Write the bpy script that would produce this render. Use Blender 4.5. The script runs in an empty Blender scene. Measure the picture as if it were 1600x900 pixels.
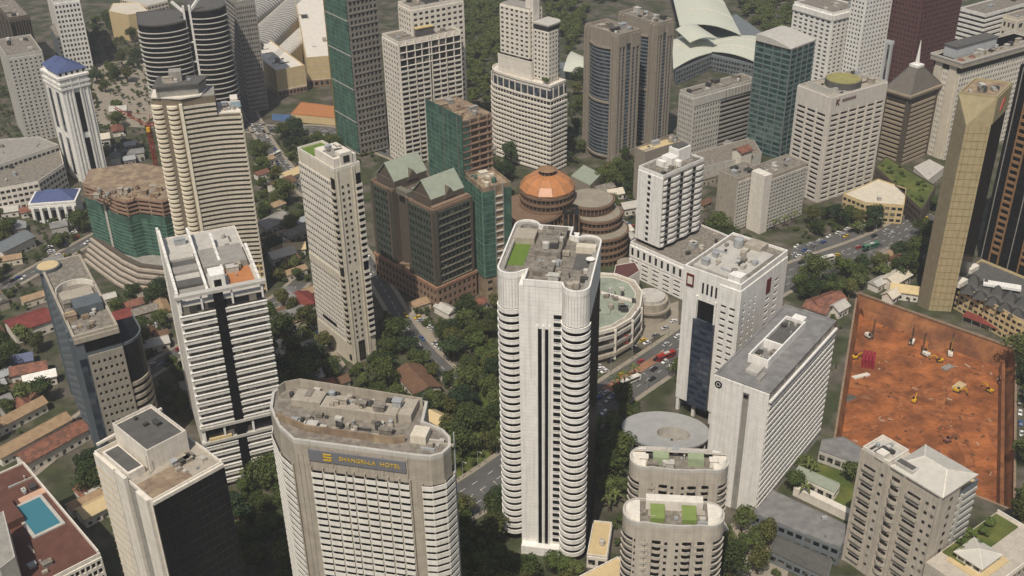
import bpy, math, random
from mathutils import Vector

# ------------------------------------------------------------------ camera
FPX, NADIR = 1720.0, 3000.0
TH = math.atan(FPX / NADIR); PH = -math.atan(50 / 3000); CH = 300.0
FW = Vector((0, math.cos(TH), -math.sin(TH)))
U0 = Vector((0, math.sin(TH), math.cos(TH)))
RT = Vector((1, 0, 0)) * math.cos(PH) + U0 * math.sin(PH)
UPV = Vector((1, 0, 0)) * -math.sin(PH) + U0 * math.cos(PH)
EYE = Vector((0, 0, CH))
sc = bpy.context.scene
cam = bpy.data.cameras.new('camera'); camo = bpy.data.objects.new('camera', cam)
sc.collection.objects.link(camo); sc.camera = camo
from mathutils import Matrix
m = Matrix((RT, UPV, -FW)).transposed().to_4x4(); m.translation = EYE
camo.matrix_world = m
cam.sensor_width = 36; cam.lens = 36 * FPX / 1600; cam.clip_start = 1; cam.clip_end = 9000

# ------------------------------------------------------------------ light
SUN_AZ = math.radians(252)      # direction towards the sun, measured from +X counter-clockwise
SUN_EL = math.radians(58)
w = bpy.data.worlds.new('World'); sc.world = w; w.use_nodes = True
nt = w.node_tree; bg = nt.nodes['Background']
sky = nt.nodes.new('ShaderNodeTexSky'); sky.sky_type = 'NISHITA'; sky.sun_disc = False
sky.sun_elevation = SUN_EL; sky.sun_rotation = math.pi / 2 - SUN_AZ
sky.air_density = 1.2; sky.dust_density = 3.0; sky.ozone_density = 1.0
nt.links.new(sky.outputs[0], bg.inputs[0]); bg.inputs[1].default_value = 0.074
sl = bpy.data.lights.new('sun', 'SUN'); sl.energy = 4.5; sl.angle = math.radians(0.7); sl.color = (1.0, 0.91, 0.79)
so = bpy.data.objects.new('sun', sl); sc.collection.objects.link(so)
so.rotation_euler = Vector((math.cos(SUN_AZ) * math.cos(SUN_EL), math.sin(SUN_AZ) * math.cos(SUN_EL), math.sin(SUN_EL))).to_track_quat('Z', 'Y').to_euler()
so.location = (0, 0, 500)
sc.view_settings.view_transform = 'Standard'; sc.view_settings.look = 'None'
sc.view_settings.exposure = -0.2; sc.view_settings.gamma = 1.0
sc.view_settings.use_curve_mapping = False

# ------------------------------------------------------------------ helpers
COL = sc.collection
R = math.radians
def ray(px, py): return FW + RT * ((px - 800) / FPX) - UPV * ((py - 450) / FPX)
def at(px, py, z=0.0):                      # survey: image point at a known height -> place on the map
    d = ray(px, py); t = (z - CH) / d.z
    return EYE + d * t
def solve_len(F, u, px):                    # length along u from F until the survey column px
    d = F - EYE; A, K = d.dot(RT), d.dot(FW); a, k = u.dot(RT), u.dot(FW); X = px - 800
    return (FPX * A - X * K) / (X * k - FPX * a)
def srgb(r, g, b):
    f = lambda c: c / 12.92 if c <= .04045 else ((c + .055) / 1.055) ** 2.4
    return (f(r / 255), f(g / 255), f(b / 255), 1)

MATS = {}
def _new(name):
    mt = bpy.data.materials.new(name); mt.use_nodes = True
    n = mt.node_tree.nodes; l = mt.node_tree.links
    return mt, n, l, n['Principled BSDF']
def paint(name, col, rough=.75, var=.14, streak=.16, scale=.35, col2=None, c2=.5, bump=0, spec=.3, joint=0):
    """weathered paint / concrete: blotches plus rain streaks with shapes of their own"""
    if name in MATS: return MATS[name]
    mt, n, l, b = _new(name)
    g = n.new('ShaderNodeNewGeometry')
    def noise(sx, sz, det):
        mp = n.new('ShaderNodeMapping'); mp.inputs['Scale'].default_value = (sx, sx, sz)
        l.new(g.outputs['Position'], mp.inputs[0])
        t = n.new('ShaderNodeTexNoise'); t.inputs['Scale'].default_value = 1; t.inputs['Detail'].default_value = det
        l.new(mp.outputs[0], t.inputs[0]); return t.outputs[0]
    def rng(o, a, b2, lo, hi):
        r = n.new('ShaderNodeMapRange'); r.inputs[1].default_value = a; r.inputs[2].default_value = b2
        r.inputs[3].default_value = lo; r.inputs[4].default_value = hi; l.new(o, r.inputs[0]); return r.outputs[0]
    v1 = rng(noise(scale, scale, 5), .3, .7, 1 - var, 1 + var * .6)
    v2 = rng(noise(scale * 3.2, scale * .12, 3), .48, .75, 1.0, 1 - streak)
    mu = n.new('ShaderNodeMath'); mu.operation = 'MULTIPLY'; l.new(v1, mu.inputs[0]); l.new(v2, mu.inputs[1])
    if joint:                                    # horizontal panel joints
        sp = n.new('ShaderNodeSeparateXYZ'); l.new(g.outputs['Position'], sp.inputs[0])
        wr = n.new('ShaderNodeMath'); wr.operation = 'WRAP'; wr.inputs[1].default_value = joint; wr.inputs[2].default_value = 0; l.new(sp.outputs[2], wr.inputs[0])
        lt = n.new('ShaderNodeMath'); lt.operation = 'LESS_THAN'; lt.inputs[1].default_value = .13; l.new(wr.outputs[0], lt.inputs[0])
        m2 = n.new('ShaderNodeMath'); m2.operation = 'MULTIPLY'; l.new(mu.outputs[0], m2.inputs[0]); l.new(rng(lt.outputs[0], 0, 1, 1, .84), m2.inputs[1]); mu = m2
    base = n.new('ShaderNodeMix'); base.data_type = 'RGBA'
    base.inputs[6].default_value = col; base.inputs[7].default_value = col2 or col
    l.new(rng(noise(scale * .55, scale * .55, 4), c2 - .08, c2 + .08, 0, 1), base.inputs[0])
    hs = n.new('ShaderNodeMix'); hs.data_type = 'RGBA'; hs.blend_type = 'MULTIPLY'; hs.inputs[0].default_value = 1
    l.new(base.outputs[2], hs.inputs[6]); l.new(mu.outputs[0], hs.inputs[7])
    l.new(hs.outputs[2], b.inputs['Base Color'])
    b.inputs['Roughness'].default_value = rough; b.inputs['Specular IOR Level'].default_value = spec
    if bump:
        bp = n.new('ShaderNodeBump'); bp.inputs['Strength'].default_value = bump; bp.inputs['Distance'].default_value = .3
        l.new(noise(scale * 4, scale * 4, 6), bp.inputs['Height']); l.new(bp.outputs[0], b.inputs['Normal'])
    MATS[name] = mt; return mt
def glass(name, col=(.02, .026, .032, 1), lite=(.16, .15, .13, 1), amt=.3, rough=.12, cell=2.6, spec=.5):
    """window glass; blinds are drawn behind some panes"""
    if name in MATS: return MATS[name]
    mt, n, l, b = _new(name)
    g = n.new('ShaderNodeNewGeometry'); oi = n.new('ShaderNodeObjectInfo')
    sn = n.new('ShaderNodeVectorMath'); sn.operation = 'SNAP'; sn.inputs[1].default_value = (cell, cell, cell)
    l.new(g.outputs['Position'], sn.inputs[0])
    wn = n.new('ShaderNodeTexWhiteNoise'); wn.noise_dimensions = '4D'
    l.new(sn.outputs[0], wn.inputs['Vector']); l.new(oi.outputs['Random'], wn.inputs['W'])
    r = n.new('ShaderNodeMapRange'); r.inputs[1].default_value = 1 - amt; r.inputs[2].default_value = 1.0
    l.new(wn.outputs[0], r.inputs[0])
    mx = n.new('ShaderNodeMix'); mx.data_type = 'RGBA'; mx.inputs[6].default_value = col; mx.inputs[7].default_value = lite
    l.new(r.outputs[0], mx.inputs[0]); l.new(mx.outputs[2], b.inputs['Base Color'])
    b.inputs['Roughness'].default_value = rough; b.inputs['Specular IOR Level'].default_value = spec
    MATS[name] = mt; return mt
def plain(name, col, rough=.5, metal=0):
    if name in MATS: return MATS[name]
    mt, n, l, b = _new(name); b.inputs['Base Color'].default_value = col
    b.inputs['Roughness'].default_value = rough; b.inputs['Metallic'].default_value = metal
    MATS[name] = mt; return mt

W_ = paint('white_paint', srgb(232, 230, 224), var=.09, streak=.22, joint=1.55)
W2 = paint('warm_white_paint', srgb(220, 214, 202), var=.1, streak=.18, joint=3.1)
CREAM = paint('cream_paint', srgb(208, 200, 182), var=.10, streak=.18)
BEIGE = paint('beige_concrete', srgb(168, 160, 146), var=.14, streak=.24, joint=3.1)
TAUPE = paint('taupe_cladding', srgb(148, 139, 126), var=.1, streak=.16, joint=2.9)
GREY = paint('grey_concrete', srgb(150, 147, 140), var=.16, streak=.22)
LGREY = paint('light_grey_concrete', srgb(186, 183, 175), var=.12, streak=.18)
DGREY = paint('dark_grey_roofing', srgb(92, 91, 88), var=.2, streak=.1)
ROOF = paint('roof_felt', srgb(138, 132, 122), var=.2, streak=.05, scale=.9, col2=srgb(118, 112, 103))
ROOFG = paint('grey_roof_felt', srgb(132, 131, 129), var=.14, streak=.05, scale=.4, col2=srgb(120, 119, 118))
BROWN = paint('brown_cladding', srgb(93, 85, 75), var=.12, streak=.12)
REDB = paint('red_brown_brick', srgb(138, 116, 98), var=.14, streak=.12)
MAROON = paint('maroon_cladding', srgb(92, 60, 56), var=.1, streak=.1)
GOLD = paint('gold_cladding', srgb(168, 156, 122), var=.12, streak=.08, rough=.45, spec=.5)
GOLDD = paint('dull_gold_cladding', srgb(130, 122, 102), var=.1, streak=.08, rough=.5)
TAN = paint('tan_stone', srgb(200, 180, 138), var=.08, streak=.1)
NET = paint('green_safety_net', srgb(78, 110, 95), var=.35, streak=.4, scale=.3, col2=srgb(64, 92, 82))
NETD = paint('dark_green_net', srgb(72, 80, 70), var=.22, streak=.2, scale=.25)
COPG = paint('verdigris_roof', srgb(150, 158, 142), var=.1, streak=.14)
BLUE = paint('blue_tiled_roof', srgb(78, 90, 128), var=.12, streak=.06)
RTILE = paint('red_tiled_roof', srgb(140, 94, 76), var=.3, streak=.25, scale=.8, col2=srgb(112, 80, 68))
RMET = paint('red_metal_roof', srgb(120, 60, 54), var=.25, streak=.1)
SLATE = paint('slate_roof', srgb(104, 99, 92), var=.16, streak=.12)
BGREY = paint('blue_grey_cladding', srgb(112, 119, 122), var=.12, streak=.1)
RAW = paint('raw_concrete', srgb(158, 140, 116), var=.25, streak=.25, col2=srgb(136, 118, 100))
COPPER = paint('copper_roof', srgb(188, 128, 80), var=.15, streak=.15, rough=.28, spec=.8)
LIME = paint('lime_awning', srgb(116, 134, 72), var=.12, streak=.05)
TURF = paint('roof_turf', srgb(100, 124, 54), var=.2, streak=0, scale=1.2)
BLACK = plain('black_cladding', (.012, .013, .014, 1), .25)
DK = paint('dark_plant', srgb(70, 70, 68), var=.2, streak=.1)
STEEL = paint('galvanised_steel', srgb(160, 163, 164), var=.1, streak=.12, rough=.4)
YEL = paint('yellow_machine_paint', srgb(206, 160, 40), var=.12, streak=.1)
REDP = paint('red_steel_paint', srgb(150, 50, 44), var=.1, streak=.1)
BANDG = paint('weathered_white_band', srgb(222, 219, 210), var=.1, streak=.2)
G1 = glass('window_glass', (.014, .016, .018, 1), (.20, .185, .155, 1), .3, .2, spec=.4); G2 = glass('blue_glass', (.02, .03, .045, 1), (.08, .095, .115, 1), .5, .06, spec=.8)
G3 = glass('green_glass', (.02, .045, .044, 1), (.10, .14, .135, 1), .5, .06, 3.2, spec=.8)
G4 = glass('black_glass', (.008, .009, .010, 1), (.016, .016, .016, 1), .5, .3, spec=.15)
G5 = glass('brown_glass', (.020, .017, .014, 1), (.07, .06, .05, 1), .35, .2, spec=.3)
DARK = plain('dark_recess', (.022, .022, .022, 1), .8)

CACHE = {}
def mesh(name, v, f, mat, key=None, smooth=False):
    if key is not None and (name, key) in CACHE: return CACHE[(name, key)]
    me = bpy.data.meshes.new(name); me.from_pydata(v, [], f); me.materials.append(mat)
    if smooth:
        for p in me.polygons: p.use_smooth = True
    me.update()
    if key is not None: CACHE[(name, key)] = me
    return me
def q(x): return round(x, 3)
class MB:
    """collects boxes / prisms into one mesh"""
    def __init__(s): s.v = []; s.f = []
    def prism(s, o, z0, z1, top=None):
        n = len(o); b = len(s.v); t = top or o
        s.v += [(x, y, z0) for x, y in o] + [(x, y, z1) for x, y in t]
        s.f.append(tuple(b + n - 1 - i for i in range(n))); s.f.append(tuple(b + n + i for i in range(n)))
        for i in range(n):
            j = (i + 1) % n; s.f.append((b + i, b + j, b + n + j, b + n + i))
        return s
    def box(s, x0, y0, z0, x1, y1, z1): return s.prism([(x0, y0), (x1, y0), (x1, y1), (x0, y1)], z0, z1)
    def hexa(s, p):                        # eight corners, bottom ring then top ring
        b = len(s.v); s.v += [tuple(x) for x in p]
        s.f += [(b + 3, b + 2, b + 1, b), (b + 4, b + 5, b + 6, b + 7)] + [(b + i, b + (i + 1) % 4, b + 4 + (i + 1) % 4, b + 4 + i) for i in range(4)]
        return s
    def bar(s, a, c, w, h=None):
        a, c = Vector(a), Vector(c); h = h or w; d = (c - a).normalized()
        sd = d.cross(Vector((0, 0, 1)));
        if sd.length < .01: sd = Vector((1, 0, 0))
        sd.normalize(); up = sd.cross(d).normalized()
        ring = lambda p: [p - sd * w / 2 - up * h / 2, p + sd * w / 2 - up * h / 2, p + sd * w / 2 + up * h / 2, p - sd * w / 2 + up * h / 2]
        return s.hexa(ring(a) + ring(c))
    def cyl(s, x, y, z0, z1, r, n=12, r2=None):
        o = [(x + r * math.cos(i * 2 * math.pi / n), y + r * math.sin(i * 2 * math.pi / n)) for i in range(n)]
        k = r if r2 is None else max(r2, .01)
        t = [(x + k * math.cos(i * 2 * math.pi / n), y + k * math.sin(i * 2 * math.pi / n)) for i in range(n)]
        return s.prism(o, z0, z1, t)
    def strip(s, pts, z0, z1, t0, t1, closed=False):
        """wall that follows a line of points, from offset t0 to t1 on its right-hand (outer) side"""
        a = offs(pts, t0, closed); c = offs(pts, t1, closed); n = len(pts); b = len(s.v)
        for i in range(n):
            s.v += [(a[i][0], a[i][1], z0), (c[i][0], c[i][1], z0), (c[i][0], c[i][1], z1), (a[i][0], a[i][1], z1)]
        for i in range(n if closed else n - 1):
            j = (i + 1) % n
            for k in range(4):
                k2 = (k + 1) % 4
                s.f.append((b + 4 * i + k, b + 4 * j + k, b + 4 * j + k2, b + 4 * i + k2))
        if not closed:
            s.f.append((b + 3, b + 2, b + 1, b)); e = b + 4 * (n - 1); s.f.append((e, e + 1, e + 2, e + 3))
        return s
    def mesh(s, name, mat, key=None, smooth=False): return mesh(name, s.v, s.f, mat, key, smooth)
def offs(pts, d, closed):
    n = len(pts); out = []
    for i in range(n):
        p = Vector(pts[i]).to_2d() if len(pts[i]) > 2 else Vector(pts[i])
        ds = []
        if closed or i > 0: ds.append((p - Vector(pts[i - 1])).normalized())
        if closed or i < n - 1: ds.append((Vector(pts[(i + 1) % n]) - p).normalized())
        ns = [Vector((e.y, -e.x)) for e in ds]
        nn = sum(ns, Vector((0, 0)))
        nn.normalize(); k = 1 / max(.35, nn.dot(ns[0]))
        out.append((p.x + nn.x * d * k, p.y + nn.y * d * k))
    return out
def arc(cx, cy, r, a0, a1, n, ry=None):
    ry = ry or r
    return [(cx + r * math.cos(R(a0 + (a1 - a0) * i / n)), cy + ry * math.sin(R(a0 + (a1 - a0) * i / n))) for i in range(n + 1)]
def boxm(w_, d_, h_, mat, name='block'):    # centred in x and y, base at 0
    key = (q(w_), q(d_), q(h_), mat.name)
    if (name, key) in CACHE: return CACHE[(name, key)]
    return MB().box(-w_ / 2, -d_ / 2, 0, w_ / 2, d_ / 2, h_).mesh(name, mat, key)

FOOT = []                                    # ground already taken (world polygons)
def inside(x, y, poly):
    c = False; n = len(poly)
    for i in range(n):
        x1, y1 = poly[i]; x2, y2 = poly[i - 1]
        if (y1 > y) != (y2 > y) and x < (x2 - x1) * (y - y1) / (y2 - y1) + x1: c = not c
    return c
BB = []
def taken(x, y):
    while len(BB) < len(FOOT):
        p = FOOT[len(BB)]; xs = [a for a, b in p]; ys = [b for a, b in p]; BB.append((min(xs), max(xs), min(ys), max(ys)))
    return any(b[0] < x < b[1] and b[2] < y < b[3] and inside(x, y, f) for b, f in zip(BB, FOOT))
class Thing:
    def __init__(s, name, label, cat, loc, rz=0, group=None):
        e = bpy.data.objects.new(name, None); COL.objects.link(e); e.empty_display_size = 1
        e.location = loc; e.rotation_euler = (0, 0, rz)
        e['label'] = label; e['category'] = cat
        if group: e['group'] = group
        s.e = e; s.loc = Vector(loc); s.rz = rz
    def add(s, name, me, loc=(0, 0, 0), rz=0, parent=None, kind=None, label=None, scale=None):
        o = bpy.data.objects.new(name, me); COL.objects.link(o); o.parent = parent or s.e
        o.location = loc; o.rotation_euler = (0, 0, rz)
        if scale: o.scale = scale
        if kind: o['kind'] = kind
        if label: o['label'] = label
        return o
    def world(s, x, y):
        c, n = math.cos(s.rz), math.sin(s.rz); return (s.loc.x + c * x - n * y, s.loc.y + n * x + c * y)
    def take(s, outline, grow=1.5):
        FOOT.append([s.world(*p) for p in offs(outline, grow, True)])
    # ---- sides of a rectangular plan: R front-right, L front-left, E right-back, B back
    def side(s, k):
        if isinstance(k, tuple):
            (x0, y0), (x1, y1) = k; return (x0, y0), math.atan2(y1 - y0, x1 - x0), math.hypot(x1 - x0, y1 - y0)
        w_, d_ = s.w, s.d
        return {'R': ((0, 0), 0, w_), 'L': ((0, d_), -math.pi / 2, d_), 'B': ((w_, d_), math.pi, w_), 'E': ((w_, 0), math.pi / 2, d_)}[k]
    def onside(s, k, t, out, z):
        (x, y), a, ln = s.side(k)
        return (x + math.cos(a) * t + math.sin(a) * out, y + math.sin(a) * t - math.cos(a) * out, z)
    def body(s, z0, z1, mat, outline=None, name='wall', take=True, parent=None):
        o = outline or [(0, 0), (s.w, 0), (s.w, s.d), (0, s.d)]
        if take and z0 < 12: s.take(o)
        return s.add(name, MB().prism(o, z0, z1).mesh(name, mat), parent=parent)
    def grid(s, k, z0, z1, nx, nz, ww, wh, wall, gl, m=(0, 0, 0, 0), dep=.35, solo=True, t0=0, t1=None, sill=.5, wname='window', xs=None, skip=None):
        """wall with real openings and a pane in each"""
        p, a, ln = s.side(k); t1 = ln if t1 is None else t1; W = t1 - t0; H = z1 - z0
        if xs is None:
            cw = (W - m[0] - m[1]) / nx
            xs = [(m[0] + cw * (i + .5 - ww / 2), m[0] + cw * (i + .5 + ww / 2)) for i in range(nx)]
        chh = (H - m[2] - m[3]) / nz
        zs = [(m[2] + chh * (i + (1 - wh) * sill), m[2] + chh * (i + (1 - wh) * sill + wh)) for i in range(nz)]
        X = [0] + [x for pr in xs for x in pr] + [W]; Z = [0] + [x for pr in zs for x in pr] + [H]
        v = []; f = []
        def quad(*pp): b = len(v); v.extend(pp); f.append((b, b + 1, b + 2, b + 3))
        for i in range(len(X) - 1):
            if i % 2 == 0: quad((X[i], -dep, 0), (X[i + 1], -dep, 0), (X[i + 1], -dep, H), (X[i], -dep, H)); continue
            for j in range(len(Z) - 1):
                x0, x1, za, zb = X[i], X[i + 1], Z[j], Z[j + 1]
                hole = j % 2 == 1 and not (skip and skip(i // 2, j // 2))
                if not hole: quad((x0, -dep, za), (x1, -dep, za), (x1, -dep, zb), (x0, -dep, zb))
                else:
                    quad((x0, -dep, za), (x0, -dep, zb), (x0, 0, zb), (x0, 0, za)); quad((x1, -dep, zb), (x1, -dep, za), (x1, 0, za), (x1, 0, zb))
                    quad((x0, -dep, za), (x0, 0, za), (x1, 0, za), (x1, -dep, za)); quad((x0, 0, zb), (x0, -dep, zb), (x1, -dep, zb), (x1, 0, zb))
        quad((0, 0, H), (0, -dep, H), (W, -dep, H), (W, 0, H)); quad((0, -dep, 0), (0, 0, 0), (W, 0, 0), (W, -dep, 0))
        quad((0, 0, 0), (0, -dep, 0), (0, -dep, H), (0, 0, H)); quad((W, -dep, 0), (W, 0, 0), (W, 0, H), (W, -dep, H))
        L0 = s.onside(k, t0, 0, z0)
        wo = s.add('wall_face', mesh('wall_face', v, f, wall), L0, a)
        mb = MB()
        for i, (x0, x1) in enumerate(xs):
            for j, (za, zb) in enumerate(zs):
                if skip and skip(i, j): continue
                if solo: s.add(wname, boxm(x1 - x0 - .04, .08, zb - za - .04, gl, 'pane'), s.onside(k, t0 + (x0 + x1) / 2, .06, z0 + za + .02), a)
                else: mb.box(x0 + .02, -.1, za + .02, x1 - .02, -.02, zb - .02)
        if not solo: s.add('window_panes', mb.mesh('window_panes', gl), L0, a, kind='stuff')
        return wo
    def bands(s, k, z0, n, pitch, bh, proud, mat, t0=0, t1=None, name='spandrel', solo=True, skip=()):
        p, a, ln = s.side(k); t1 = ln if t1 is None else t1
        me = boxm(t1 - t0, proud + .05, bh, mat, 'band'); mb = MB()
        for i in range(n):
            if i in skip: continue
            if solo: s.add(name, me, s.onside(k, (t0 + t1) / 2, (proud - .05) / 2, z0 + i * pitch), a)
            else: mb.box(t0, -proud, i * pitch, t1, .05, i * pitch + bh)
        if not solo: s.add(name + '_rows', mb.mesh('bands', mat), s.onside(k, 0, 0, z0), a, kind='stuff')
    def fins(s, k, ts, z0, z1, wd, proud, mat, name='pier', solo=True):
        p, a, ln = s.side(k); me = boxm(wd, proud + .05, z1 - z0, mat, 'fin'); mb = MB()
        for t in ts:
            if solo: s.add(name, me, s.onside(k, t, (proud - .05) / 2, z0), a)
            else: mb.box(t - wd / 2, -proud, 0, t + wd / 2, .05, z1 - z0)
        if not solo: s.add(name + '_rows', mb.mesh('fins', mat), s.onside(k, 0, 0, z0), a, kind='stuff')
    def roof(s, z, mat, outline=None, ph=1.1, pt=.4, pm=None, out=0.02):
        o = outline or [(0, 0), (s.w, 0), (s.w, s.d), (0, s.d)]
        r = s.add('roof', MB().prism(offs(o, -.06, True), z - .02, z + .14).mesh('roof', mat))
        if ph: s.add('parapet', MB().strip(o, z - .3, z + ph, -pt, out, True).mesh('parapet', pm or mat), parent=r)
        s.zr = z + .14; return r
    def clutter(s, r, x0, y0, x1, y1, z, n, seed, mats=None, big=1.0):
        rd = random.Random(seed)
        mats = mats or [LGREY, STEEL, DK, ROOF, BEIGE]
        for i in range(n):
            x, y = rd.uniform(x0, x1), rd.uniform(y0, y1); k = rd.random(); a = rd.choice((0, 0, math.pi / 2))
            if k < .45:
                d = rd.choice((1.2, 1.8, 2.6)) * big
                s.add('air_conditioner', acm(d, rd.choice(mats)), (x, y, z), a, r)
            elif k < .6: s.add('water_tank', tank(rd.choice((.9, 1.3)) * big, rd.choice(mats)), (x, y, z), 0, r)
            elif k < .75: s.add('duct', boxm(rd.choice((3, 5, 7)) * big, .6, .7, rd.choice(mats), 'duct'), (x, y, z), a, r)
            elif k < .9:
                s.add('plant_room', hut(rd.choice((2.5, 3.5, 4.5)) * big, rd.choice((2.2, 3)) * big, rd.choice((2, 2.6)) * big, rd.choice(mats)), (x, y, z), a, r)
            else: s.add('vent_pipe', ventm(rd.choice(mats)), (x, y, z), 0, r)
def acm(d, mat):
    key = (q(d), mat.name)
    if ('ac', key) in CACHE: return CACHE[('ac', key)]
    b = MB().box(-d / 2, -d * .35, .25, d / 2, d * .35, .25 + d * .55)
    for sx in (-1, 1): b.box(sx * d * .4 - .08, -d * .3, 0, sx * d * .4 + .08, d * .3, .25)
    b.cyl(-d * .22, 0, .25 + d * .55, .33 + d * .55, d * .19, 10); b.cyl(d * .22, 0, .25 + d * .55, .33 + d * .55, d * .19, 10)
    return b.mesh('ac', mat, key)
def tank(r, mat):
    key = (q(r), mat.name)
    if ('tank', key) in CACHE: return CACHE[('tank', key)]
    b = MB().cyl(0, 0, .4, .4 + r * 1.7, r, 12).cyl(0, 0, .4 + r * 1.7, .4 + r * 2, r, 12, r * .3)
    for sx, sy in ((1, 1), (1, -1), (-1, 1), (-1, -1)): b.box(sx * r * .6 - .1, sy * r * .6 - .1, 0, sx * r * .6 + .1, sy * r * .6 + .1, .42)
    return b.mesh('tank', mat, key)
def hut(a, b_, h, mat):
    key = (q(a), q(b_), q(h), mat.name)
    if ('hut', key) in CACHE: return CACHE[('hut', key)]
    return MB().box(-a / 2, -b_ / 2, 0, a / 2, b_ / 2, h).box(-a / 2 - .2, -b_ / 2 - .2, h, a / 2 + .2, b_ / 2 + .2, h + .2).box(-.4, -b_ / 2 - .06, .1, .4, -b_ / 2, h * .8).mesh('hut', mat, key)
def ventm(mat):
    if ('vent', mat.name) in CACHE: return CACHE[('vent', mat.name)]
    return MB().cyl(0, 0, 0, 1.6, .22, 8).cyl(0, 0, 1.6, 1.9, .4, 8, .15).mesh('vent', mat, mat.name)
def frame3(F, L, Rr, h, ang=None, zb=0):
    """rectangular plan surveyed from three roof corners at height h"""
    f = at(*F, h); u = (at(*Rr, h) - f); v = (at(*L, h) - f)
    if ang is None:
        au, av = math.atan2(u.y, u.x), math.atan2(v.y, v.x)
        if av < au: av += 2 * math.pi
        ang = (au + av) / 2 - math.pi / 4
    U = Vector((math.cos(ang), math.sin(ang), 0)); V = Vector((-U.y, U.x, 0))
    return f, ang, solve_len(f, U, Rr[0]), solve_len(f, V, L[0])
def bld(name, label, F, L, Rr, h, ang=None, w_=None, d_=None, cat='building', zb=0, group=None):
    f, a, ww, dd = frame3(F, L, Rr, h, ang)
    t = Thing(name, label, cat, (f.x, f.y, zb), a, group); t.w = w_ or abs(ww); t.d = d_ or abs(dd); t.h = h - zb
    print(name, 'w %.1f d %.1f h %.1f ang %.0f at (%.0f,%.0f)' % (t.w, t.d, t.h, math.degrees(a), f.x, f.y))
    return t
def ptext(t, s, size, mat, loc, rz, depth=.08, parent=None, name='lettering', tilt=90):
    c = bpy.data.curves.new(name, 'FONT'); c.body = s; c.size = size; c.extrude = depth; c.align_x = 'CENTER'; c.align_y = 'CENTER'
    tmp = bpy.data.objects.new('tmp_text', c); COL.objects.link(tmp)
    dg = bpy.context.evaluated_depsgraph_get(); me = bpy.data.meshes.new_from_object(tmp.evaluated_get(dg))
    bpy.data.objects.remove(tmp); bpy.data.curves.remove(c)
    me.materials.clear(); me.materials.append(mat)
    o = t.add(name, me, loc, rz, parent); o.rotation_euler = (R(tilt), 0, rz); return o
def struct(name, me, loc=(0, 0, 0), kind='structure', label=None):
    o = bpy.data.objects.new(name, me); COL.objects.link(o); o.location = loc; o['kind'] = kind
    if label: o['label'] = label
    return o

# ================================================================== ground, roads, pit
GR = paint('town_ground', srgb(98, 92, 82), var=.4, streak=0, scale=.12, col2=srgb(66, 71, 47), c2=.48)
ASPH = paint('asphalt', srgb(92, 91, 89), var=.18, streak=.0, scale=.12)
CONC = paint('pavement_concrete', srgb(148, 140, 126), var=.16, streak=0, scale=.2)
EARTH = paint('red_earth', srgb(160, 98, 57), var=.38, streak=0, scale=.16, col2=srgb(134, 82, 50), bump=2.5)
EARTHW = paint('red_earth_bank', srgb(124, 82, 56), var=.3, streak=.3, scale=.15, col2=srgb(146, 98, 62))
LINE = plain('road_paint', (.6, .6, .57, 1), .7)
GRASS = paint('lawn_grass', srgb(78, 92, 42), var=.3, streak=0, scale=.15, col2=srgb(98, 104, 52))
PIT = [(140, 385), (200, 336), (249, 455), (186, 513)]; PZ = -9
PIN = [(144, 386), (199, 342), (244, 454), (187, 506)]
O = [(-4000, -300), (4000, -300), (4000, 6000), (-4000, 6000)]
struct('ground', mesh('ground', [(x, y, 0) for x, y in O + PIT], [(i, (i + 1) % 4, 4 + (i + 1) % 4, 4 + i) for i in range(4)], GR))
pit = struct('excavation_pit', mesh('pit_floor', [(x, y, PZ) for x, y in PIN], [(0, 1, 2, 3)], EARTH))
def child(par, name, me, loc=(0, 0, 0), rz=0, kind=None):
    o = bpy.data.objects.new(name, me); COL.objects.link(o); o.parent = par; o.location = loc; o.rotation_euler = (0, 0, rz)
    if kind: o['kind'] = kind
    return o
for i in range(4):
    j = (i + 1) % 4
    child(pit, 'earth_bank', mesh('bank', [(*PIT[i], .02), (*PIT[j], .02), (*PIN[j], PZ - .05), (*PIN[i], PZ - .05)], [(0, 1, 2, 3)], EARTHW))
    child(pit, 'capping_beam', MB().strip([PIT[j], PIT[i]], -.6, .35, -.1, .9).mesh('cap', paint('dirty_beam', srgb(142, 122, 102), var=.25)))
FOOT.append(PIT)
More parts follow.
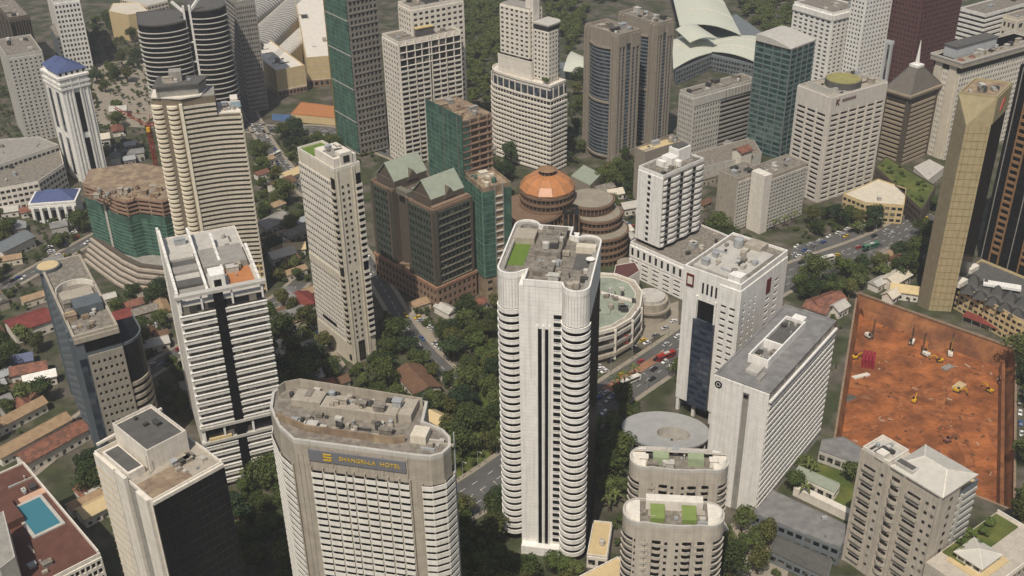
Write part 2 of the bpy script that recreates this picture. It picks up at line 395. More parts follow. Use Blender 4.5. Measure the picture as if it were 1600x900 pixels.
def road(name, pxs, width, mat, z=.02, lines=True, label=None, take=True, kerb=True):
    P = [at(*p) for p in pxs]; P = [(p.x, p.y) for p in P]
    # smooth the centre line
    for _ in range(2):
        Q = [P[0]]
        for a, b in zip(P, P[1:]):
            Q += [(a[0] * .75 + b[0] * .25, a[1] * .75 + b[1] * .25), (a[0] * .25 + b[0] * .75, a[1] * .25 + b[1] * .75)]
        P = Q + [P[-1]]
    a, c = offs(P, -width / 2, False), offs(P, width / 2, False); n = len(P)
    v = [(x, y, z) for x, y in a] + [(x, y, z) for x, y in c]
    o = struct(name, mesh(name, v, [(i, n + i, n + i + 1, i + 1) for i in range(n - 1)], mat), label=label)
    if kerb:
        for sgn in (-1, 1):
            k = child(o, 'kerb', MB().strip(P, 0, .14, sgn * (width / 2 + 1.3) - 1.2, sgn * (width / 2 + 1.3) + 1.2).mesh('kerb', CONC))
    if lines:
        mb = MB(); acc = 0
        for p, r in zip(P, P[1:]):
            d = Vector(r) - Vector(p); L = d.length; d.normalize(); nrm = Vector((d.y, -d.x)); t = 0
            while t < L - 3:
                for off in ([-width / 4, 0, width / 4] if width > 12 else [0]):
                    s0 = Vector(p) + d * t + nrm * off; s1 = s0 + d * 3
                    b = len(mb.v); mb.v += [(*(s0 - nrm * .12), z + .012), (*(s0 + nrm * .12), z + .012), (*(s1 + nrm * .12), z + .012), (*(s1 - nrm * .12), z + .012)]; mb.f.append((b, b + 1, b + 2, b + 3))
                t += 7
        if mb.v: child(o, 'lane_marking', mb.mesh('lane_marking', LINE), kind='stuff')
    if take:
        FOOT.append(offs(P, -width / 2 - 2.6, False) + offs(P, width / 2 + 2.6, False)[::-1])
    return P
ROADS = {}
ROADS['main'] = road('road', [(700, 796), (780, 748), (930, 632), (1062, 545), (1150, 478), (1235, 428), (1390, 376), (1450, 335)], 20, ASPH)
ROADS['mid'] = road('road', [(730, 606), (690, 575), (640, 520), (600, 450), (540, 360), (440, 260), (398, 195), (380, 150)], 8, ASPH, z=.026)
ROADS['left'] = road('road', [(-60, 810), (60, 722), (130, 655), (255, 560), (440, 470), (470, 440)], 9, ASPH, z=.032)
ROADS['west'] = road('road', [(-30, 470), (60, 420), (140, 375), (230, 330)], 8, ASPH, z=.02)
ROADS['far'] = road('road', [(330, 190), (420, 205), (520, 200), (640, 250)], 14, ASPH, z=.038)
def sheet(name, pxs, mat, z=.012, label=None, pad=False):
    P = [at(*p) for p in pxs]
    o = struct(name, mesh(name, [(p.x, p.y, z) for p in P][::-1], [tuple(range(len(P)))], mat), label=label); return o
sheet('bus_lane', [(940, 606), (1036, 548), (1046, 553), (952, 614)], paint('terracotta_paving', srgb(150, 112, 88), var=.25, streak=0), z=.05)
sheet('plaza', [(135, 195), (150, 100), (235, 90), (240, 200)], CONC)
sheet('car_park', [(150, 540), (190, 480), (265, 480), (255, 570)], ASPH, z=.014)
sheet('car_park', [(420, 520), (470, 470), (540, 570), (500, 620), (430, 610)], CONC, z=.014)
sheet('car_park', [(1232, 412), (1240, 385), (1345, 355), (1350, 380)], ASPH, z=.014)
sheet('forecourt', [(660, 560), (615, 515), (650, 480), (725, 540)], CONC, z=.016)
sheet('forecourt', [(930, 560), (930, 520), (1060, 470), (1060, 515)], CONC, z=.016)
sheet('forecourt', [(1140, 880), (1140, 820), (1190, 790), (1240, 860), (1230, 900), (1150, 930)], CONC, z=.016)
sheet('lawn', [(415, 480), (470, 470), (480, 520), (430, 520)], GRASS, z=.018)
sheet('lawn', [(690, 640), (780, 600), (780, 760), (700, 770)], GRASS, z=.016)

# ================================================================== near buildings
def edge(o, i): return (o[i], o[(i + 1) % len(o)])
def ringm(name, o, z0, z1, t0, t1, mat): return MB().strip(o, z0, z1, t0, t1, True).mesh(name, mat)

# ---- white twin-lobed tower in the middle
def white_tower():
    k = 1.096; f = at(795, 434, 118)
    t = Thing('apartment_tower', 'tall white tower with curved balcony bands and lawn on its roof', 'tower', (f.x, f.y, 0), R(-11)); t.h = 118
    r = 4.6
    left = arc(0, r, r, 180, 360, 14) + arc(0, 36.5, r, 0, 180, 14)
    right = arc(23.6, -8.8 + r, r, 180, 360, 14) + arc(23.6, 27.5, r, 0, 180, 14)
    core = [(4, -3.6), (19.2, -3.6), (19.2, 37.6), (4, 37.6)]
    t.take([(-5, -9), (29, -9), (29, 42), (-5, 42)], 2)
    H = 118; N = 33; p = 3.12; zb = 4.0
    t.add('core_wall', MB().prism(core, 0, H - .3).mesh('core', W_))
    for nm, o in (('left', left), ('right', right)):
        t.add('lobe_glazing', MB().prism(offs(o, -1.3, True), 0, H - 12).mesh('lobe', G4))
        t.add('crown_wall', MB().prism(o, H - 12.2, H - .3).mesh('crown', W_))
        # flat flank wall behind the rounded front
        flank = o[22:] + o[:3] if nm == 'left' else o[20:] + o[:1]
        if nm == 'left': t.add('flank_wall', MB().strip(arc(0, 36.5, r, 80, 180, 8) + [(-r, 7)], 0, H - 12.2, -.8, -.05).mesh('flank', W_))
        front = arc(0 if nm == 'left' else 23.6, (r if nm == 'left' else -8.8 + r), r, 172, 366, 18)
        me = MB().strip(front, 0, 1.62, .26, .45).strip(front, 0, .2, -1.2, .24).mesh('balcony', W_)
        lip = MB().strip(front, 0, .14, .1, .55).mesh('lip', W_)
        for i in range(N):
            b = t.add('balcony', me, (0, 0, zb + i * p))
            t.add('ledge', lip, (0, 0, 1.62), 0, b)
    t.add('glass_flank', MB().box(28.2, -3, 0, 28.45, 26, H - 12.3).mesh('gf', G4))
    t.fins((( 28.45, -3), (28.45, 26)), [i * 3.6 + 1 for i in range(8)], 0, H - 12.3, .18, .2, BLACK, 'mullion')
    # front slits and slot column
    for x in (11.2, 13.6): t.add('window_slit', boxm(1.25, .3, H - 18, G4, 'slit'), (x, -3.62, 1))
    for x in (10.3, 12.4, 14.5): t.add('rib', boxm(.5, .7, H - 16, W_, 'rib'), (x, -3.8, .5))
    for i in range(N): t.add('window', boxm(2.7, .3, 1.45, G4, 'slot'), (17.3, -3.66, zb + i * p + 1.7)); 
    for i in range(N): t.add('sill', boxm(2.8, .3, .2, W_, 'sill'), (17.3, -3.75, zb + i * p + 1.45))
    # cladding joints as thin proud ribs on the crown
    for o in (left, right):
        mb = MB()
        for i, (x, y) in enumerate(o[:15]):
            nx, ny = offs(o, .06, True)[i]; mb.bar((nx, ny, H - 12.2), (nx, ny, H - .4), .12)
        t.add('cladding_rib', mb.mesh('rib', LGREY), kind='stuff')
    out = arc(0, r, r, 180, 330, 12) + [(5.6, 3.6), (5.6, -3.6), (18.6, -3.6)] + arc(23.6, -8.8 + r, r, 200, 360, 12) + arc(23.6, 27.5, r, 0, 150, 12) + [(16.8, 31), (16.8, 37.6), (5.2, 37.6)] + arc(0, 36.5, r, 20, 180, 12)
    rf = t.add('roof', MB().prism(out, H - .35, H - .05).mesh('roof', ROOF))
    t.add('parapet', ringm('parapet', out, H - .5, H + 1.9, -.45, .12, W_), parent=rf)
    for pth in (arc(0, 36.5, r, 20, 180, 12) + arc(0, r, r, 181, 330, 12), arc(23.6, -8.8 + r, r, 200, 360, 12) + arc(23.6, 27.5, r, 1, 150, 12)):
        t.add('roof_walk', MB().strip(pth, H - .04, H + 1.2, -2.2, -.46).mesh('walk', GREY), parent=rf)
    # sunken courts on each lobe, a lawn in one
    t.add('roof_lawn', MB().box(-2.3, 9, H - .05, 3.4, 25, H + .06).mesh('lawn', TURF), parent=rf)
    t.add('court_wall', MB().box(-3.1, 25, H, 4.6, 33, H + 2.4).mesh('cw', BEIGE), parent=rf)
    t.add('court_wall', MB().box(-3.1, 9.4, H, -2.7, 25, H + 1.6).mesh('cw', LGREY), parent=rf)
    t.add('court_wall', MB().box(20, 21, H, 27, 24, H + 2.6).mesh('cw', CREAM), parent=rf)
    t.add('sunken_court', MB().box(20.4, 9, H - .04, 26.6, 21, H + .04).mesh('sc', DGREY), parent=rf)
    t.add('plant_room', MB().box(6.5, 14, H, 15.5, 34, H + 3.4).box(7.5, 3, H, 14.5, 14, H + 1.8).box(8, 18, H + 3.4, 14, 27, H + 5.2).mesh('pr', ROOF), parent=rf)
    t.clutter(rf, 6, -1, 17, 36, H + .1, 22, 5); t.clutter(rf, 19, -5, 27, 9, H, 6, 6); t.clutter(rf, 8, 15, 14, 33, H + 3.4, 12, 61)
    t.add('satellite_dish', MB().cyl(0, 0, 0, 1.4, .15, 8).cyl(0, 0, 1.4, 2.0, .4, 12, 1.6).mesh('dish', W_), (26, 14, H), 0, rf)
    # ground floor canopy
    t.add('entrance_block', MB().box(4.2, -6.4, 0, 19, -3.6, 4).mesh('eb', W_))
white_tower()

# ---- beige hotel slab with the yellow sign
def sign_hotel():
    h = 110; f = at(458, 690, h)
    t = Thing('hotel_tower', 'broad beige hotel slab with yellow lettering below its cluttered roof', 'tower', (f.x, f.y, 0), R(-13)); t.h = h
    o = [(0, 0), (35.6, 0), (40, .3), (43, 2.4), (44.2, 6), (43, 10), (40, 13), (37, 14.3), (33.5, 15.5), (32, 25), (-9, 27.5), (-13, 25), (-15, 20.5), (-12.5, 13), (-6.5, 5)]
    t.body(0, h - .2, BEIGE, o)
    # parapet and recessed roof
    rf = t.roof(h - .2, ROOF, o, 1.0, .8, LGREY)
    z = t.zr
    t.add('terrace_wall', MB().strip([(-9, 9), (2, 5), (28, 4.5), (31, 6)], z, z + 2.4, -.4, 0).mesh('tw', RAW), parent=rf)
    t.add('plant_room', MB().box(3, 13.5, z, 26, 19, z + 3).box(-7, 16, z, 2, 22, z + 2.2).box(26, 15, z, 30, 23, z + 2.6).mesh('pr', BEIGE), parent=rf)
    t.add('screen_wall', MB().strip([(31, 23.5), (-8, 25.8), (-12, 23.5), (-13.2, 20.5)], z, z + 3, -.3, 0).mesh('scr', BEIGE), parent=rf)
    t.add('sky_light', MB().prism([(0, 20.5), (9, 20), (9, 22.5), (0, 23)], z, z + .8).mesh('sl', G2), parent=rf)
    t.add('lift_house', MB().box(32.5, 6, z, 37, 11, z + 2.6).mesh('lh', CREAM), parent=rf)
    t.clutter(rf, -4, 5, 29, 13, z, 46, 11, big=.8); t.clutter(rf, 37, 4, 42, 10, z, 6, 12, big=.8); t.clutter(rf, 4, 14, 25, 18.5, z + 3, 16, 13, big=.7)
    t.clutter(rf, -9, 20, 25, 24, z, 14, 14, big=.8)
    S = ((0, 0), (35.6, 0))
    # sign
    sg = t.add('sign_panel', boxm(28.6, .5, 3.8, paint('sign_grey', srgb(112, 112, 118), var=.06, streak=.08), 'sg'), (18.6, -.2, h - 5.6))
    ym = plain('sign_yellow', srgb(196, 164, 44), .6)
    t.add('emblem', MB().box(-1.7, -.1, -1.5, 1.7, .1, -1.0).box(-1.7, -.1, 1.0, 1.7, .1, 1.5).box(-1.7, -.1, -.25, 1.7, .1, .25).box(-1.7, -.1, 0, -1.1, .1, 1.3).box(1.1, -.1, -1.3, 1.7, .1, 0).mesh('emb', ym), (-8.6, -.35, 1.9), 0, sg, scale=(.72, 1, .8))
    ptext(t, 'SHANGRI-LA', 1.9, ym, (.2, -.32, 1.95), 0, parent=sg)
    ptext(t, 'HOTEL', 1.9, ym, (9.8, -.32, 1.95), 0, parent=sg)
    t.fins(S, [4.2, 11.2, 18.6, 26, 33.2], h - 7.6, h - 1, .4, .25, BEIGE, 'pilaster')
    # nine bays of balconies
    n = 38; p = 2.5; z0 = h - 9.3 - n * p + 1
    edges = [4.5, 8.1, 11.7, 15.0, 17.2, 20.6, 24.0, 27.4, 30.6, 33.8]
    for a, b in zip(edges, edges[1:]):
        wdt = b - a
        for i in range(14, n): t.add('balcony', balc(wdt - .35, BANDG, 1.35), ((a + b) / 2, 0, z0 + i * p))
        low = MB()
        for i in range(14): low.box(a + .2, -1, z0 + i * p, b - .2, -.85, z0 + i * p + 1.35); low.box(a + .2, -1, z0 + i * p - .15, b - .2, .05, z0 + i * p)
        t.add('lower_balconies', low.mesh('lb', BANDG), kind='stuff')
    for e in edges: t.add('pier', boxm(.4, .7, n * p + 1, BEIGE, 'pier'), (e, -.3, z0 - .5))
    t.add('glazing', boxm(29.2, .12, n * p - 1, G1, 'glz'), (19.2, -.08, z0))
    for i, e in enumerate([.9, 2.4]): t.add('groove', boxm(.2, .12, h - 6, GREY, 'groove'), (e, -.06, 2))
    # rounded end wings
    for pts, lab in (([(37.2, 0), (40, .3), (43, 2.4), (44.2, 6), (43, 10)], 'r'), ([(-15, 20.5), (-12.5, 13), (-6.5, 5), (-1.2, 1)], 'l')):
        sm = pts
        t.add('glazing', MB().strip(sm, 2, h - 9.6, 0, .1).mesh('gz', G1), kind=None)
        bm = MB().strip(sm, 0, 1.4, .6, .8).strip(sm, -.15, 0, 0, .8).mesh('wing_balcony', BANDG)
        for i in range(n): t.add('balcony', bm, (0, 0, z0 + i * p))
        mb = MB()
        for (x, y) in offs(sm, .4, False): mb.bar((x, y, 2), (x, y, h - 8.4), .35)
        t.add('pier', mb.mesh('pier', BEIGE), kind='stuff')
    t.add('flag_mast', MB().cyl(0, 0, 0, 60, .2, 8).mesh('mast', STEEL), (44.6, 8, h - 56))
def balc(wd, mat, ph=1.25):
    key = (q(wd), mat.name, ph)
    if ('balc', key) in CACHE: return CACHE[('balc', key)]
    return MB().box(-wd / 2, -1.0, 0, wd / 2, -.85, ph).box(-wd / 2, -1.0, -.15, wd / 2, .05, .0).box(-wd / 2, -.85, 0, -wd / 2 + .12, .05, ph).box(wd / 2 - .12, -.85, 0, wd / 2, .05, ph).mesh('balc', mat, key)
sign_hotel()

STONE = paint('pale_stone', srgb(184, 176, 163), var=.12, streak=.22, joint=3.1)
# ---- beige pair of rounded slabs with lime awnings
def rounded_pair():
    h = 72
    for (c, wid, dep, lab, lime, hh, sd) in (((53.5, 283.0), 32, 11, 'rounded beige slab tower behind the one with lime awnings, pale roof rim', False, 72, 3),
                                         ((48.6, 259.5), 31, 11.5, 'rounded beige slab tower with two lime green awnings on its roof', True, 70, 4)):
        t = Thing('apartment_tower', lab, 'tower', (c[0], c[1], 0), R(-6), 'pair of rounded beige towers'); a = wid / 2; rr = 5.2
        o = [(-a + rr, -dep / 2)] + arc(0, -dep / 2 + 40, 40.6, 270 - 12, 270 + 12, 6) + arc(a - rr, -dep / 2 + rr, rr, 275, 360, 6) + arc(a - rr, dep / 2 - rr, rr, 0, 90, 6) + arc(-a + rr, dep / 2 - rr, rr, 90, 180, 6) + arc(-a + rr, -dep / 2 + rr, rr, 180, 265, 6)
        t.body(0, hh - .1, STONE, o); rf = t.roof(hh - .1, ROOF, o, .9, .5, LGREY); z = t.zr
        # pale shell hoods at both ends
        for sx in (-1, 1):
            pts = [(sx * (a - .4) * 1.0, 0)]
            hood = arc(sx * (a - rr), 0, rr - .3, -90 if sx > 0 else 90, 90 if sx > 0 else 270, 10)
            t.add('roof_hood', MB().prism(hood, z, z + 1.8, [(x * .9 + sx * (a - rr) * .1, y * .75) for x, y in hood]).mesh('hood', W2), parent=rf)
        if lime:
            for x in (-5.0, 4.6):
                aw = t.add('awning', MB().hexa([(x - 2.2, -4.4, z + 1.6), (x + 2.2, -4.4, z + 1.6), (x + 2.2, .6, z + 3.0), (x - 2.2, .6, z + 3.0), (x - 2.2, -4.4, z + 1.75), (x + 2.2, -4.4, z + 1.75), (x + 2.2, .6, z + 3.15), (x - 2.2, .6, z + 3.15)]).box(x - 2.2, -4.5, z, x + 2.2, -4.3, z + 1.7).mesh('awn', LIME), parent=rf)
            t.add('rear_screen', MB().box(-8.5, 1.4, z, 9, 2.2, z + 3.6).box(-8.5, 2.2, z + 3.2, 9, 4.6, z + 3.6).mesh('rs', W2), parent=rf)
        else:
            t.add('rim_hood', MB().hexa([(-a + 1, .5, z + 2.6), (a - 1, .5, z + 2.6), (a - 2, 5, z), (-a + 2, 5, z), (-a + 1, .5, z + 2.9), (a - 1, .5, z + 2.9), (a - 2, 5.3, z + .3), (-a + 2, 5.3, z + .3)]).mesh('rim', W2), parent=rf)
            for x in (-6, 5.2): t.add('awning', MB().box(x - 2.6, -3.0, z, x + 2.6, -2.8, z + 3).box(x - 2.6, -2.8, z + 2.8, x + 2.6, 0.4, z + 3).mesh('awn', paint('faded_green_awning', srgb(150, 162, 130), var=.1)), parent=rf)
            for x in (-11.5, 11): t.add('stair_head', hut(2.6, 2.2, 2.4, W2), (x, -2, z), 0, rf)
        t.clutter(rf, -10, -4, 10, 1 if lime else 4, z, 14, sd, big=.7)
        # four columns of scalloped balconies and slits at the rounded corners
        ay = -dep / 2
        for x in (-8.8, -4.7, 3.9, 8.0):
            yb = -dep / 2 + 40 - math.sqrt(40.6 ** 2 - x * x)
            sc_m = MB().strip(arc(0, 2.0, 2.6, 222, 318, 6), 0, .95, -.2, 0).strip(arc(0, 2.0, 2.6, 222, 318, 6), -.2, 0, -1.2, 0).mesh('scallop', STONE, 'sc')
            wn = boxm(3.3, .14, 1.25, G4, 'wn')
            for i in range(24):
                zz = hh - 7.8 - i * 2.65
                t.add('balcony', sc_m, (x, yb, zz)); t.add('window', wn, (x, yb - .02, zz + .75))
        for x in (-11.4, -2.1, 1.3, 10.6):
            yb = -dep / 2 + 40 - math.sqrt(40.6 ** 2 - min(abs(x), 8.4) ** 2) + (0.0 if abs(x) < 9 else .0)
            for i in range(24): t.add('window', boxm(.9, .2, .9, G4, 'wn'), (x, yb - .03, hh - 7.0 - i * 2.65))
        for sx in (-1, 1):
            pts = arc(sx * (a - rr), -dep / 2 + rr, rr, 292, 352, 6) if sx > 0 else arc(sx * (a - rr), -dep / 2 + rr, rr, 188, 248, 6)
            sl = MB().strip(pts, 0, 1.0, -.1, .12).mesh('slit', G1); lg = MB().strip(pts, -.35, 0, -.1, .5).mesh('ledge', STONE)
            for i in range(24):
                b = t.add('window', sl, (0, 0, hh - 6.8 - i * 2.65)); t.add('ledge', lg, (0, 0, 0), 0, b)
rounded_pair()

# ---- white slab hotel with grey roof beside the pit
def grey_roof_slab():
    t = bld('hotel_slab', 'long white slab hotel with grey flat roof and round dark emblem', (1203, 616), (1117, 587), (1307, 501), 60, ang=R(53))
    h = t.h; w_, d = t.w, t.d
    t.body(0, h - 3, DARK); t.body(h - 3, h, LGREY, name='attic', take=False)
    rf = t.roof(h, ROOFG, ph=.5, pt=.8, pm=ROOFG); z = t.zr
    # blank gable with a recessed grey strip
    for a, b in ((0, d * .545), (d * .66, d)): t.add('gable_panel', boxm(b - a, .6, h, W_, 'gp'), t.onside('L', (a + b) / 2, .25, 0), -math.pi / 2)
    t.add('recess_panel', boxm(d * .115, .2, h - 3, GREY, 'rp'), t.onside('L', d * .6, .02, 0), -math.pi / 2)
    t.add('gable_head', boxm(d * .115, .5, 3, W_, 'gh'), t.onside('L', d * .6, .25, h - 3), -math.pi / 2)
    t.add('window', boxm(1.8, .2, 1.3, G4, 'w'), t.onside('L', d * .6, .6, h - 5), -math.pi / 2)
    em = t.add('emblem', MB().cyl(0, 0, 0, .3, 1.5, 20).mesh('em', BLACK), t.onside('L', 2.2, .6, h - 3.4)); em.rotation_euler = (0, R(-90), 0)
    e2 = t.add('emblem_ring', MB().strip(arc(0, 0, .9, 0, 345, 16)[::-1], .3, .42, 0, .18, True).mesh('er', W_), (0, 0, 0), 0, em)
    # long side: floors of white bands and fins
    n = 17; p = (h - 8) / n
    t.bands('R', 4.2, n, p, p * .40, .55, W_, name='balcony_band')
    for i in range(25): t.add('fin', boxm(.2, .4, h - 9, LGREY, 'fin'), t.onside('R', .15 + i * (w_ - .3) / 24, .2, 4.5), 0)
    t.bands('R', h - 3.9, 1, 1, 1.0, 1.0, W_, name='cornice'); t.bands('R', 0, 1, 1, 3.6, .2, LGREY, name='plinth')
    t.bands('R', h - 2.8, 1, 1, 2.2, .1, G1, name='attic_glazing')
    t.add('glazing', boxm(w_ - .2, .1, h - 8, G4, 'gz'), t.onside('R', w_ / 2, .06, 4))
    # white plant enclosure
    x0, x1, y0, y1 = 15, 50, 8.0, 16.5
    for a in ([x0, y0, x1, y0 + .6], [x0, y1 - .6, x1, y1], [x0, y0 + .6, x0 + .6, y1 - .6], [x1 - .6, y0 + .6, x1, y1 - .6], [28, y0 + .6, 29, y1 - .6]):
        t.add('plant_screen', MB().box(a[0], a[1], z, a[2], a[3], z + 3.6).mesh('ps', W_), parent=rf)
    t.add('dark_deck', MB().box(30, y0 + .8, z, 49, y1 - .8, z + 2.4).mesh('dd', DGREY), parent=rf)
    t.add('lift_house', MB().box(50.4, 10, z, 56, 15, z + 2.2).mesh('lh', W_), parent=rf)
    t.add('ramp_block', MB().box(8, 9, z, 14.6, 14, z + 1.1).mesh('rb', LGREY), parent=rf)
    t.add('ramp_block', MB().box(5, 6.5, z, 11, 8.2, z + .7).mesh('rb', GREY), parent=rf)
    t.clutter(rf, 17, 9.5, 27, 15, z, 9, 21, big=.8); t.clutter(rf, 32, 10, 47, 15, z + 2.4, 5, 22, big=.6)
grey_roof_slab()

def canopy():
    c = at(1040, 674, 9)
    t = Thing('round_canopy', 'oval grey drum building with ring roof and open centre', 'building', (c.x, c.y, 0), R(-12))
    o = arc(0, 0, 19, 0, 350, 35, 13); inn = arc(3.5, -1.5, 7.4, 0, 350, 35, 5.2)
    t.take(o)
    v = [(x, y, 10) for x, y in o] + [(x, y, 9.4) for x, y in inn]; n = 36
    v += [(x, y, 9.2) for x, y in o] + [(x, y, 8.6) for x, y in inn]
    f = []
    for i in range(n):
        j = (i + 1) % n
        f += [(i, j, n + j, n + i), (2 * n + j, 2 * n + i, 3 * n + i, 3 * n + j), (i, 2 * n + i, 2 * n + j, j), (n + j, 3 * n + j, 3 * n + i, n + i)]
    rf = t.add('ring_roof', mesh('rr', v, f, paint('pale_grey_sheet', srgb(158, 159, 158), var=.1, streak=.05, scale=.3)))
    t.add('wall', MB().strip(offs(o, -1.2, True), 0, 9.2, -.4, 0, True).mesh('dw', W2))
    for i in range(0, 36, 2):
        x, y = offs(o, -.9, True)[i]; t.add('column', MB().cyl(0, 0, 0, 9.2, .35, 8).mesh('col', W2, 'c'), (x, y, 0))
    for i in range(1, 36, 2):
        x, y = offs(o, -1.15, True)[i]; x2, y2 = o[(i + 1) % 36]; a = math.atan2(o[(i + 1) % 36][1] - o[i - 1][1], o[(i + 1) % 36][0] - o[i - 1][0])
        t.add('window', boxm(2.4, .12, 5, G1, 'w'), (x, y, 2), a)
    t.add('court_floor', MB().prism(arc(3.5, -1.5, 7.6, 0, 350, 35, 5.4), 4, 5).mesh('cf', GREY))
    t.add('court_wall', MB().strip(inn, 4, 9.3, -.2, .1, True).mesh('cw', LGREY))
    t.clutter(rf, 0, -4, 7, 1, 5, 8, 31, big=.7)
canopy()

# ---- white office with the dark blue curtain wall
def blue_curtain():
    t = bld('office_tower', 'white office block with dark blue glass curtain wall on stilts', (1158, 449), (1070, 410), (1231, 373), 74, ang=R(49))
    h, w_, d = t.h, t.w, t.d; zs = 7
    t.body(zs, h - .1, W_); t.take([(0, 0), (w_, 0), (w_, d), (0, d)])
    for y in (1, d * .33, d * .66, d - 1):
        for x in (1, w_ * .5, w_ - 1): t.add('stilt', boxm(1.4, 1.4, zs, W_, 'st'), (x, y, 0))
    t.add('lobby', MB().box(3, 3, 0, w_ - 3, d - 3, zs).mesh('lb', G4))
    rf = t.roof(h - .1, ROOF, ph=1.2, pt=.6, pm=W_); z = t.zr
    t.add('inner_roof', MB().box(2.5, 2.5, z, w_ - 8, d - 2.5, z + 1.2).mesh('ir', LGREY), parent=rf)
    t.add('corner_block', MB().box(0.6, 1, z, 5.5, 6.5, z + 3.6).mesh('cb', W_), parent=rf)
    t.add('lift_house', MB().box(w_ - 10, 8, z, w_ - 3, 16, z + 3).mesh('lh', BEIGE), parent=rf)
    t.clutter(rf, 5, 4, w_ - 10, d - 4, z + 1.2, 22, 41); t.add('water_drum', tank(2.2, STEEL), (w_ - 11, d - 9, z + 1), 0, rf)
    # gable: sign panel, row of slits, curtain wall, window column
    sg = t.add('sign_panel', boxm(3.6, .3, 6, plain('sign_red', srgb(96, 32, 34), .5), 'sp'), t.onside('L', 3.2, .2, h - 8), -math.pi / 2)
    t.add('sign_frame', MB().box(-1.2, -.06, 1.2, 1.2, .06, 4.8).mesh('sf', W2), (0, -.16, 0), 0, sg)
    for i in range(5): t.add('window_slit', boxm(.8, .3, 5, G4, 'sl'), t.onside('L', 9.6 + i * 2.15, .05, h - 9.2), -math.pi / 2)
    a, b = d * .25, d * .62
    t.add('recess', boxm(b - a - 2, .2, 9, G4, 'rc'), t.onside('L', (a + b) / 2, .06, h - 22), -math.pi / 2)
    for e in (a + .4, b - .4): t.add('jamb', boxm(.8, .9, 12, W_, 'jb'), t.onside('L', e, .4, h - 23), -math.pi / 2)
    cw = t.add('curtain_wall', boxm(b - a, 1.6, h - 22 - zs, G2, 'cw'), t.onside('L', (a + b) / 2, .7, zs), -math.pi / 2)
    fr = paint('blue_steel', srgb(58, 64, 82), var=.05)
    for i in range(13): t.add('transom', boxm(b - a, .18, 1.5, fr, 'tr'), (0, -.82, 1.2 + i * 3.25), 0, cw)
    for i in range(4): t.add('mullion', boxm(.18, .3, h - 22 - zs, fr, 'ml'), (-(b - a) / 2 + .1 + i * (b - a - .2) / 3, -.85, 0), 0, cw)
    t.grid('L', zs, h - 2, 2, 18, .62, .36, W_, G1, t0=b + .6, t1=d, m=(.6, .8, 0, 8), dep=.4)
    # right-hand side: windows in groups
    xs = [(3, 4.6), (8, 9.2), (12.2, 13.4), (w_ - 17, w_ - 13.6), (w_ - 10, w_ - 6.6)]
    t.grid('R', zs, h - 2, 5, 18, .5, .42, W_, G1, xs=xs, m=(0, 0, 0, 6), dep=.4)
    t.add('sign_panel', boxm(3.6, .3, 7, MATS['sign_red'], 'sp'), t.onside('R', w_ * .6, .5, h - 13))
blue_curtain()

# ---- white hotel tower with podium
def podium_hotel():
    t = bld('hotel_podium', 'white podium with vertical window slots joined to a white hotel tower', (1069, 417), (985, 387), (1150, 372), 20, ang=R(42))
    h, w_, d = t.h, t.w, t.d
    t.body(0, h, W_); rf = t.roof(h, ROOF, ph=1, pm=W_)
    t.grid('L', h - 8, h - 1, 9, 1, .42, .7, W_, G4, dep=.5); t.grid('L', .2, h - 9, 5, 4, .6, .4, W_, G1, dep=.4)
    t.grid('R', .2, h - 1, 9, 4, .6, .4, W_, G1, dep=.4)
    t.clutter(rf, 3, 3, w_ - 3, 12, h + .2, 14, 51)
    t = bld('hotel_tower', 'white hotel tower with wavy balcony rows and three dark window columns', (1037, 277), (998, 261), (1100, 249), 64, ang=R(42), zb=0)
    z0 = 20.3; h, w_, d = t.h, t.w, t.d
    t.body(z0 + 2.2, h, W_, take=False); t.add('base_glazing', MB().box(1, 1, z0, w_ - 1, d - 1, z0 + 2.4).mesh('bg', G4))
    rf = t.roof(h, ROOF, ph=1.1, pm=W_); z = t.zr
    t.add('lift_house', MB().box(12, 5, z, 18, 12, z + 5).box(20, 7, z, 30, 14, z + 7).box(9, 8, z, 11.5, 13, z + 3).mesh('lh', W_), parent=rf)
    t.add('tank_cover', MB().box(21, 8, z + 7, 29, 13, z + 7.8).mesh('tc', DGREY), parent=rf)
    t.add('water_tank', tank(1.8, W_), (16, 3.5, z), 0, rf); t.clutter(rf, 2, 2, w_ - 3, 5, z, 8, 52)
    n = 12; p = (h - z0 - 3.4) / n
    t.grid('L', z0 + 2.4, h - 1, 1, n, 1, .62, W_, G4, dep=.4, xs=[(d * .40, d * .52)])
    cols = [.14, .45, .76]
    for i in range(n):
        zz = z0 + 2.6 + i * p
        for c0, c1 in ((0, .10), (.18, .41), (.49, .72), (.80, 1)):
            a, b = c0 * w_, c1 * w_
            pts = [(a + (b - a) * j / 6, -.5 - .7 * math.sin(math.pi * j / 6)) for j in range(7)]
            key = (round(a, 2), round(b, 2)); me = CACHE.get(('wavy', key)) or MB().strip([(x - a, y) for x, y in pts], 0, 1.5, -1.2, .1).mesh('wavy', W_, key)
            t.add('balcony', me, (a, .3, zz))
        for c in cols: t.add('window', boxm(w_ * .07, .3, p * .62, G4, 'w'), (c * w_, -.1, zz + .5))
    t.add('glazing', boxm(w_, .12, n * p, GREY, 'gz'), t.onside('R', w_ / 2, .04, z0 + 2.6))
podium_hotel()

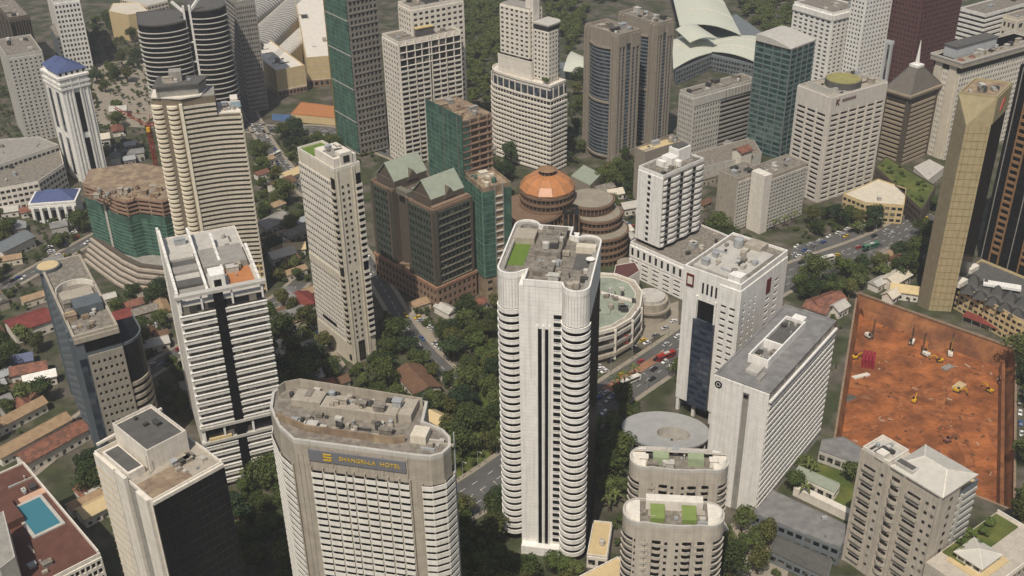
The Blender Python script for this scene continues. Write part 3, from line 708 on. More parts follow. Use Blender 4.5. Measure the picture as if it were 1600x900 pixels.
# ---- beige slab pair with window grid
def tplan():
    a0 = R(36)
    t = bld('hotel_slab', 'low beige hotel of two stepped slabs with small window grids', (1153, 281), (1123, 268), (1194, 266), 34, ang=a0)
    h, w_, d = t.h, t.w, t.d
    t.body(0, h, BEIGE); rf = t.roof(h, ROOF, ph=.9, pm=BEIGE); t.clutter(rf, 2, 2, w_ - 2, d - 2, t.zr, 8, 71)
    t.grid('R', 1, h - 1.5, 10, 13, .62, .55, LGREY, G1, dep=.5, m=(.5, .5, 0, 1), solo=False)
    t.fins('L', [d * .25, d * .6], 0, h, .6, .5, BEIGE)
    b = at(1203, 279, 34); lx = Vector((b.x - t.loc.x, b.y - t.loc.y, 0)); lx.rotate(Matrix.Rotation(-a0, 3, 'Z'))
    L2 = solve_len(b, Vector((math.cos(a0), math.sin(a0), 0)), 1261)
    x0, y0 = lx.x, lx.y; x1 = x0 + L2
    wing = [(x0, y0), (x1, y0), (x1, y0 + 16), (x0, y0 + 16)]
    t.add('wing_wall', MB().prism(wing, 0, h + .6).mesh('ww', BEIGE)); t.take(wing)
    t.add('wing_roof', MB().prism(offs(wing, -.5, True), h + .5, h + .9).mesh('wr', ROOF)); t.add('wing_parapet', ringm('wp', wing, h + .2, h + 1.6, -.4, .03, BEIGE))
    t.add('stair_tower', MB().box(x0 - 6, y0 - 1.5, 0, x0, y0 + 9, h + 3.5).mesh('stt', W2))
    t.grid(((x0, y0), (x1, y0)), 1, h - 1, 12, 13, .62, .55, LGREY, G1, dep=.5, m=(.8, .5, 0, 1), solo=False)
    t.clutter(rf, x0 + 3, y0 + 2, x1 - 3, y0 + 13, h + .9, 8, 72)
tplan()

# ---- bottom right beige tower with hipped white roof
def hip_tower():
    zp = 25
    t = bld('apartment_tower', 'beige apartment tower with white hipped roof beside the earth pit', (1472, 776), (1348, 698), (1503, 756), 53, ang=R(36))
    h, w_, d = t.h, t.w, t.d
    t.body(0, h, STONE); w2 = 14
    ext = [(w_, 1.5), (w_ + w2, 1.5), (w_ + w2, d * .55), (w_, d * .55)]
    t.body(0, h - 7, BGREY, ext, name='annex'); t.roof(h - 7, TAN, ext, .8, .4, BGREY)
    t.bands(((w_, 1.5), (w_ + w2, 1.5)), 4, 13, 3.2, 1.4, .35, LGREY, name='spandrel')
    t.fins(((w_, 1.5), (w_ + w2, 1.5)), [4.5], 0, h - 8, 1.2, .6, LGREY)
    # hipped roof of pale sheets
    pk = paint('pale_sheet_roof', srgb(190, 187, 178), var=.08, streak=.08)
    X0, X1, Y0, Y1 = -.8, w_ + 8, -.8, d * .62
    xm0, xm1, ym = (X0 + X1) / 2 - 2, (X0 + X1) / 2 + 2, (Y0 + Y1) / 2
    cen = ((X0 + X1) / 2, ym)
    c4 = [(X0, Y0), (X1, Y0), (X1, Y1), (X0, Y1)]; ra, rb = (cen[0], Y0 + 6, h + 3.6), (cen[0], Y1 - 6, h + 3.6)
    rf = t.add('roof', MB().prism(c4, h - .05, h + .35).mesh('eave', W2))
    for f in ([(*c4[0], h + .4), (*c4[1], h + .4), ra], [(*c4[1], h + .4), (*c4[2], h + .4), rb, ra], [(*c4[2], h + .4), (*c4[3], h + .4), rb], [(*c4[3], h + .4), (*c4[0], h + .4), ra, rb]):
        n = len(f); t.add('roof_slope', mesh('slope', f + [(x, y, z - .2) for x, y, z in f], [tuple(range(n)), tuple(range(2 * n - 1, n - 1, -1))] + [(i, n + i, n + (i + 1) % n, (i + 1) % n) for i in range(n)], pk), parent=rf)
    for a, b in ((ra, rb), (ra, (*c4[0], h + .4)), (ra, (*c4[1], h + .4)), (rb, (*c4[2], h + .4)), (rb, (*c4[3], h + .4))):
        t.add('ridge_cap', MB().bar(a, b, .45, .3).mesh('ridge', W2), parent=rf)
    t.add('roof_well', MB().box(.6, d * .38, h + .3, 4.2, d * .62, h + 2.2).mesh('well', LGREY), parent=rf)
    t.add('well_floor', MB().box(1.1, d * .40, h + 2.1, 3.7, d * .60, h + 2.25).mesh('wf', DGREY), parent=rf)
    r2 = t.roof(h, LGREY, [(0, d * .66), (w_, d * .66), (w_, d), (0, d)], 1.1, .4, W2); t.clutter(r2, 2, d * .7, w_ - 1, d - 1.5, h + .1, 9, 81, big=.8)
    t.clutter(r2, w_ + 2, 3, w_ + w2 - 2, d * .4, h - 6.9, 4, 82, big=.7)
    t.add('loft_window', MB().box(-.5, d - 9, h - .1, 3, d - 5.6, h + 2.5).mesh('lw', W2), parent=r2)
    # balconies: long slots, scalloped bay in the middle, small windows
    n = 11; p = 4.2
    for i in range(n):
        zz = h - 7.5 - i * p
        for c, wd in ((.13, 5.0), (.70, 5.2)):
            t.add('window', boxm(wd, .3, .9, G1, 'w'), t.onside('L', d * c, .0, zz + .9), -math.pi / 2)
            t.add('balcony', balc(wd + .4, STONE), t.onside('L', d * c, .0, zz), -math.pi / 2)
        for c in (.29, .86, .94): t.add('window', boxm(1.1, .3, 1.1, G1, 'w'), t.onside('L', d * c, .0, zz + 1), -math.pi / 2)
        me = MB().strip(arc(0, 2.2, 3.1, 220, 320, 7), 0, 1.3, -.2, 0).strip(arc(0, 2.2, 3.1, 220, 320, 7), -.2, 0, -1.4, 0).mesh('bay', STONE, 'bay')
        t.add('balcony', me, t.onside('L', d * .46, .0, zz + 1.4), -math.pi / 2)
        t.add('window', boxm(3.2, .3, 1.2, G5, 'w'), t.onside('L', d * .46, .0, zz + 2.7), -math.pi / 2)
    t.fins('L', [d * .005, d * .36, d * .56, d * .995], 0, h, 1.0, .5, STONE, 'pilaster')
    for i in range(12): t.add('window', boxm(1.4, .3, 1.4, G1, 'w'), t.onside('R', 6.5, .0, 5 + i * 3.9))
    # podium with roof garden
    po = [(-2, -14), (w_ + 34, -14), (w_ + 34, 2), (w_ + w2 + .6, 2), (w_ + w2 + .6, .8), (-2, -.6)]
    pd = t.add('podium', MB().prism([(-2, -22), (w_ + 30, -22), (w_ + 30, -.6), (-2, -.6)], 0, zp).mesh('pod', STONE)); t.take([(-2, -22), (w_ + 30, -22), (w_ + 30, 0), (-2, 0)])
    t.add('garden_bed', MB().box(w_ * .6, -10, zp, w_ + 28, -1.2, zp + .5).mesh('gb', GRASS), parent=pd)
    t.grid(((-2, -22), (w_ + 30, -22)), 0, zp, 14, 6, .6, .5, STONE, G1, dep=.3, solo=False)
    t.add('podium_parapet', MB().strip([(-2, -22), (w_ + 30, -22), (w_ + 30, -.6)], zp - .2, zp + 1, -.4, .02).mesh('pp', W2), parent=pd)
    t.add('podium_window', boxm(5, .3, 3, G1, 'w'), (w_ * .35, -21.9, zp - 4), 0, pd)
    return t, zp
HT, HZ = hip_tower()
def garden_pavilion():
    c = at(1528, 866, HZ + 3)
    t = Thing('garden_pavilion', 'small square white pavilion with pyramid roof near the earth pit', 'pavilion', (c.x, c.y, HZ), R(36))
    t.add('wall', MB().box(-5, -4.6, 0, 5, 4.6, 3.2).mesh('w', W2))
    rf = t.add('roof', MB().prism([(-6, -5.6), (6, -5.6), (6, 5.6), (-6, 5.6)], 3.2, 3.5).mesh('eave', W2))
    ap = (0, 0, 5.6); c4 = [(-6, -5.6, 3.55), (6, -5.6, 3.55), (6, 5.6, 3.55), (-6, 5.6, 3.55)]
    for i in range(4):
        f = [c4[i], c4[(i + 1) % 4], ap]; t.add('roof_slope', mesh('sl', f + [(x, y, z - .1) for x, y, z in f], [(0, 1, 2), (5, 4, 3), (0, 3, 4, 1), (1, 4, 5, 2), (2, 5, 3, 0)], MATS['pale_sheet_roof']), parent=rf)
        t.add('ridge_cap', MB().bar(c4[i], ap, .25).mesh('rc', W2), parent=rf)
    for k in ((0, -4.62), (-5.02, 0)):
        for j in (-3, 0, 3): t.add('window', boxm(2.2, .1, 1.6, G1, 'w') if k[0] == 0 else boxm(.1, 2.2, 1.6, G1, 'w'), (k[0] + (j if k[0] == 0 else 0), k[1] + (j if k[0] else 0), .9))
    t.add('deck', MB().box(-8, -7, 0, 9, 6.6, .3).mesh('dk', TAN))
garden_pavilion()

# ---- low buildings around the lawn court right of the slab hotel
def low_block(name, label, pts, h, wall, roofm, par=.4, win=None, z0=0, seed=None, cat='building', n=4, group=None):
    P = [at(*p, h) for p in pts]; c = sum(P, Vector()) / len(P)
    t = Thing(name, label, cat, (c.x, c.y, z0), 0, group); o = [(p.x - c.x, p.y - c.y) for p in P]
    ar = sum(o[i - 1][0] * o[i][1] - o[i][0] * o[i - 1][1] for i in range(len(o)))
    if ar < 0: o = o[::-1]
    t.h = h - z0; t.body(0, h - z0, wall, o); rf = t.roof(h - z0, roofm, o, par, .35, roofm if par < .5 else wall)
    if win:
        nz = max(1, int((h - z0) / 3.4))
        for i in range(len(o)):
            a, b = edge(o, i); L = math.hypot(b[0] - a[0], b[1] - a[1])
            ny = -(b[0] - a[0]) ; mid = ((a[0] + b[0]) / 2, (a[1] + b[1]) / 2); nrm = Vector((b[1] - a[1], -(b[0] - a[0])))
            if L > 4 and nrm.y < 0: t.grid((a, b), .2, h - z0 - .3, max(2, int(L / 3.2)), nz, .7, .5, wall, win, dep=.25, solo=False)
    if seed is not None:
        xs = [x for x, y in o]; ys = [y for x, y in o]; k = 0; rd = random.Random(seed)
        while k < n:
            x, y = rd.uniform(min(xs), max(xs)), rd.uniform(min(ys), max(ys))
            if inside(x, y, offs(o, -1.8, True)): t.clutter(rf, x, y, x, y, t.zr, 1, seed * 7 + k, big=.8)
            k += 1
    t.o = o; t.rf = rf; return t
low_block('annex_building', 'low grey roofed annex with dark glazed front below the lawn court', [(1176, 802), (1206, 766), (1330, 824), (1312, 856)], 9, BGREY, ROOFG, win=G1, seed=91)
low_block('annex_building', 'grey roofed annex at the back of the lawn court by the pit', [(1284, 688), (1318, 683), (1356, 706), (1342, 726), (1280, 704)], 6, LGREY, ROOFG, win=G1)
low_block('annex_building', 'pale green roofed hall standing on the lawn court', [(1238, 740), (1248, 728), (1312, 756), (1303, 770)], 5, W2, COPG, win=G1)
low_block('terrace_building', 'stepped dark terrace block below the grey roofed annex', [(1203, 862), (1210, 836), (1300, 874), (1292, 904)], 5, BGREY, DGREY, win=G1)
low_block('court_wall', 'pale garden wall between the lawn court and grey annex', [(1240, 762), (1246, 756), (1330, 796), (1326, 803)], 4, W2, W2, par=.2)
sheet('lawn', [(1232, 765), (1250, 715), (1345, 745), (1335, 800), (1320, 805)], GRASS, z=.02)
low_block('cabin', 'small grey rooftop cabin between the white tower and rounded towers', [(917, 868), (927, 815), (956, 818), (948, 872)], 6, W2, TAN, par=.8, win=G1, seed=93)
low_block('cabin', 'low tan roofed block at the bottom edge below rounded beige towers', [(900, 905), (965, 872), (1010, 905), (960, 935)], 10, W2, TAN, par=.9, seed=94)

# ---- far left slim blue-grey tower
def slim_tower():
    t = bld('office_tower', 'slim blue-grey office tower with square window grid and cluttered roof', (114, 531), (62, 447), (185, 511), 68, ang=R(30))
    h, w_, d = t.h, t.w, t.d; SLB = paint('dark_blue_grey', srgb(92, 100, 105), var=.12, streak=.14); SLG = paint('grey_grid', srgb(150, 144, 132), var=.12, streak=.16)
    t.body(0, h, SLB); rf = t.roof(h, ROOF, ph=1.3, pt=1.0, pm=BEIGE); z = t.zr
    t.add('plant_room', MB().box(5, 17, z, 16, 26, z + 4).mesh('pr', SLB), parent=rf)
    t.add('plant_room', MB().box(2, 30, z, 15, 38, z + 2).mesh('pr', BEIGE), parent=rf)
    t.add('curved_screen', MB().strip(arc(9, 38, 8, 10, 170, 10)[::-1], z, z + 2.5, 0, .4).mesh('cs', W2), parent=rf)
    t.clutter(rf, 2, 3, 15, 40, z, 34, 101, mats=[BEIGE, TAN, RAW, LGREY, ROOF])
    tr = t.add('turret', MB().cyl(3, d - 4, h, h + 1.5, 5.4, 20).mesh('tu', SLB), parent=rf); t.add('turret_deck', MB().cyl(3, d - 4, h + 1.4, h + 1.7, 4.6, 20).mesh('td', TAN), parent=rf)
    # front grid
    g0 = w_ * .22
    t.add('glass_strip', boxm(w_ * .16, .2, h - 10, G2, 'gs'), t.onside('R', w_ * .11, .05, 0))
    t.grid('R', 0, h - 9, 6, 15, .46, .42, SLG, G4, t0=g0, m=(.4, .4, 1, 2), dep=.5)
    t.add('attic_glazing', boxm(w_ * .8, .3, 4.5, G4, 'ag'), t.onside('R', w_ * .6, .1, h - 7)); t.bands('R', h - 2.2, 1, 1, 2.2, .6, BEIGE, name='cornice')
    # left flank: fin, window column
    t.fins('L', [1.2, d - 4, d - 12], 0, h - 2, 2.6, .9, SLB, 'pier')
    for i in range(17): t.add('window', boxm(5, .2, 1.7, G4, 'w'), t.onside('L', d - 8, .05, 3 + i * 3.7), -math.pi / 2)
    t.grid('L', 0, h - 3, 8, 17, .6, .5, SLB, G1, t0=3, t1=d - 14, dep=.3, solo=False)
    # curved dark bay on the right
    bay = [(w_, .6)] + [(w_ + 9.5 * math.sin(R(a)), .6 + 10 - 10 * math.cos(R(a))) for a in range(15, 91, 15)] + [(w_ + 9.5, 22), (w_, 22)]
    t.add('curved_bay', MB().prism(bay, 0, h - 9).mesh('cb', G4)); t.take(bay)
    front = bay[:7] + [(w_ + 9.5, 22)]
    t.add('bay_rim', MB().strip(front, h - 9.2, h - 8, -.3, .3).mesh('br', SLB))
    me = MB().strip(front, 0, 1.6, 0, .6).mesh('bb', BEIGE)
    for i in range(12): t.add('balcony_band', me, (0, 0, 1.5 + i * 3.4))
slim_tower()

# ---- stepped white tower with dark glass spine
def spine_tower():
    t = bld('office_tower', 'white banded office tower with dark glass spine and sloping roof beams', (278, 462), (247, 383), (408, 436), 94, ang=R(22))
    h, w_, d = t.h, t.w, t.d
    t.body(0, h - 5, GREY); rf = t.roof(h - 5, LGREY, ph=.6, pm=W2); z = t.zr
    n = 23; p = (h - 10) / n; cut = (6, 7)
    sx0, sx1 = w_ * .40, w_ * .52
    for i in range(n):
        if i in cut: continue
        zz = 3 + i * p; g = .35 * (i % 2)
        for a, b in ((-.8, sx0), (sx1, w_ + .8 + (0 if i > 7 else 2.0))):
            o = t.add('spandrel', boxm(b - a, 2.0, p * .45, BANDG, 'sp'), t.onside('R', (a + b) / 2, .2, zz))
            t.add('ledge', boxm(b - a + .2, .5, .25, W_, 'lg'), (0, -1.05, p * .45), 0, o)
    t.add('glazing', boxm(w_ - .4, .1, h - 6, G1, 'gz'), t.onside('R', w_ / 2, .06, .5))
    t.add('glass_spine', boxm(sx1 - sx0, 1.4, h - 1, G4, 'gs'), t.onside('R', (sx0 + sx1) / 2, .5, 0))
    # terrace level frames
    for zz in (3 + 6 * p - .4, 3 + 8 * p - .5, h - 1.2): t.add('frame_beam', boxm(w_ + 3, 2.6, 1.2, LGREY, 'fb'), t.onside('R', w_ / 2, .4, zz))
    for x in (0, 8, 19.5, w_ - .3): t.add('frame_post', boxm(.8, .8, 2 * p, W_, 'fp'), t.onside('R', x, .8, 3 + 6 * p)); t.add('frame_post', boxm(.7, .7, 7, W_, 'fp2'), t.onside('R', x, .6, h - 7.5))
    t.add('terrace_planter', boxm(9, 1, 1.2, TAN, 'tp'), t.onside('R', 6, .8, 3 + 6 * p + .8))
    # left flank louvres
    t.bands('L', 2, 27, (h - 6) / 27, (h - 6) / 27 * .62, .5, LGREY, name='louvre_band')
    t.fins('L', [.5, d - .5], 0, h + 1, 1.2, 1.0, W_, 'edge_beam')
    # stepped white beams over the roof, glazed slopes between
    for x, y0, y1 in ((0, 0, d), (w_ * .36, 2, d * .95), (w_ * .62, d * .30, d * .8), (w_, 0, d * .55)):
        for k in range(8):
            ya, yb = y0 + (y1 - y0) * k / 8, y0 + (y1 - y0) * (k + 1) / 8
            t.add('roof_beam', MB().hexa([(x - .5, ya, z + .6 + k * .35), (x + .5, ya, z + .6 + k * .35), (x + .5, yb, z + .9 + k * .35), (x - .5, yb, z + .9 + k * .35), (x - .5, ya, z + 2.6 + k * .35), (x + .5, ya, z + 2.6 + k * .35), (x + .5, yb, z + 2.4 + k * .35), (x - .5, yb, z + 2.4 + k * .35)]).mesh('rb', W_), parent=rf)
    for k in range(6): t.add('sloping_deck', MB().box(1, 6 + k * 6, z, w_ * .34, 11.4 + k * 6, z + 1 + (k % 2) * .8).mesh('sd', [GREY, DGREY, LGREY][k % 3]), parent=rf)
    t.add('lift_house', MB().box(w_ * .42, 8, z, w_ * .6, 15, z + 6).mesh('lh', W_), parent=rf)
    t.add('door', MB().box(w_ * .46, 7.9, z, w_ * .55, 8.02, z + 4).mesh('dr', G4), parent=rf)
    t.add('terracotta_deck', MB().box(w_ * .66, 8, z, w_ * .96, 22, z + .3).mesh('tdk', paint('terracotta', srgb(176, 120, 78), var=.1, streak=0)), parent=rf)
    t.add('plant_room', MB().box(w_ * .40, 22, z, w_ * .95, 38, z + 3).mesh('pr', GREY), parent=rf)
    t.clutter(rf, 3, 4, w_ - 3, d - 6, z, 12, 111)
    t.add('pylon', boxm(2.4, 2.4, 14, W_, 'py'), (w_ + .5, -3.4, 0))
spine_tower()

# ---- bottom left: white / black tower
def black_side():
    t = bld('office_tower', 'white ribbed tower with one black glass side at the bottom left', (238, 785), (148, 757), (348, 733), 85, ang=R(46))
    h, w_, d = t.h, t.w, t.d
    t.body(0, h, W2); rf = t.roof(h, BEIGE, ph=.9, pm=W2); z = t.zr
    t.add('glass_side', boxm(w_, .5, h - 1, G4, 'gs'), t.onside('R', w_ / 2, .25, 0))
    t.fins('R', [i * w_ / 12 for i in range(13)], 0, h - 1, .15, .6, BLACK, 'mullion'); t.bands('R', 2, 24, 3.4, .3, .62, BLACK, name='transom')
    t.bands('R', h - .9, 1, 1, 1.2, .7, W2, name='cornice')
    for a, b, o in ((d * .01, d * .36, .3), (d * .46, d * .62, 1.2), (d * .78, d * .97, .9)): t.add('wall_rib', boxm(b - a, 1.2, h + (.6 if o < 1 else 2.4), W2, 'wr'), t.onside('L', (a + b) / 2, o - .3, 0), -math.pi / 2)
    for i in range(24): t.add('window', boxm(1.5, .3, 1.7, G5, 'w'), t.onside('L', d * .41, .05, 2 + i * 3.4), -math.pi / 2)
    for i in range(24): t.add('floor_joint', boxm(d * .34, .1, .2, TAN, 'fj'), t.onside('L', d * .185, .93, 2 + i * 3.4), -math.pi / 2)
    t.add('groove_wall', boxm(d * .15, .4, h, GREY, 'gw'), t.onside('L', d * .70, .1, 0), -math.pi / 2)
    ph = t.add('penthouse', MB().box(w_ * .30, d * .38, z, w_ * .86, d * .98, z + 7).mesh('ph', W2), parent=rf)
    t.add('penthouse_roof', MB().box(w_ * .33, d * .41, z + 7, w_ * .83, d * .95, z + 7.25).mesh('phr', DGREY), parent=rf)
    t.add('penthouse_parapet', ringm('pp', [(w_ * .30, d * .38), (w_ * .86, d * .38), (w_ * .86, d * .98), (w_ * .30, d * .98)], z + 6.8, z + 7.9, -.4, .03, W2), parent=rf)
    t.add('stair_head', MB().box(w_ * .02, d * .40, z, w_ * .24, d * .86, z + 2.6).mesh('sh', W2), parent=rf); t.add('dark_deck', MB().box(w_ * .04, d * .43, z + 2.6, w_ * .22, d * .83, z + 2.8).mesh('dd', DGREY), parent=rf)
    t.add('roof_beam', MB().bar((w_ * .05, d * .995, z + 2.6), (w_ * 1.0, d * .995, z + 4), .8).mesh('rb', W2), parent=rf)
    t.add('timber_deck', MB().box(w_ * .04, .6, z, w_ * .6, d * .3, z + .25).mesh('tdk', RAW), parent=rf)
    t.clutter(rf, w_ * .5, 2, w_ - 2, d * .3, z, 9, 121, big=.7); t.clutter(rf, w_ * .36, d * .5, w_ * .8, d * .9, z + 7.2, 3, 122, big=.6)
    t.add('antenna_mast', MB().cyl(0, 0, 0, 7, .12, 6).mesh('am', STEEL), (w_ * .26, d * .35, z), 0, rf)
black_side()

# ---- bottom left corner: pool deck building
def pool_block():
    t = bld('apartment_block', 'brown roofed apartment block with a blue swimming pool on its roof', (42, 925), (-70, 862), (157, 829), 32, ang=R(42))
    h, w_, d = t.h, t.w, t.d
    t.body(0, h, LGREY); DECK = paint('brown_deck', srgb(98, 66, 56), var=.2, streak=0, scale=.3)
    rf = t.roof(h, DECK, ph=.8, pm=W2); z = t.zr
    t.grid('R', .2, h - .8, 13, 9, .72, .62, W2, G4, dep=.6, m=(.4, .4, 0, .3)); t.grid('L', .2, h - .8, 8, 9, .72, .62, W2, G1, dep=.6, solo=False)
    wat = plain('pool_water', (.05, .19, .24, 1), .06)
    x0, x1, y0, y1 = w_ * .50, w_ * .86, d * .36, d * .64
    pool = t.add('swimming_pool', MB().box(x0, y0, z, x1, y1, z + .5).mesh('pw', wat), parent=rf)
    t.add('pool_rim', ringm('rim', [(x0, y0), (x1, y0), (x1, y1), (x0, y1)], z, z + .62, -.02, 1.2, LGREY), parent=rf)
    t.add('pool_terrace', MB().box(x0 + 3, y1 + 1.6, z, x1 + 3, y1 + 5, z + .2).mesh('pt', paint('pink_paving', srgb(196, 160, 136), var=.1, streak=0)), parent=rf)
    t.add('boundary_wall', MB().strip([(w_ * 1.0, .5), (w_, d * .98)], z, z + 1.6, -.6, -.1).mesh('bw', W2), parent=rf)
    t.add('roof_house', MB().box(4, d * .5, z, 13, d * .7, z + 3).mesh('rh', DECK), parent=rf)
    t.clutter(rf, w_ * .2, d * .7, w_ * .9, d * .95, z, 10, 131, big=.8); t.clutter(rf, 3, 3, w_ * .4, d * .3, z, 5, 132, big=.7)
pool_block()
low_block('grey_block', 'plain grey wedge of a building cut by the left edge beside the pool', [(-30, 870), (-14, 812), (6, 800), (24, 872), (0, 890)], 44, LGREY, GREY, par=.6)

# ---- cream slab tower
def cream_slab():
    t = bld('hotel_tower', 'slender cream slab tower with fine window rows beside a brown building', (553, 570), (500, 516), (589, 552), 0, ang=R(38))
    h = 103; t.h = h; w_, d = t.w, t.d
    t.body(0, h, CREAM); rf = t.roof(h, CREAM, ph=1.2, pm=W2); z = t.zr
    t.grid('L', 12, h * .44, 16, 13, .74, .42, W2, G1, dep=.3, t1=d * .88, solo=False); t.grid('L', h * .48, h - 6, 16, 14, .74, .42, W2, G1, dep=.3, t1=d * .88, solo=False)
    t.bands('L', h * .44, 1, 1, h * .04, .55, CREAM, t1=d * .88, name='belt_course'); t.bands('L', 0, 1, 1, 11.6, .5, CREAM, name='plinth', t1=d * .88)
    t.add('dark_band', boxm(13, .3, 1.6, G4, 'db'), t.onside('L', d * .42, .5, 16), -math.pi / 2)
    t.add('glazing', boxm(d * .11, .1, h - 16, G4, 'gz'), t.onside('L', d * .94, .05, 12), -math.pi / 2)
    n = 26; p = (h - 20) / n
    for i in range(n):
        if i == 12: continue
        t.add('balcony', balc(d * .11, CREAM), t.onside('L', d * .94, .0, 13 + i * p), -math.pi / 2)
        t.add('balcony', balc(w_ * .22, W2), t.onside('R', w_ * .88, .0, 13 + i * p)); 
        for x in (.26, .48): t.add('window', boxm(1.0, .24, 1.3, G5, 'w'), t.onside('R', w_ * x, .0, 14 + i * p))
    t.add('glazing', boxm(w_ * .22, .1, h - 16, G4, 'gz'), t.onside('R', w_ * .88, .05, 12)); t.fins('R', [w_ * .1, w_ * .68, w_ * .76], 0, h, .5, .4, CREAM, 'pilaster')
    t.add('entrance_glass', boxm(3.4, .3, 11, G5, 'eg'), t.onside('R', w_ * .4, .1, 1)); t.add('entrance_window', boxm(2, .3, 3, G4, 'ew'), t.onside('L', d * .94, .2, 2), -math.pi / 2)
    t.add('crown_block', MB().box(1, 1, z, w_ - 1, d * .55, z + 5).box(w_ * .3, .4, z, w_ * .75, 5, z + 7).mesh('cb', W2), parent=rf)
    t.add('crown_louvre', MB().box(2, 3, z + 5, w_ - 3, d * .3, z + 5.5).mesh('cl', GREY), parent=rf)
    t.add('crown_opening', boxm(3, .3, 3, DARK, 'co'), (w_ * .52, .3, z + 2.5), 0, rf)
    t.add('roof_garden', MB().box(1, d * .62, z, w_ - 1, d - 1, z + .4).mesh('rg', TURF), parent=rf); t.clutter(rf, 2, 6, w_ - 2, d * .5, z + 5, 8, 141, big=.7)
cream_slab()

# ---- brown building with green gables
def gable(t, rf, x0, x1, y0, y1, z, rise, mat, over=.8, ends=None):
    ym = (y0 + y1) / 2; a = [(x0 - over, y0 - over, z), (x1 + over, y0 - over, z), (x1 + over, ym, z + rise), (x0 - over, ym, z + rise)]
    b = [(x1 + over, y1 + over, z), (x0 - over, y1 + over, z), (x0 - over, ym, z + rise), (x1 + over, ym, z + rise)]
    for f in (a, b):
        t.add('roof_slope', mesh('slope', f + [(x, y, zz - .4) for x, y, zz in f], [(0, 1, 2, 3), (7, 6, 5, 4), (0, 4, 5, 1), (1, 5, 6, 2), (2, 6, 7, 3), (3, 7, 4, 0)], mat), parent=rf)
    e = ends or BROWN
    t.add('gable_wall', mesh('gw', [(x0, y0, z - .1), (x1, y0, z - .1), (x1, y1, z - .1), (x0, y1, z - .1), (x0, ym, z + rise - .6), (x1, ym, z + rise - .6)], [(3, 0, 4), (1, 2, 5), (0, 1, 5, 4), (2, 3, 4, 5)], e), parent=rf)
def brown_gables():
    t = bld('office_block', 'brown and green netted block with pale green gabled roofs', (677, 332), (580, 275), (736, 306), 58, ang=R(42))
    h, w_, d = t.h, t.w, t.d; zp = 15
    main = [(0, 0), (w_, 0), (w_, d), (-0, d), (0, d * .66), (4, d * .66), (4, d * .44), (0, d * .44)]
    t.body(zp, h, BROWN, main, take=False); t.body(0, zp, REDB, [(-.8, -.8), (w_ + .8, -.8), (w_ + .8, d + .8), (-.8, d + .8)], name='podium')
    rf = t.roof(h, BROWN, main, 1.2, .5, REDB); z = t.zr
    # podium pilasters and windows
    t.grid(((-.8, -.8), (w_ + .8, -.8)), .5, zp - 1.4, 8, 3, .5, .55, REDB, G5, dep=.4); t.grid(((-.8, d + .8), (-.8, -.8)), .5, zp - 1.4, 18, 3, .5, .55, REDB, G5, dep=.4, solo=False)
    t.add('cornice', ringm('cn', [(-.8, -.8), (w_ + .8, -.8), (w_ + .8, d + .8), (-.8, d + .8)], zp - 1.2, zp + .3, -.2, .7, paint('pale_brick', srgb(160, 124, 100))))
    # upper floors
    n = 10; p = (h - zp - 2) / n
    t.grid('R', zp + .4, h - 1, 8, n, .74, .6, NETD, G1, dep=.5, m=(2, 1, 0, 0)); t.bands('R', zp + 1, n, p, .5, .9, paint('dusty_ledge', srgb(116, 112, 100)), t0=3, t1=w_ - 1, name='ledge')
    t.grid('L', zp + .4, h - 1, 9, n, .6, .6, NETD, G5, dep=.5, t0=d * .57, t1=d, solo=False, m=(0, 1.5, 0, 0)); t.grid('L', zp + .4, h - 1, 7, n, .6, .6, NETD, G5, dep=.5, t0=0, t1=d * .33, solo=False)
    t.fins('L', [d * .985, d * .6, d * .3, d * .02], zp, h + 1, 1.6, .9, BROWN, 'corner_pier'); t.fins('R', [1.2, w_ - .6], zp, h + 1, 1.6, .9, BROWN, 'corner_pier')
    # stepped attic and gables
    for (y0, y1) in ((2, d * .40), (d * .62, d * .98)):
        t.add('attic_wall', MB().box(2, y0 + 1.5, z, w_ - 2, y1 - 1.5, z + 5).mesh('aw', BROWN), parent=rf)
        gable(t, rf, 2.6, w_ - 2, y0 + 2.5, y1 - 2.5, z + 5, 8.5, COPG)
        x = w_ * .55; yy = y0 + 1.0
        t.add('dormer', mesh('dm', [(x - 4, yy, z + 3), (x + 4, yy, z + 3), (x, yy, z + 8.6), (x - 4, yy + 7, z + 3), (x + 4, yy + 7, z + 3), (x, yy + 7, z + 8.6)], [(0, 1, 2), (5, 4, 3), (0, 2, 5, 3), (2, 1, 4, 5), (1, 0, 3, 4)], BROWN), parent=rf)
    t.add('terrace_step', MB().box(.5, .5, z, w_ - .5, 3, z + 2).mesh('ts', REDB), parent=rf); t.add('terrace_step', MB().box(.5, d * .42, z, 4, d * .6, z + 3).mesh('ts', paint('dusty_ledge', srgb(116, 112, 100))), parent=rf)
    t.add('arched_porch', MB().strip(arc(0, 0, 3.4, 0, 180, 10), 0, 1.2, -.6, .6).mesh('ap', REDB), t.onside('L', d * .5, -.2, zp + .5), 0)
    t.clutter(rf, 5, d * .46, w_ - 3, d * .58, z, 6, 151)
brown_gables()

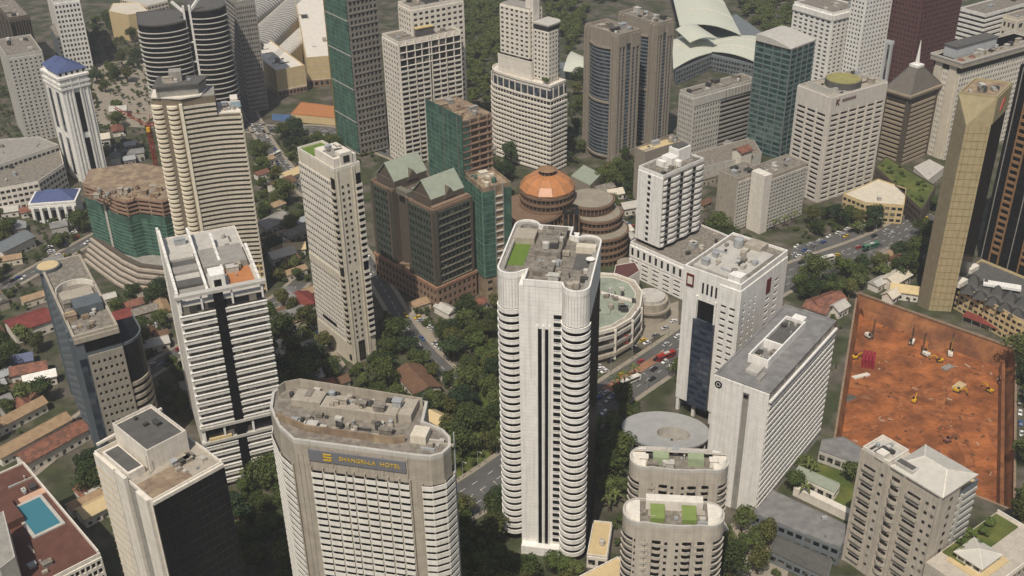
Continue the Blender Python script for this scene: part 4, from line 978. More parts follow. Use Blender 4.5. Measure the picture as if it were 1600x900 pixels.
# ---- net-wrapped blocks behind it
def netted():
    t = bld('construction_block', 'green net wrapped concrete block under construction right of brown gables', (754, 292), (727, 271), (798, 283), 67, ang=R(26))
    h, w_, d = t.h, t.w, t.d
    t.body(0, h - 2, RAW); rf = t.roof(h - 2, RAW, ph=1.4, pm=RAW); t.clutter(rf, 2, 2, w_ - 2, d - 2, t.zr, 8, 161, mats=[RAW, CREAM, NET])
    for z0, z1 in ((14, 33.6), (34.4, h - 3)):
        for k, ln in (('L', d), ('R', w_)):
            t.add('safety_net', boxm(ln * (1 if k == 'L' else .42), .25, z1 - z0, NET, 'sn'), t.onside(k, ln * (.5 if k == 'L' else .21), .5, z0), t.side(k)[1])
        t.add('safety_net', boxm(w_ * .3, .25, z1 - z0, NET, 'sn'), t.onside('R', w_ * .85, .5, z0))
    SM = paint('net_seam', srgb(96, 134, 116), var=.2); t.bands('L', 15, 16, 3.1, .22, .72, SM, name='net_seam', solo=False); t.bands('R', 15, 16, 3.1, .22, .72, SM, t1=w_ * .42, name='net_seam', solo=False); t.fins('L', [d * i / 6 for i in range(7)], 14, h - 3, .16, .78, SM, 'net_lap', solo=False)
    for i in range(15): t.add('floor_slab', boxm(w_ * .28, 1.4, .5, LGREY, 'fs'), t.onside('R', w_ * .56, .3, 4 + i * 4))
    t.grid('R', 0, 13, 3, 3, .5, .5, RAW, DARK, dep=.4); t.fins('R', [w_ * .42, w_ * .7], 0, h, .5, .7, GREY, 'scaffold_pole')
    t = bld('construction_block', 'reddish concrete frame under construction with green net on its left side', (722, 183), (667, 149), (768, 160), 72, ang=R(36))
    h, w_, d = t.h, t.w, t.d
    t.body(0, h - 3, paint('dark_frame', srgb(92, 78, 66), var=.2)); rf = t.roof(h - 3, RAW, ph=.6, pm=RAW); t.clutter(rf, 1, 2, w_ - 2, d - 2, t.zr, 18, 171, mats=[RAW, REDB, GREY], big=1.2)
    t.add('safety_net', boxm(d + 1, .3, h * .95, NET, 'sn'), t.onside('L', d / 2, .8, h * .06), -math.pi / 2); t.add('safety_net', boxm(4, .3, h * .9, NET, 'sn'), t.onside('R', 2, .8, h * .04))
    t.bands('L', 6, 20, 3.2, .22, 1.08, SM, name='net_seam', solo=False); t.fins('L', [d * i / 8 for i in range(9)], 5, h * .98, .16, 1.12, SM, 'net_lap', solo=False)
    t.fins('L', [d * .5, d * .9], 0, h, .5, 1.2, paint('dusty_ledge', srgb(116, 112, 100)), 'hoist_mast')
    t.bands('R', 2, 17, 4, .8, 1.2, paint('pink_slab', srgb(146, 120, 102), var=.2), name='floor_slab'); t.fins('R', [5, 11, 17, w_ - 1], 0, h - 3, 1, .8, RAW, 'column')
netted()

# ================================================================== towers farther back
def dress(t, k, st, h, wall, gl, z0=.3, t0=0, t1=None):
    L = t.side(k)[2] if t1 is None else t1 - t0; T1 = t.side(k)[2] if t1 is None else t1
    if st is None: return
    kind = st[0]
    if kind == 'grid':
        _, nx, nz, ww, wh = st[:5]; solo = len(st) > 5 and st[5]
        t.grid(k, z0, h - 1.2, nx, nz, ww, wh, wall, gl, m=(.6, .6, .5, 1.0), dep=.45, solo=solo, t0=t0, t1=T1)
    elif kind == 'bands':
        _, n, fr, pr = st[:4]; bm = st[4] if len(st) > 4 else wall; p = (h - z0 - 1.5) / n
        t.add('glazing', boxm(L - .1, .1, h - z0 - 1.6, gl, 'gz'), t.onside(k, (t0 + T1) / 2, .06, z0), t.side(k)[1])
        t.bands(k, z0, n, p, p * fr, pr, bm, t0=t0, t1=T1, solo=True)
    elif kind == 'strips':
        _, n, fr, nz = st[:4]; cw = L / n
        t.add('glazing', boxm(L - .1, .1, h - z0 - 1.6, gl, 'gz'), t.onside(k, (t0 + T1) / 2, .06, z0), t.side(k)[1])
        t.fins(k, [t0 + cw * (i + .5) for i in range(n)] if n < 2 else [t0 + i * L / (n - 1) for i in range(n)], z0, h - .6, cw * fr, .7, wall)
        if nz: t.bands(k, z0, nz, (h - z0 - 1.5) / nz, .5, .35, st[4] if len(st) > 4 else GREY, t0=t0, t1=T1, solo=False)
        t.bands(k, h - 2.4, 1, 1, 2.4, .72, wall, t0=t0, t1=T1, name='cornice')
def far(name, label, F, L, Rr, h, wall, gl, sl, sr, ang=None, roofm=None, seed=1, par=1.1, nclut=10, zb=0, cat='tower', group=None, pm=None):
    t = bld(name, label, F, L, Rr, h, ang, cat=cat, zb=zb, group=group)
    t.body(0, t.h, wall); t.rf = t.roof(t.h, roofm or ROOF, ph=par, pm=pm or wall)
    dress(t, 'L', sl, t.h, wall, gl); dress(t, 'R', sr, t.h, wall, gl)
    t.clutter(t.rf, 2, 2, max(3, t.w - 2), max(3, t.d - 2), t.zr, nclut, seed, big=1.2); return t

# ---- grey twin towers
def twin(F, L, Rr, h, label, sd):
    t = bld('office_tower', label, F, L, Rr, h, ang=R(38), group='pair of taupe towers'); w_, d = t.w, t.d
    o = [(0, 0), (w_, 0), (w_, d), (0, d)]
    t.body(0, h, TAUPE); rf = t.roof(h, ROOF, ph=1.6, pt=1.0, pm=TAUPE); t.clutter(rf, 2, 2, w_ - 2, d - 2, t.zr, 22, sd, big=1.2)
    # bowed glazed bay on the left face
    a, b = d * .18, d * .80; bow = [(0, d - (a + (b - a) * i / 10)) for i in range(11)]
    bow = [(-2.6 * math.sin(math.pi * i / 10), y) for i, (x, y) in enumerate(bow)]
    t.add('bow_window', MB().prism(bow, 3, h - 9).mesh('bw', G2)); fl = MB().strip(bow, 0, .8, 0, .25).mesh('bl', BGREY); n = 30
    for i in range(n): t.add('floor_band', fl, (0, 0, 3.5 + i * (h - 13) / n))
    for zz in (h * .47, h - 9.4, 3): t.add('bow_rim', MB().strip(bow, 0, 1.4, 0, .8).mesh('br', TAUPE), (0, 0, zz))
    t.fins('L', [d * .03, d * .14, d * .84, d * .93, d * .985], 0, h, d * .05, .8, TAUPE, 'pier')
    t.add('glazing', boxm(w_ * .9, .1, h - 9, G2, 'gz'), t.onside('R', w_ * .5, .06, 3)); t.bands('R', 3.5, 30, (h - 13) / 30, 1.0, .25, BGREY, t0=w_ * .08, t1=w_ * .95, name='floor_band')
    t.fins('R', [w_ * .02, w_ * .16, w_ * .33, w_ * .62, w_ * .80, w_ * .98], 0, h, w_ * .065, .9, TAUPE, 'pier')
    for x0, x1, z in ((0, .36, 7), (.6, 1, 9)): t.bands('R', h - z, 1, 1, z, .95, TAUPE, t0=w_ * x0, t1=w_ * x1, name='head_panel')
    t.bands('R', 0, 1, 1, 7, .95, TAUPE, name='base_panel')
twin((1027, 40), (967, 19), (1052, 27), 88, 'taupe office tower with striped glass, farther of the matching pair', 201)
twin((966, 58), (914, 37), (1000, 50), 88, 'taupe office tower with bowed glass bay, nearer of the matching pair', 202)

# ---- white condominium with round podium
def round_condo():
    h = 60
    t = bld('apartment_tower', 'white apartment tower rising from a rounded balcony block with roof garden', (860, 137), (766, 108), (884, 122), h, ang=R(48)); w_, d = t.w, t.d
    w_ = max(w_, 16)
    rr = 11
    o = [(0, 0), (w_, 0), (w_, d)] + arc(rr + 1, d - rr + 4, rr + 1, 90, 180, 8) + [(-1.2, d * .5)]
    t.body(0, h - 9, GREY, o); t.body(h - 9, h, W2, offs(o, -.6, True), name='upper_wall', take=False)
    rf = t.roof(h, W2, o, 1.2, .8, W2)
    vis = o[3:] + [(0, 0), (w_, 0)]
    ring = MB().strip(vis, 0, 1.3, 0, 1.3).mesh('rb', W2); n = 15; p = (h - 11) / n
    for i in range(n): t.add('balcony', ring, (0, 0, 1 + i * p))
    t.add('glazing', MB().strip(vis, .5, h - 10, 0, .1).mesh('gz', G1)); mb = MB()
    pts = []
    for a, b in zip(vis, vis[1:]):
        L = math.hypot(b[0] - a[0], b[1] - a[1]); k = max(1, int(L / 2.6)); pts += [(a[0] + (b[0] - a[0]) * i / k, a[1] + (b[1] - a[1]) * i / k) for i in range(k)]
    for x, y in offs(pts, .65, False): mb.bar((x, y, .5), (x, y, h - 9), .38)
    t.add('party_wall', mb.mesh('pw', W2), kind='stuff')
    t.add('arcade_glass', MB().strip(vis, h - 8, h - 2.5, -.5, .2).mesh('ag', G2)); mb = MB()
    for x, y in offs(pts[::2], .3, False): mb.bar((x, y, h - 9), (x, y, h - 1), .7)
    t.add('arcade_post', mb.mesh('apst', W2), kind='stuff'); t.add('arcade_rim', MB().strip(vis, h - 9.4, h - 8.2, -.3, 1).mesh('ar', W2))
    # upper towers
    z0 = h
    H1 = 98; x0, x1, y0, y1 = w_ * .25, w_ + 2, 5, 17
    uo = [(x0, y0)] + arc(x1 - 5, y0 + 5, 5, 270, 360, 5) + [(x1, y1), (x0, y1)]
    t.body(0, H1, W2, uo, name='tower_wall', take=False); t.add('tower_roof', MB().prism(offs(uo, .8, True), H1, H1 + .8).mesh('tr', LGREY)); t.add('crown_glazing', MB().strip(uo, H1 - 3.4, H1 - .8, 0, .2, True).mesh('cg', DARK))
    t.w2 = w_; t.grid(((x0, y0), (x1 - 5, y0)), 62, H1 - 4, 3, 11, .5, .5, W2, G1, dep=.4, solo=False); t.grid(((x0, y1), (x0, y0)), 62, H1 - 4, 4, 11, .5, .5, W2, G1, dep=.4, solo=False)
    side = [(x1, y0 + 5), (x1, y1)]; t.grid(tuple(side), 2, H1 - 4, 4, 30, .5, .5, W2, G1, dep=.4, solo=False)
    cv = arc(x1 - 5, y0 + 5, 5, 280, 350, 4); me = MB().strip(cv, 0, 1.1, -.1, .15).mesh('cvw', G1)
    for i in range(28): t.add('window', me, (0, 0, 4 + i * 3.25))
    x0, x1, y0, y1 = 3, w_ - 1, 20, d * .86; H2 = 106; bo = [(x0, y0), (x1, y0), (x1, y1), (x0, y1)]
    t.body(h, H2, W2, bo, name='tower_wall', take=False); t.add('tower_roof', MB().prism(offs(bo, -.4, True), H2, H2 + .5).mesh('tr', GREY)); t.add('crown_block', MB().box(x0 + 2, y0 - 1.5, h, x0 + 8, y0 + 5, H2 + 6).mesh('cb', W2))
    t.grid(((x0, y1), (x0, y0)), h + 14, H2 - 1, 6, 10, .55, .5, W2, G1, dep=.5, solo=False); t.grid(((x0, y0), (x1, y0)), h + 14, H2 - 1, 4, 10, .5, .5, W2, G1, dep=.5, solo=False)
    t.add('podium_step', MB().box(1.5, 17.5, h, x1, y1 + 1.5, h + 12).mesh('ps', W2)); t.add('step_rail', ringm('sr', [(1.5, 17.5), (x1, 17.5), (x1, y1 + 1.5), (1.5, y1 + 1.5)], h + 12, h + 13, -.3, .1, W2))
    t.add('step_glazing', MB().strip([(1.5, y1 + 1.5), (1.5, 17.5)], h + 12, h + 14.2, -1.4, -1.2).mesh('sg', G1))
    # roof garden shrubs come with the planting below
    t.rooftop = [(t.world(2.5 + 3.2 * i, 6 + 2.2 * (i % 2)), h + .2) for i in range(3)]
    return t
RC = round_condo()

# ---- tall tower with green net and concrete frame
t = bld('construction_tower', 'very tall concrete frame tower with green net side, cut by the top edge', (563, 244), (529, 216), (606, 210), 0, ang=R(36)); t.h = 142
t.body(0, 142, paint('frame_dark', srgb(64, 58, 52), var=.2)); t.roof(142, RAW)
for i in range(6): t.add('safety_net', boxm(t.d - .5, .3, 22.6, NET, 'sn'), t.onside('L', t.d / 2, .5, 2 + i * 23.4), -math.pi / 2); t.add('net_beam', boxm(t.d, .5, .5, LGREY, 'nb'), t.onside('L', t.d / 2, .55, 1.2 + i * 23.4), -math.pi / 2)
t.bands('L', 3, 44, 3.1, .2, .74, paint('net_seam', srgb(96, 134, 116), var=.2), name='net_seam', solo=False); t.fins('L', [t.d * i / 5 for i in range(1, 5)], 2, 141, .16, .78, MATS['net_seam'], 'net_lap', solo=False)
t.fins('L', [.3], 0, 142, 1.4, .9, paint('ochre_edge', srgb(120, 112, 66)), 'edge_strip')
FRM = paint('frame_grey', srgb(128, 124, 116), var=.2, streak=.2)
t.grid('R', 1, 141, 7, 34, .56, .62, FRM, DARK, dep=.9, m=(.6, .4, 0, 0)); t.bands('R', 1, 17, 8.2, .7, 1.3, FRM, name='floor_slab')

# ---- white condominium pair with frames
t = far('apartment_tower', 'white apartment tower with tall window frames and yellow roof hut, nearer one', (622, 68), (597, 55), (719, 42), 86, W2, G1, ('grid', 6, 24, .5, .55), None, ang=R(32), seed=211, nclut=8, group='white balcony apartment pair')
h = 86; w_ = t.w
t.add('glazing', boxm(w_ - .2, .1, h - 2, G1, 'gz'), t.onside('R', w_ / 2, .06, .5))
for i in range(20):
    for a, b in ((0.5, w_ * .24), (w_ * .27, w_ * .46), (w_ * .53, w_ * .74), (w_ * .77, w_ - .3)): t.add('balcony', balc(b - a, W2), t.onside('R', (a + b) / 2, .0, 2 + i * 3.4))
t.fins('R', [.2, w_ * .12, w_ * .25, w_ * .36, w_ * .475, w_ * .515, w_ * .64, w_ * .75, w_ * .88, w_ - .2], 0, h + .5, .55, .9, W2, 'frame_post'); t.bands('R', 70, 4, 4.6, .5, 1.0, W2, name='frame_beam')
t.add('roof_hut', MB().box(w_ * .35, 5, t.zr, w_ * .62, 13, t.zr + 5).mesh('rh', DGREY), parent=t.rf); t.add('hut_roof', MB().box(w_ * .34, 4.6, t.zr + 5, w_ * .63, 13.4, t.zr + 5.5).mesh('hr', paint('straw_roof', srgb(190, 172, 120))), parent=t.rf)
t = far('apartment_tower', 'white apartment tower behind its twin, top cut by the frame edge', (642, 14), (622, 4), (724, -8), 104, W2, G1, ('grid', 5, 28, .5, .55), ('grid', 9, 28, .6, .5), ang=R(32), seed=212, nclut=6, group='white balcony apartment pair')
t.add('roof_hut', MB().box(t.w * .35, 5, t.zr, t.w * .68, 13, t.zr + 4).mesh('rh', DGREY), parent=t.rf)

# ---- cream balcony tower on the left
def balcony_tower():
    t = bld('apartment_tower', 'cream tower with curved balcony rows and stepped grey cap', (282, 156), (241, 146), (373, 132), 113, ang=R(14)); h, w_, d = t.h, t.w, t.d
    print('A10', w_, d); d = t.d = min(max(d, 14), 24)
    cv = [(w_ * i / 12, 1.6 * math.sin(math.pi * i / 12)) for i in range(13)]
    vL = Vector((-14.5, 6.5))
    lf = [(vL.x, vL.y + 6), (vL.x, vL.y), (vL.x * .55, vL.y * .42), (0, 0)]
    o = cv + [(w_, 18), (vL.x, 20)] + lf[:-1]
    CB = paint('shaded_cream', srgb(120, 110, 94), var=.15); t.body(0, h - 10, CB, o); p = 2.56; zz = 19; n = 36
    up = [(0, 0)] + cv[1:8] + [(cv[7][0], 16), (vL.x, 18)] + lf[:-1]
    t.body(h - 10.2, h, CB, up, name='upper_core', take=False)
    me = MB().strip(cv, 0, 1.15, 1.1, 1.3).strip(cv, -.2, 0, -.2, 1.3).mesh('bal', CREAM); me2 = MB().strip(cv[:8], 0, 1.15, 1.1, 1.3).strip(cv[:8], -.2, 0, -.2, 1.3).mesh('bal2', CREAM)
    ends = MB().strip(arc(vL.x * .8, vL.y * .86, 3.0, 165, 330, 8), 0, 1.25, -2.4, .3).strip(arc(vL.x * .3, vL.y * .26 + .4, 2.7, 170, 330, 8), 0, 1.25, -2.2, .3).mesh('endbal', paint('pale_cream', srgb(226, 216, 194), var=.08))
    for i in range(n):
        z = zz + i * p
        if z < h - 10: t.add('balcony', me, (0, 0, z))
        elif z < h - 1: t.add('balcony', me2, (0, 0, z))
        t.add('end_balcony', ends, (0, 0, z))
    t.add('party_wall', MB().bar((-.4, -.9, 18), (-.4, -.9, h - 2), 1.6, 1.8).mesh('pw', MATS['pale_cream'])); t.fins(((0, 0), (w_, 0)), [w_ - .2], 0, h - 10, .8, 1.0, CREAM, 'edge_wall')
    # lower frame of tan bays
    for i in range(5): t.add('lower_beam', MB().strip(cv, 0, .9, -.4, .8).mesh('lb', TAN), (0, 0, 1 + i * 3.6))
    mb = MB()
    for x, y in cv[::1]: mb.bar((x, y - .4, 0), (x, y - .4, 19), .7)
    t.add('lower_post', mb.mesh('lp', TAN), kind='stuff')
    rf = t.add('roof', MB().prism(up, h, h + .5).mesh('rf', GREY)); t.add('lower_roof', MB().prism(offs([cv[7], cv[9], cv[12], (w_, 18), (cv[7][0], 18)], -.2, True), h - 10, h - 9.4).mesh('lr', W2), parent=rf)
    cap = [(-11, 3), (9, 2.4), (13, 12), (-9, 17)]
    t.add('cap_wall', MB().prism(cap, h + .5, h + 6).mesh('cw', GREY), parent=rf); t.add('cap_roof', MB().prism(offs(cap, 1.2, True), h + 6, h + 7).mesh('cr', DGREY), parent=rf); t.add('cap_core', MB().box(-4, 7, h + 7, 2, 13, h + 12).mesh('cc', GREY), parent=rf)
    t.add('cap_ledge', MB().prism([(-14, 5), (0, -1), (10, 1), (13.5, 12), (-13, 18)], h + .5, h + 1.2).mesh('clg', W2), parent=rf)
    t.add('sky_box', MB().box(cv[10][0], 5, h - 9.4, w_ - 1, 12, h - 4).mesh('sb', W2), parent=rf); t.add('sky_box_window', boxm(5, .3, 3, paint('pale_blue', srgb(150, 170, 180)), 'sbw'), (cv[11][0], 4.9, h - 8.4), 0, rf)
    t.clutter(rf, cv[8][0], 4, w_ - 3, 15, h - 9.4, 7, 221); t.clutter(rf, -8, 5, 9, 12, h + 7, 7, 222)
balcony_tower()

# ---- wavy construction site with green net
def wavy_site():
    pxs = [(130, 286), (147, 292), (163, 299), (178, 307), (196, 312), (214, 307), (232, 309), (252, 312), (276, 303)]
    F = [at(x, y, 48) for x, y in pxs]; back = [at(280, 262, 48), at(210, 252, 48), at(140, 262, 48)]
    c = F[4]; t = Thing('construction_building', 'unfinished wavy concrete building wrapped in green net at mid height', 'building', (c.x, c.y, 0))
    front = [(p.x - c.x, p.y - c.y) for p in F]; o = front + [(p.x - c.x, p.y - c.y) for p in back]
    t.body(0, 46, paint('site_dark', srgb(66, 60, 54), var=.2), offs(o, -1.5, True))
    slab = MB().prism(offs(o, .5, True), 0, .95).mesh('site_slab', paint('pink_slab', srgb(168, 152, 132), var=.2)); seam = MB().strip(front, 0, .25, 1.2, 1.4).mesh('net_seam', paint('net_seam', srgb(96, 134, 116)))
    for i in range(14): t.add('floor_slab', slab, (0, 0, 14 + i * 2.45))
    mb = MB()
    for x, y in offs(o, -.2, True): mb.bar((x, y, 12), (x, y, 47), .9)
    t.add('column', mb.mesh('cl', RAW), kind='stuff')
    t.add('safety_net', MB().strip(front[:3], 14, 40, .9, 1.2).mesh('sn', NET)); t.add('safety_net', MB().strip(front[2:], 13, 38, .9, 1.2).mesh('sn', NET)); t.add('hoist_mast', MB().bar((*offs(front, 1.6, False)[2], 4), (*offs(front, 1.6, False)[2], 40), 1.2).mesh('hm', LGREY))
    for i in range(9): t.add('net_seam', seam, (0, 0, 15 + i * 2.2))
    rf = t.add('roof_deck', MB().prism(offs(o, -.6, True), 46.8, 47.2).mesh('rd', RAW)); rd = random.Random(5)
    t.clutter(rf, -20, 4, 16, 16, 47.2, 46, 231, mats=[RAW, MATS['pink_slab'], REDB, GREY, BEIGE], big=.9)
    # terraced podium below
    pod = [at(x, y, 6) for x, y in [(128, 395), (150, 412), (178, 432), (206, 446), (258, 452)]]; pf = [(p.x - c.x, p.y - c.y) for p in pod]
    t.body(0, 13, GREY, offs(pf, -9, False) + [front[-1], front[4], front[0]], name='podium')
    for i in range(5): t.add('terrace_band', MB().strip(pf, 0, 1.4, -10, -i * 1.5).mesh('tb%d' % i, paint('dusty_white', srgb(176, 166, 152), var=.15)), (0, 0, .6 + i * 2.8)); t.add('terrace_recess', MB().strip(pf, 0, 1.5, -10, -1.5 - i * 1.5).mesh('tr', BROWN), (0, 0, 2.0 + i * 2.8 - .05))
wavy_site()
def crane():
    p = at(233, 262, 46); t = Thing('tower_crane', 'red tower crane standing behind the netted construction building', 'crane', (p.x, p.y + 12, 0))
    def lattice(a, b, wd, mat, nm, n=10):
        mb = MB(); a, b = Vector(a), Vector(b); d = (b - a); sd = d.cross(Vector((0, .3, 1)));
        if sd.length < .1: sd = Vector((1, 0, 0))
        sd.normalize(); up = sd.cross(d).normalized(); cs = [sd * wd + up * wd, -sd * wd + up * wd, -sd * wd - up * wd, sd * wd - up * wd]
        for c in cs: mb.bar(a + c, b + c, .28)
        for i in range(n):
            for k in range(4): mb.bar(a + d * i / n + cs[k], a + d * (i + 1) / n + cs[(k + 1) % 4], .16)
        t.add(nm, mb.mesh(nm, mat))
    lattice((0, 0, 0), (0, 0, 66), .9, REDP, 'mast', 16); lattice((0, 0, 67), (-16, -4, 80), .6, REDP, 'jib', 8); lattice((0, 0, 67), (6, 2, 69), .6, REDP, 'counter_jib', 3)
    t.add('cab', MB().box(-1, -2, 64, 1, 0, 66.6).mesh('cab', YEL)); t.add('counterweight', MB().box(4.5, .6, 65.5, 7, 3, 68).mesh('cwt', GREY)); t.add('stay', MB().bar((2, 0, 74), (-12, -3, 77), .15).bar((2, 0, 74), (6, 2, 69), .15).bar((0, 0, 67), (2, 0, 74), .3).mesh('stay', REDP))
crane()

# ---- white towers with blue roofs
def blue_roof():
    t = bld('office_tower', 'white tower with blue hipped roof and dark vertical glass strips', (93, 126), (66, 96), (136, 116), 71, ang=R(42)); h, w_, d = t.h, t.w, t.d
    d = t.d = min(d, 36)
    t.body(0, h, W_); rf = t.add('cornice', MB().prism([(-1, -1), (w_ + 1, -1), (w_ + 1, d + 1), (-1, d + 1)], h, h + 1.4).mesh('cn', W_))
    for zz in (h - 7, h - 4): t.add('cornice_band', ringm('cb', [(0, 0), (w_, 0), (w_, d), (0, d)], zz, zz + 1.2, -.1, .9, W_))
    for k, a, b in (('R', .42, .60), ('L', .60, .80), ('L', .16, .36)):
        L = t.side(k)[2]
        for z0, z1 in ((4, h * .42), (h * .48, h - 10)): t.add('glass_strip', boxm((b - a) * L, .3, z1 - z0, G2 if k == 'L' else G4, 'gs'), t.onside(k, (a + b) / 2 * L, .1, z0), t.side(k)[1])
        for e in (a - .05, b + .05): t.fins(k, [e * L], 0, h, .8, .8, W_, 'rib')
    t.fins('R', [w_ * .12, w_ * .25, w_ * .75, w_ * .9], 0, h, .7, .5, W_, 'rib')
    e = [(-.4, -.4), (w_ + .4, -.4), (w_ + .4, d * .55), (-.4, d * .55)]
    zr = h + 1.4
    for (x0, y0, x1, y1, k) in ((-.3, .8, w_ + .2, d * .62, 1), (1, d * .55, w_ - 1, d, 1)):
        t.add('roof_block', MB().box(x0, y0, zr, x1, y1, zr + 3).mesh('rb', W_), parent=rf); xm, ym = (x0 + x1) / 2, (y0 + y1) / 2
        c4 = [(x0 - .6, y0 - .6, zr + 3), (x1 + .6, y0 - .6, zr + 3), (x1 + .6, y1 + .6, zr + 3), (x0 - .6, y1 + .6, zr + 3)]; ra, rb = (xm, y0 + 4, zr + 8), (xm, y1 - 4, zr + 8)
        for f in ([c4[0], c4[1], ra], [c4[1], c4[2], rb, ra], [c4[2], c4[3], rb], [c4[3], c4[0], ra, rb]):
            n = len(f); t.add('roof_slope', mesh('sl', f + [(x, y, z - .3) for x, y, z in f], [tuple(range(n)), tuple(range(2 * n - 1, n - 1, -1))] + [(i, n + i, n + (i + 1) % n, (i + 1) % n) for i in range(n)], BLUE), parent=rf)
        for i in range(5): t.add('window', boxm(1.4, .2, 1.6, G4, 'w'), (x0 + (i + .5) * (x1 - x0) / 5, y0 - .05, zr + .8), 0, rf)
    # smaller pavilion at its foot
    p = at(85, 305, 14); t = Thing('pavilion_block', 'white low pavilion with blue hipped roof at the foot of white towers', 'building', (p.x, p.y, 0), R(8))
    t.body(0, 12, W_, [(-13, -8), (13, -8), (13, 9), (-13, 9)]); rf = t.add('roof', MB().prism([(-14, -9), (14, -9), (14, 10), (-14, 10)], 12, 13.2).mesh('rf', W_))
    c4 = [(-13, -8, 13.3), (13, -8, 13.3), (13, 9, 13.3), (-13, 9, 13.3)]; ra, rb = (-4, .5, 18), (4, .5, 18)
    for f in ([c4[0], c4[1], rb, ra], [c4[1], c4[2], rb], [c4[2], c4[3], ra, rb], [c4[3], c4[0], ra]):
        n = len(f); t.add('roof_slope', mesh('sl', f + [(x, y, z - .3) for x, y, z in f], [tuple(range(n)), tuple(range(2 * n - 1, n - 1, -1))] + [(i, n + i, n + (i + 1) % n, (i + 1) % n) for i in range(n)], BLUE), parent=rf)
    for i in range(6): t.add('column', boxm(1.6, 1.6, 10, W_, 'c'), (-12 + i * 4.8, -9, 0)); t.add('window', boxm(2.4, .2, 6, G4, 'w'), (-9.6 + i * 4.8, -8.1, 1.5)) if i < 5 else 0
    t.add('wall_band', MB().box(-14, -9.6, 10, 14, -8, 11.4).mesh('wb', W_)); t.add('side_glass', boxm(.2, 12, 7, G2, 'sg'), (-13.05, .5, 2))
blue_roof()
far('apartment_tower', 'grey-white slab tower with fine window rows at the far left', (10, 90), (-6, 72), (66, 70), 64, LGREY, G1, None, ('grid', 7, 22, .4, .5), ang=R(30), seed=241, group=None)
low_block('podium_block', 'white banded low block below the towers at far left', [(-20, 262), (92, 228), (100, 258), (60, 285), (-20, 300)], 16, W2, ROOF, par=1, win=G1, seed=242, n=16)
low_block('podium_block', 'grey banded car park deck at the far left edge', [(-40, 255), (-30, 222), (60, 215), (92, 228), (-10, 262)], 20, LGREY, GREY, par=1, win=DARK, seed=243, n=10)
far('office_tower', 'dark brown tower cut by the top left corner', (14, 30), (-40, 8), (46, 12), 70, BROWN, G5, ('strips', 9, .35, 0), ('strips', 9, .35, 0), ang=R(32), seed=244, cat='tower')
far('apartment_block', 'white block with square window grid at the top left', (82, 4), (66, -8), (124, -8), 60, W_, G1, None, ('grid', 7, 14, .55, .55, True), ang=R(25), seed=245)
low_block('office_block', 'small grey office behind the blue roofed tower', [(78, 42), (96, 30), (130, 36), (128, 52), (88, 58)], 30, BGREY, ROOF, win=G1, seed=246, n=6)
low_block('office_block', 'tan box shaped low building at the top left', [(170, 18), (176, 6), (216, 4), (232, 18), (200, 24)], 24, TAN, CREAM, par=.6, seed=247)
low_block('low_block', 'pinkish low block behind the tan box building', [(188, -2), (200, -16), (255, -16), (262, 2), (230, 10)], 22, CREAM, LGREY, par=.6, seed=248, win=G1)

# ---- black curved tower with white fork
def black_curve():
    h = 86; a = at(215, 36, h); b = at(356, 22, h); c = (a + b) / 2
    t = Thing('office_tower', 'black curved twin-lobed tower with pale slab edges and white centre fork', 'tower', (c.x, c.y, 0), math.atan2(b.y - a.y, b.x - a.x)); W = (b - a).length / 2
    lob = arc(-W * .45, 0, W * .56, 175, 335, 14, W * .42); rob = arc(W * .53, 3, W * .46, 205, 365, 14, W * .38)
    for fr, hh in ((lob, h), (rob, h + 6)):
        o = fr + [(fr[-1][0], 26), (fr[0][0], 26)]
        t.body(0, hh, G4, o); t.roof(hh, DGREY, o, .8, .5, DGREY); n = 24; me = MB().strip(fr, 0, .5, -.3, 1.0).mesh('slab', LGREY)
        for i in range(n): t.add('slab_edge', me, (0, 0, 3 + i * (hh - 5) / n))
    for x in (W * .03, W * .16): t.add('white_fork', boxm(1.4, 2, h + 10, W_, 'wf'), (x, -W * .16, 0))
    t.add('fork_glass', boxm(W * .12, 1, h + 6, G4, 'fg'), (W * .095, -W * .12, 0))
    for s_ in (-1, 1): t.add('fork_arm', MB().bar((W * .095 + s_ * 2.2, -W * .16, h + 6), (W * .095 + s_ * 9, -2, h + 13), 1.6).mesh('fa', W_))
    for i in range(3): t.add('fork_tie', boxm(W * .14, 1.2, .8, W_, 'ft'), (W * .095, -W * .17, h - 16 - i * 14))
black_curve()
far('office_tower', 'grey striped tower behind the black curved tower', (366, 6), (340, -10), (398, -14), 84, GREY, G4, ('bands', 24, .5, .6), ('grid', 9, 24, .5, .5), ang=R(28), seed=251)

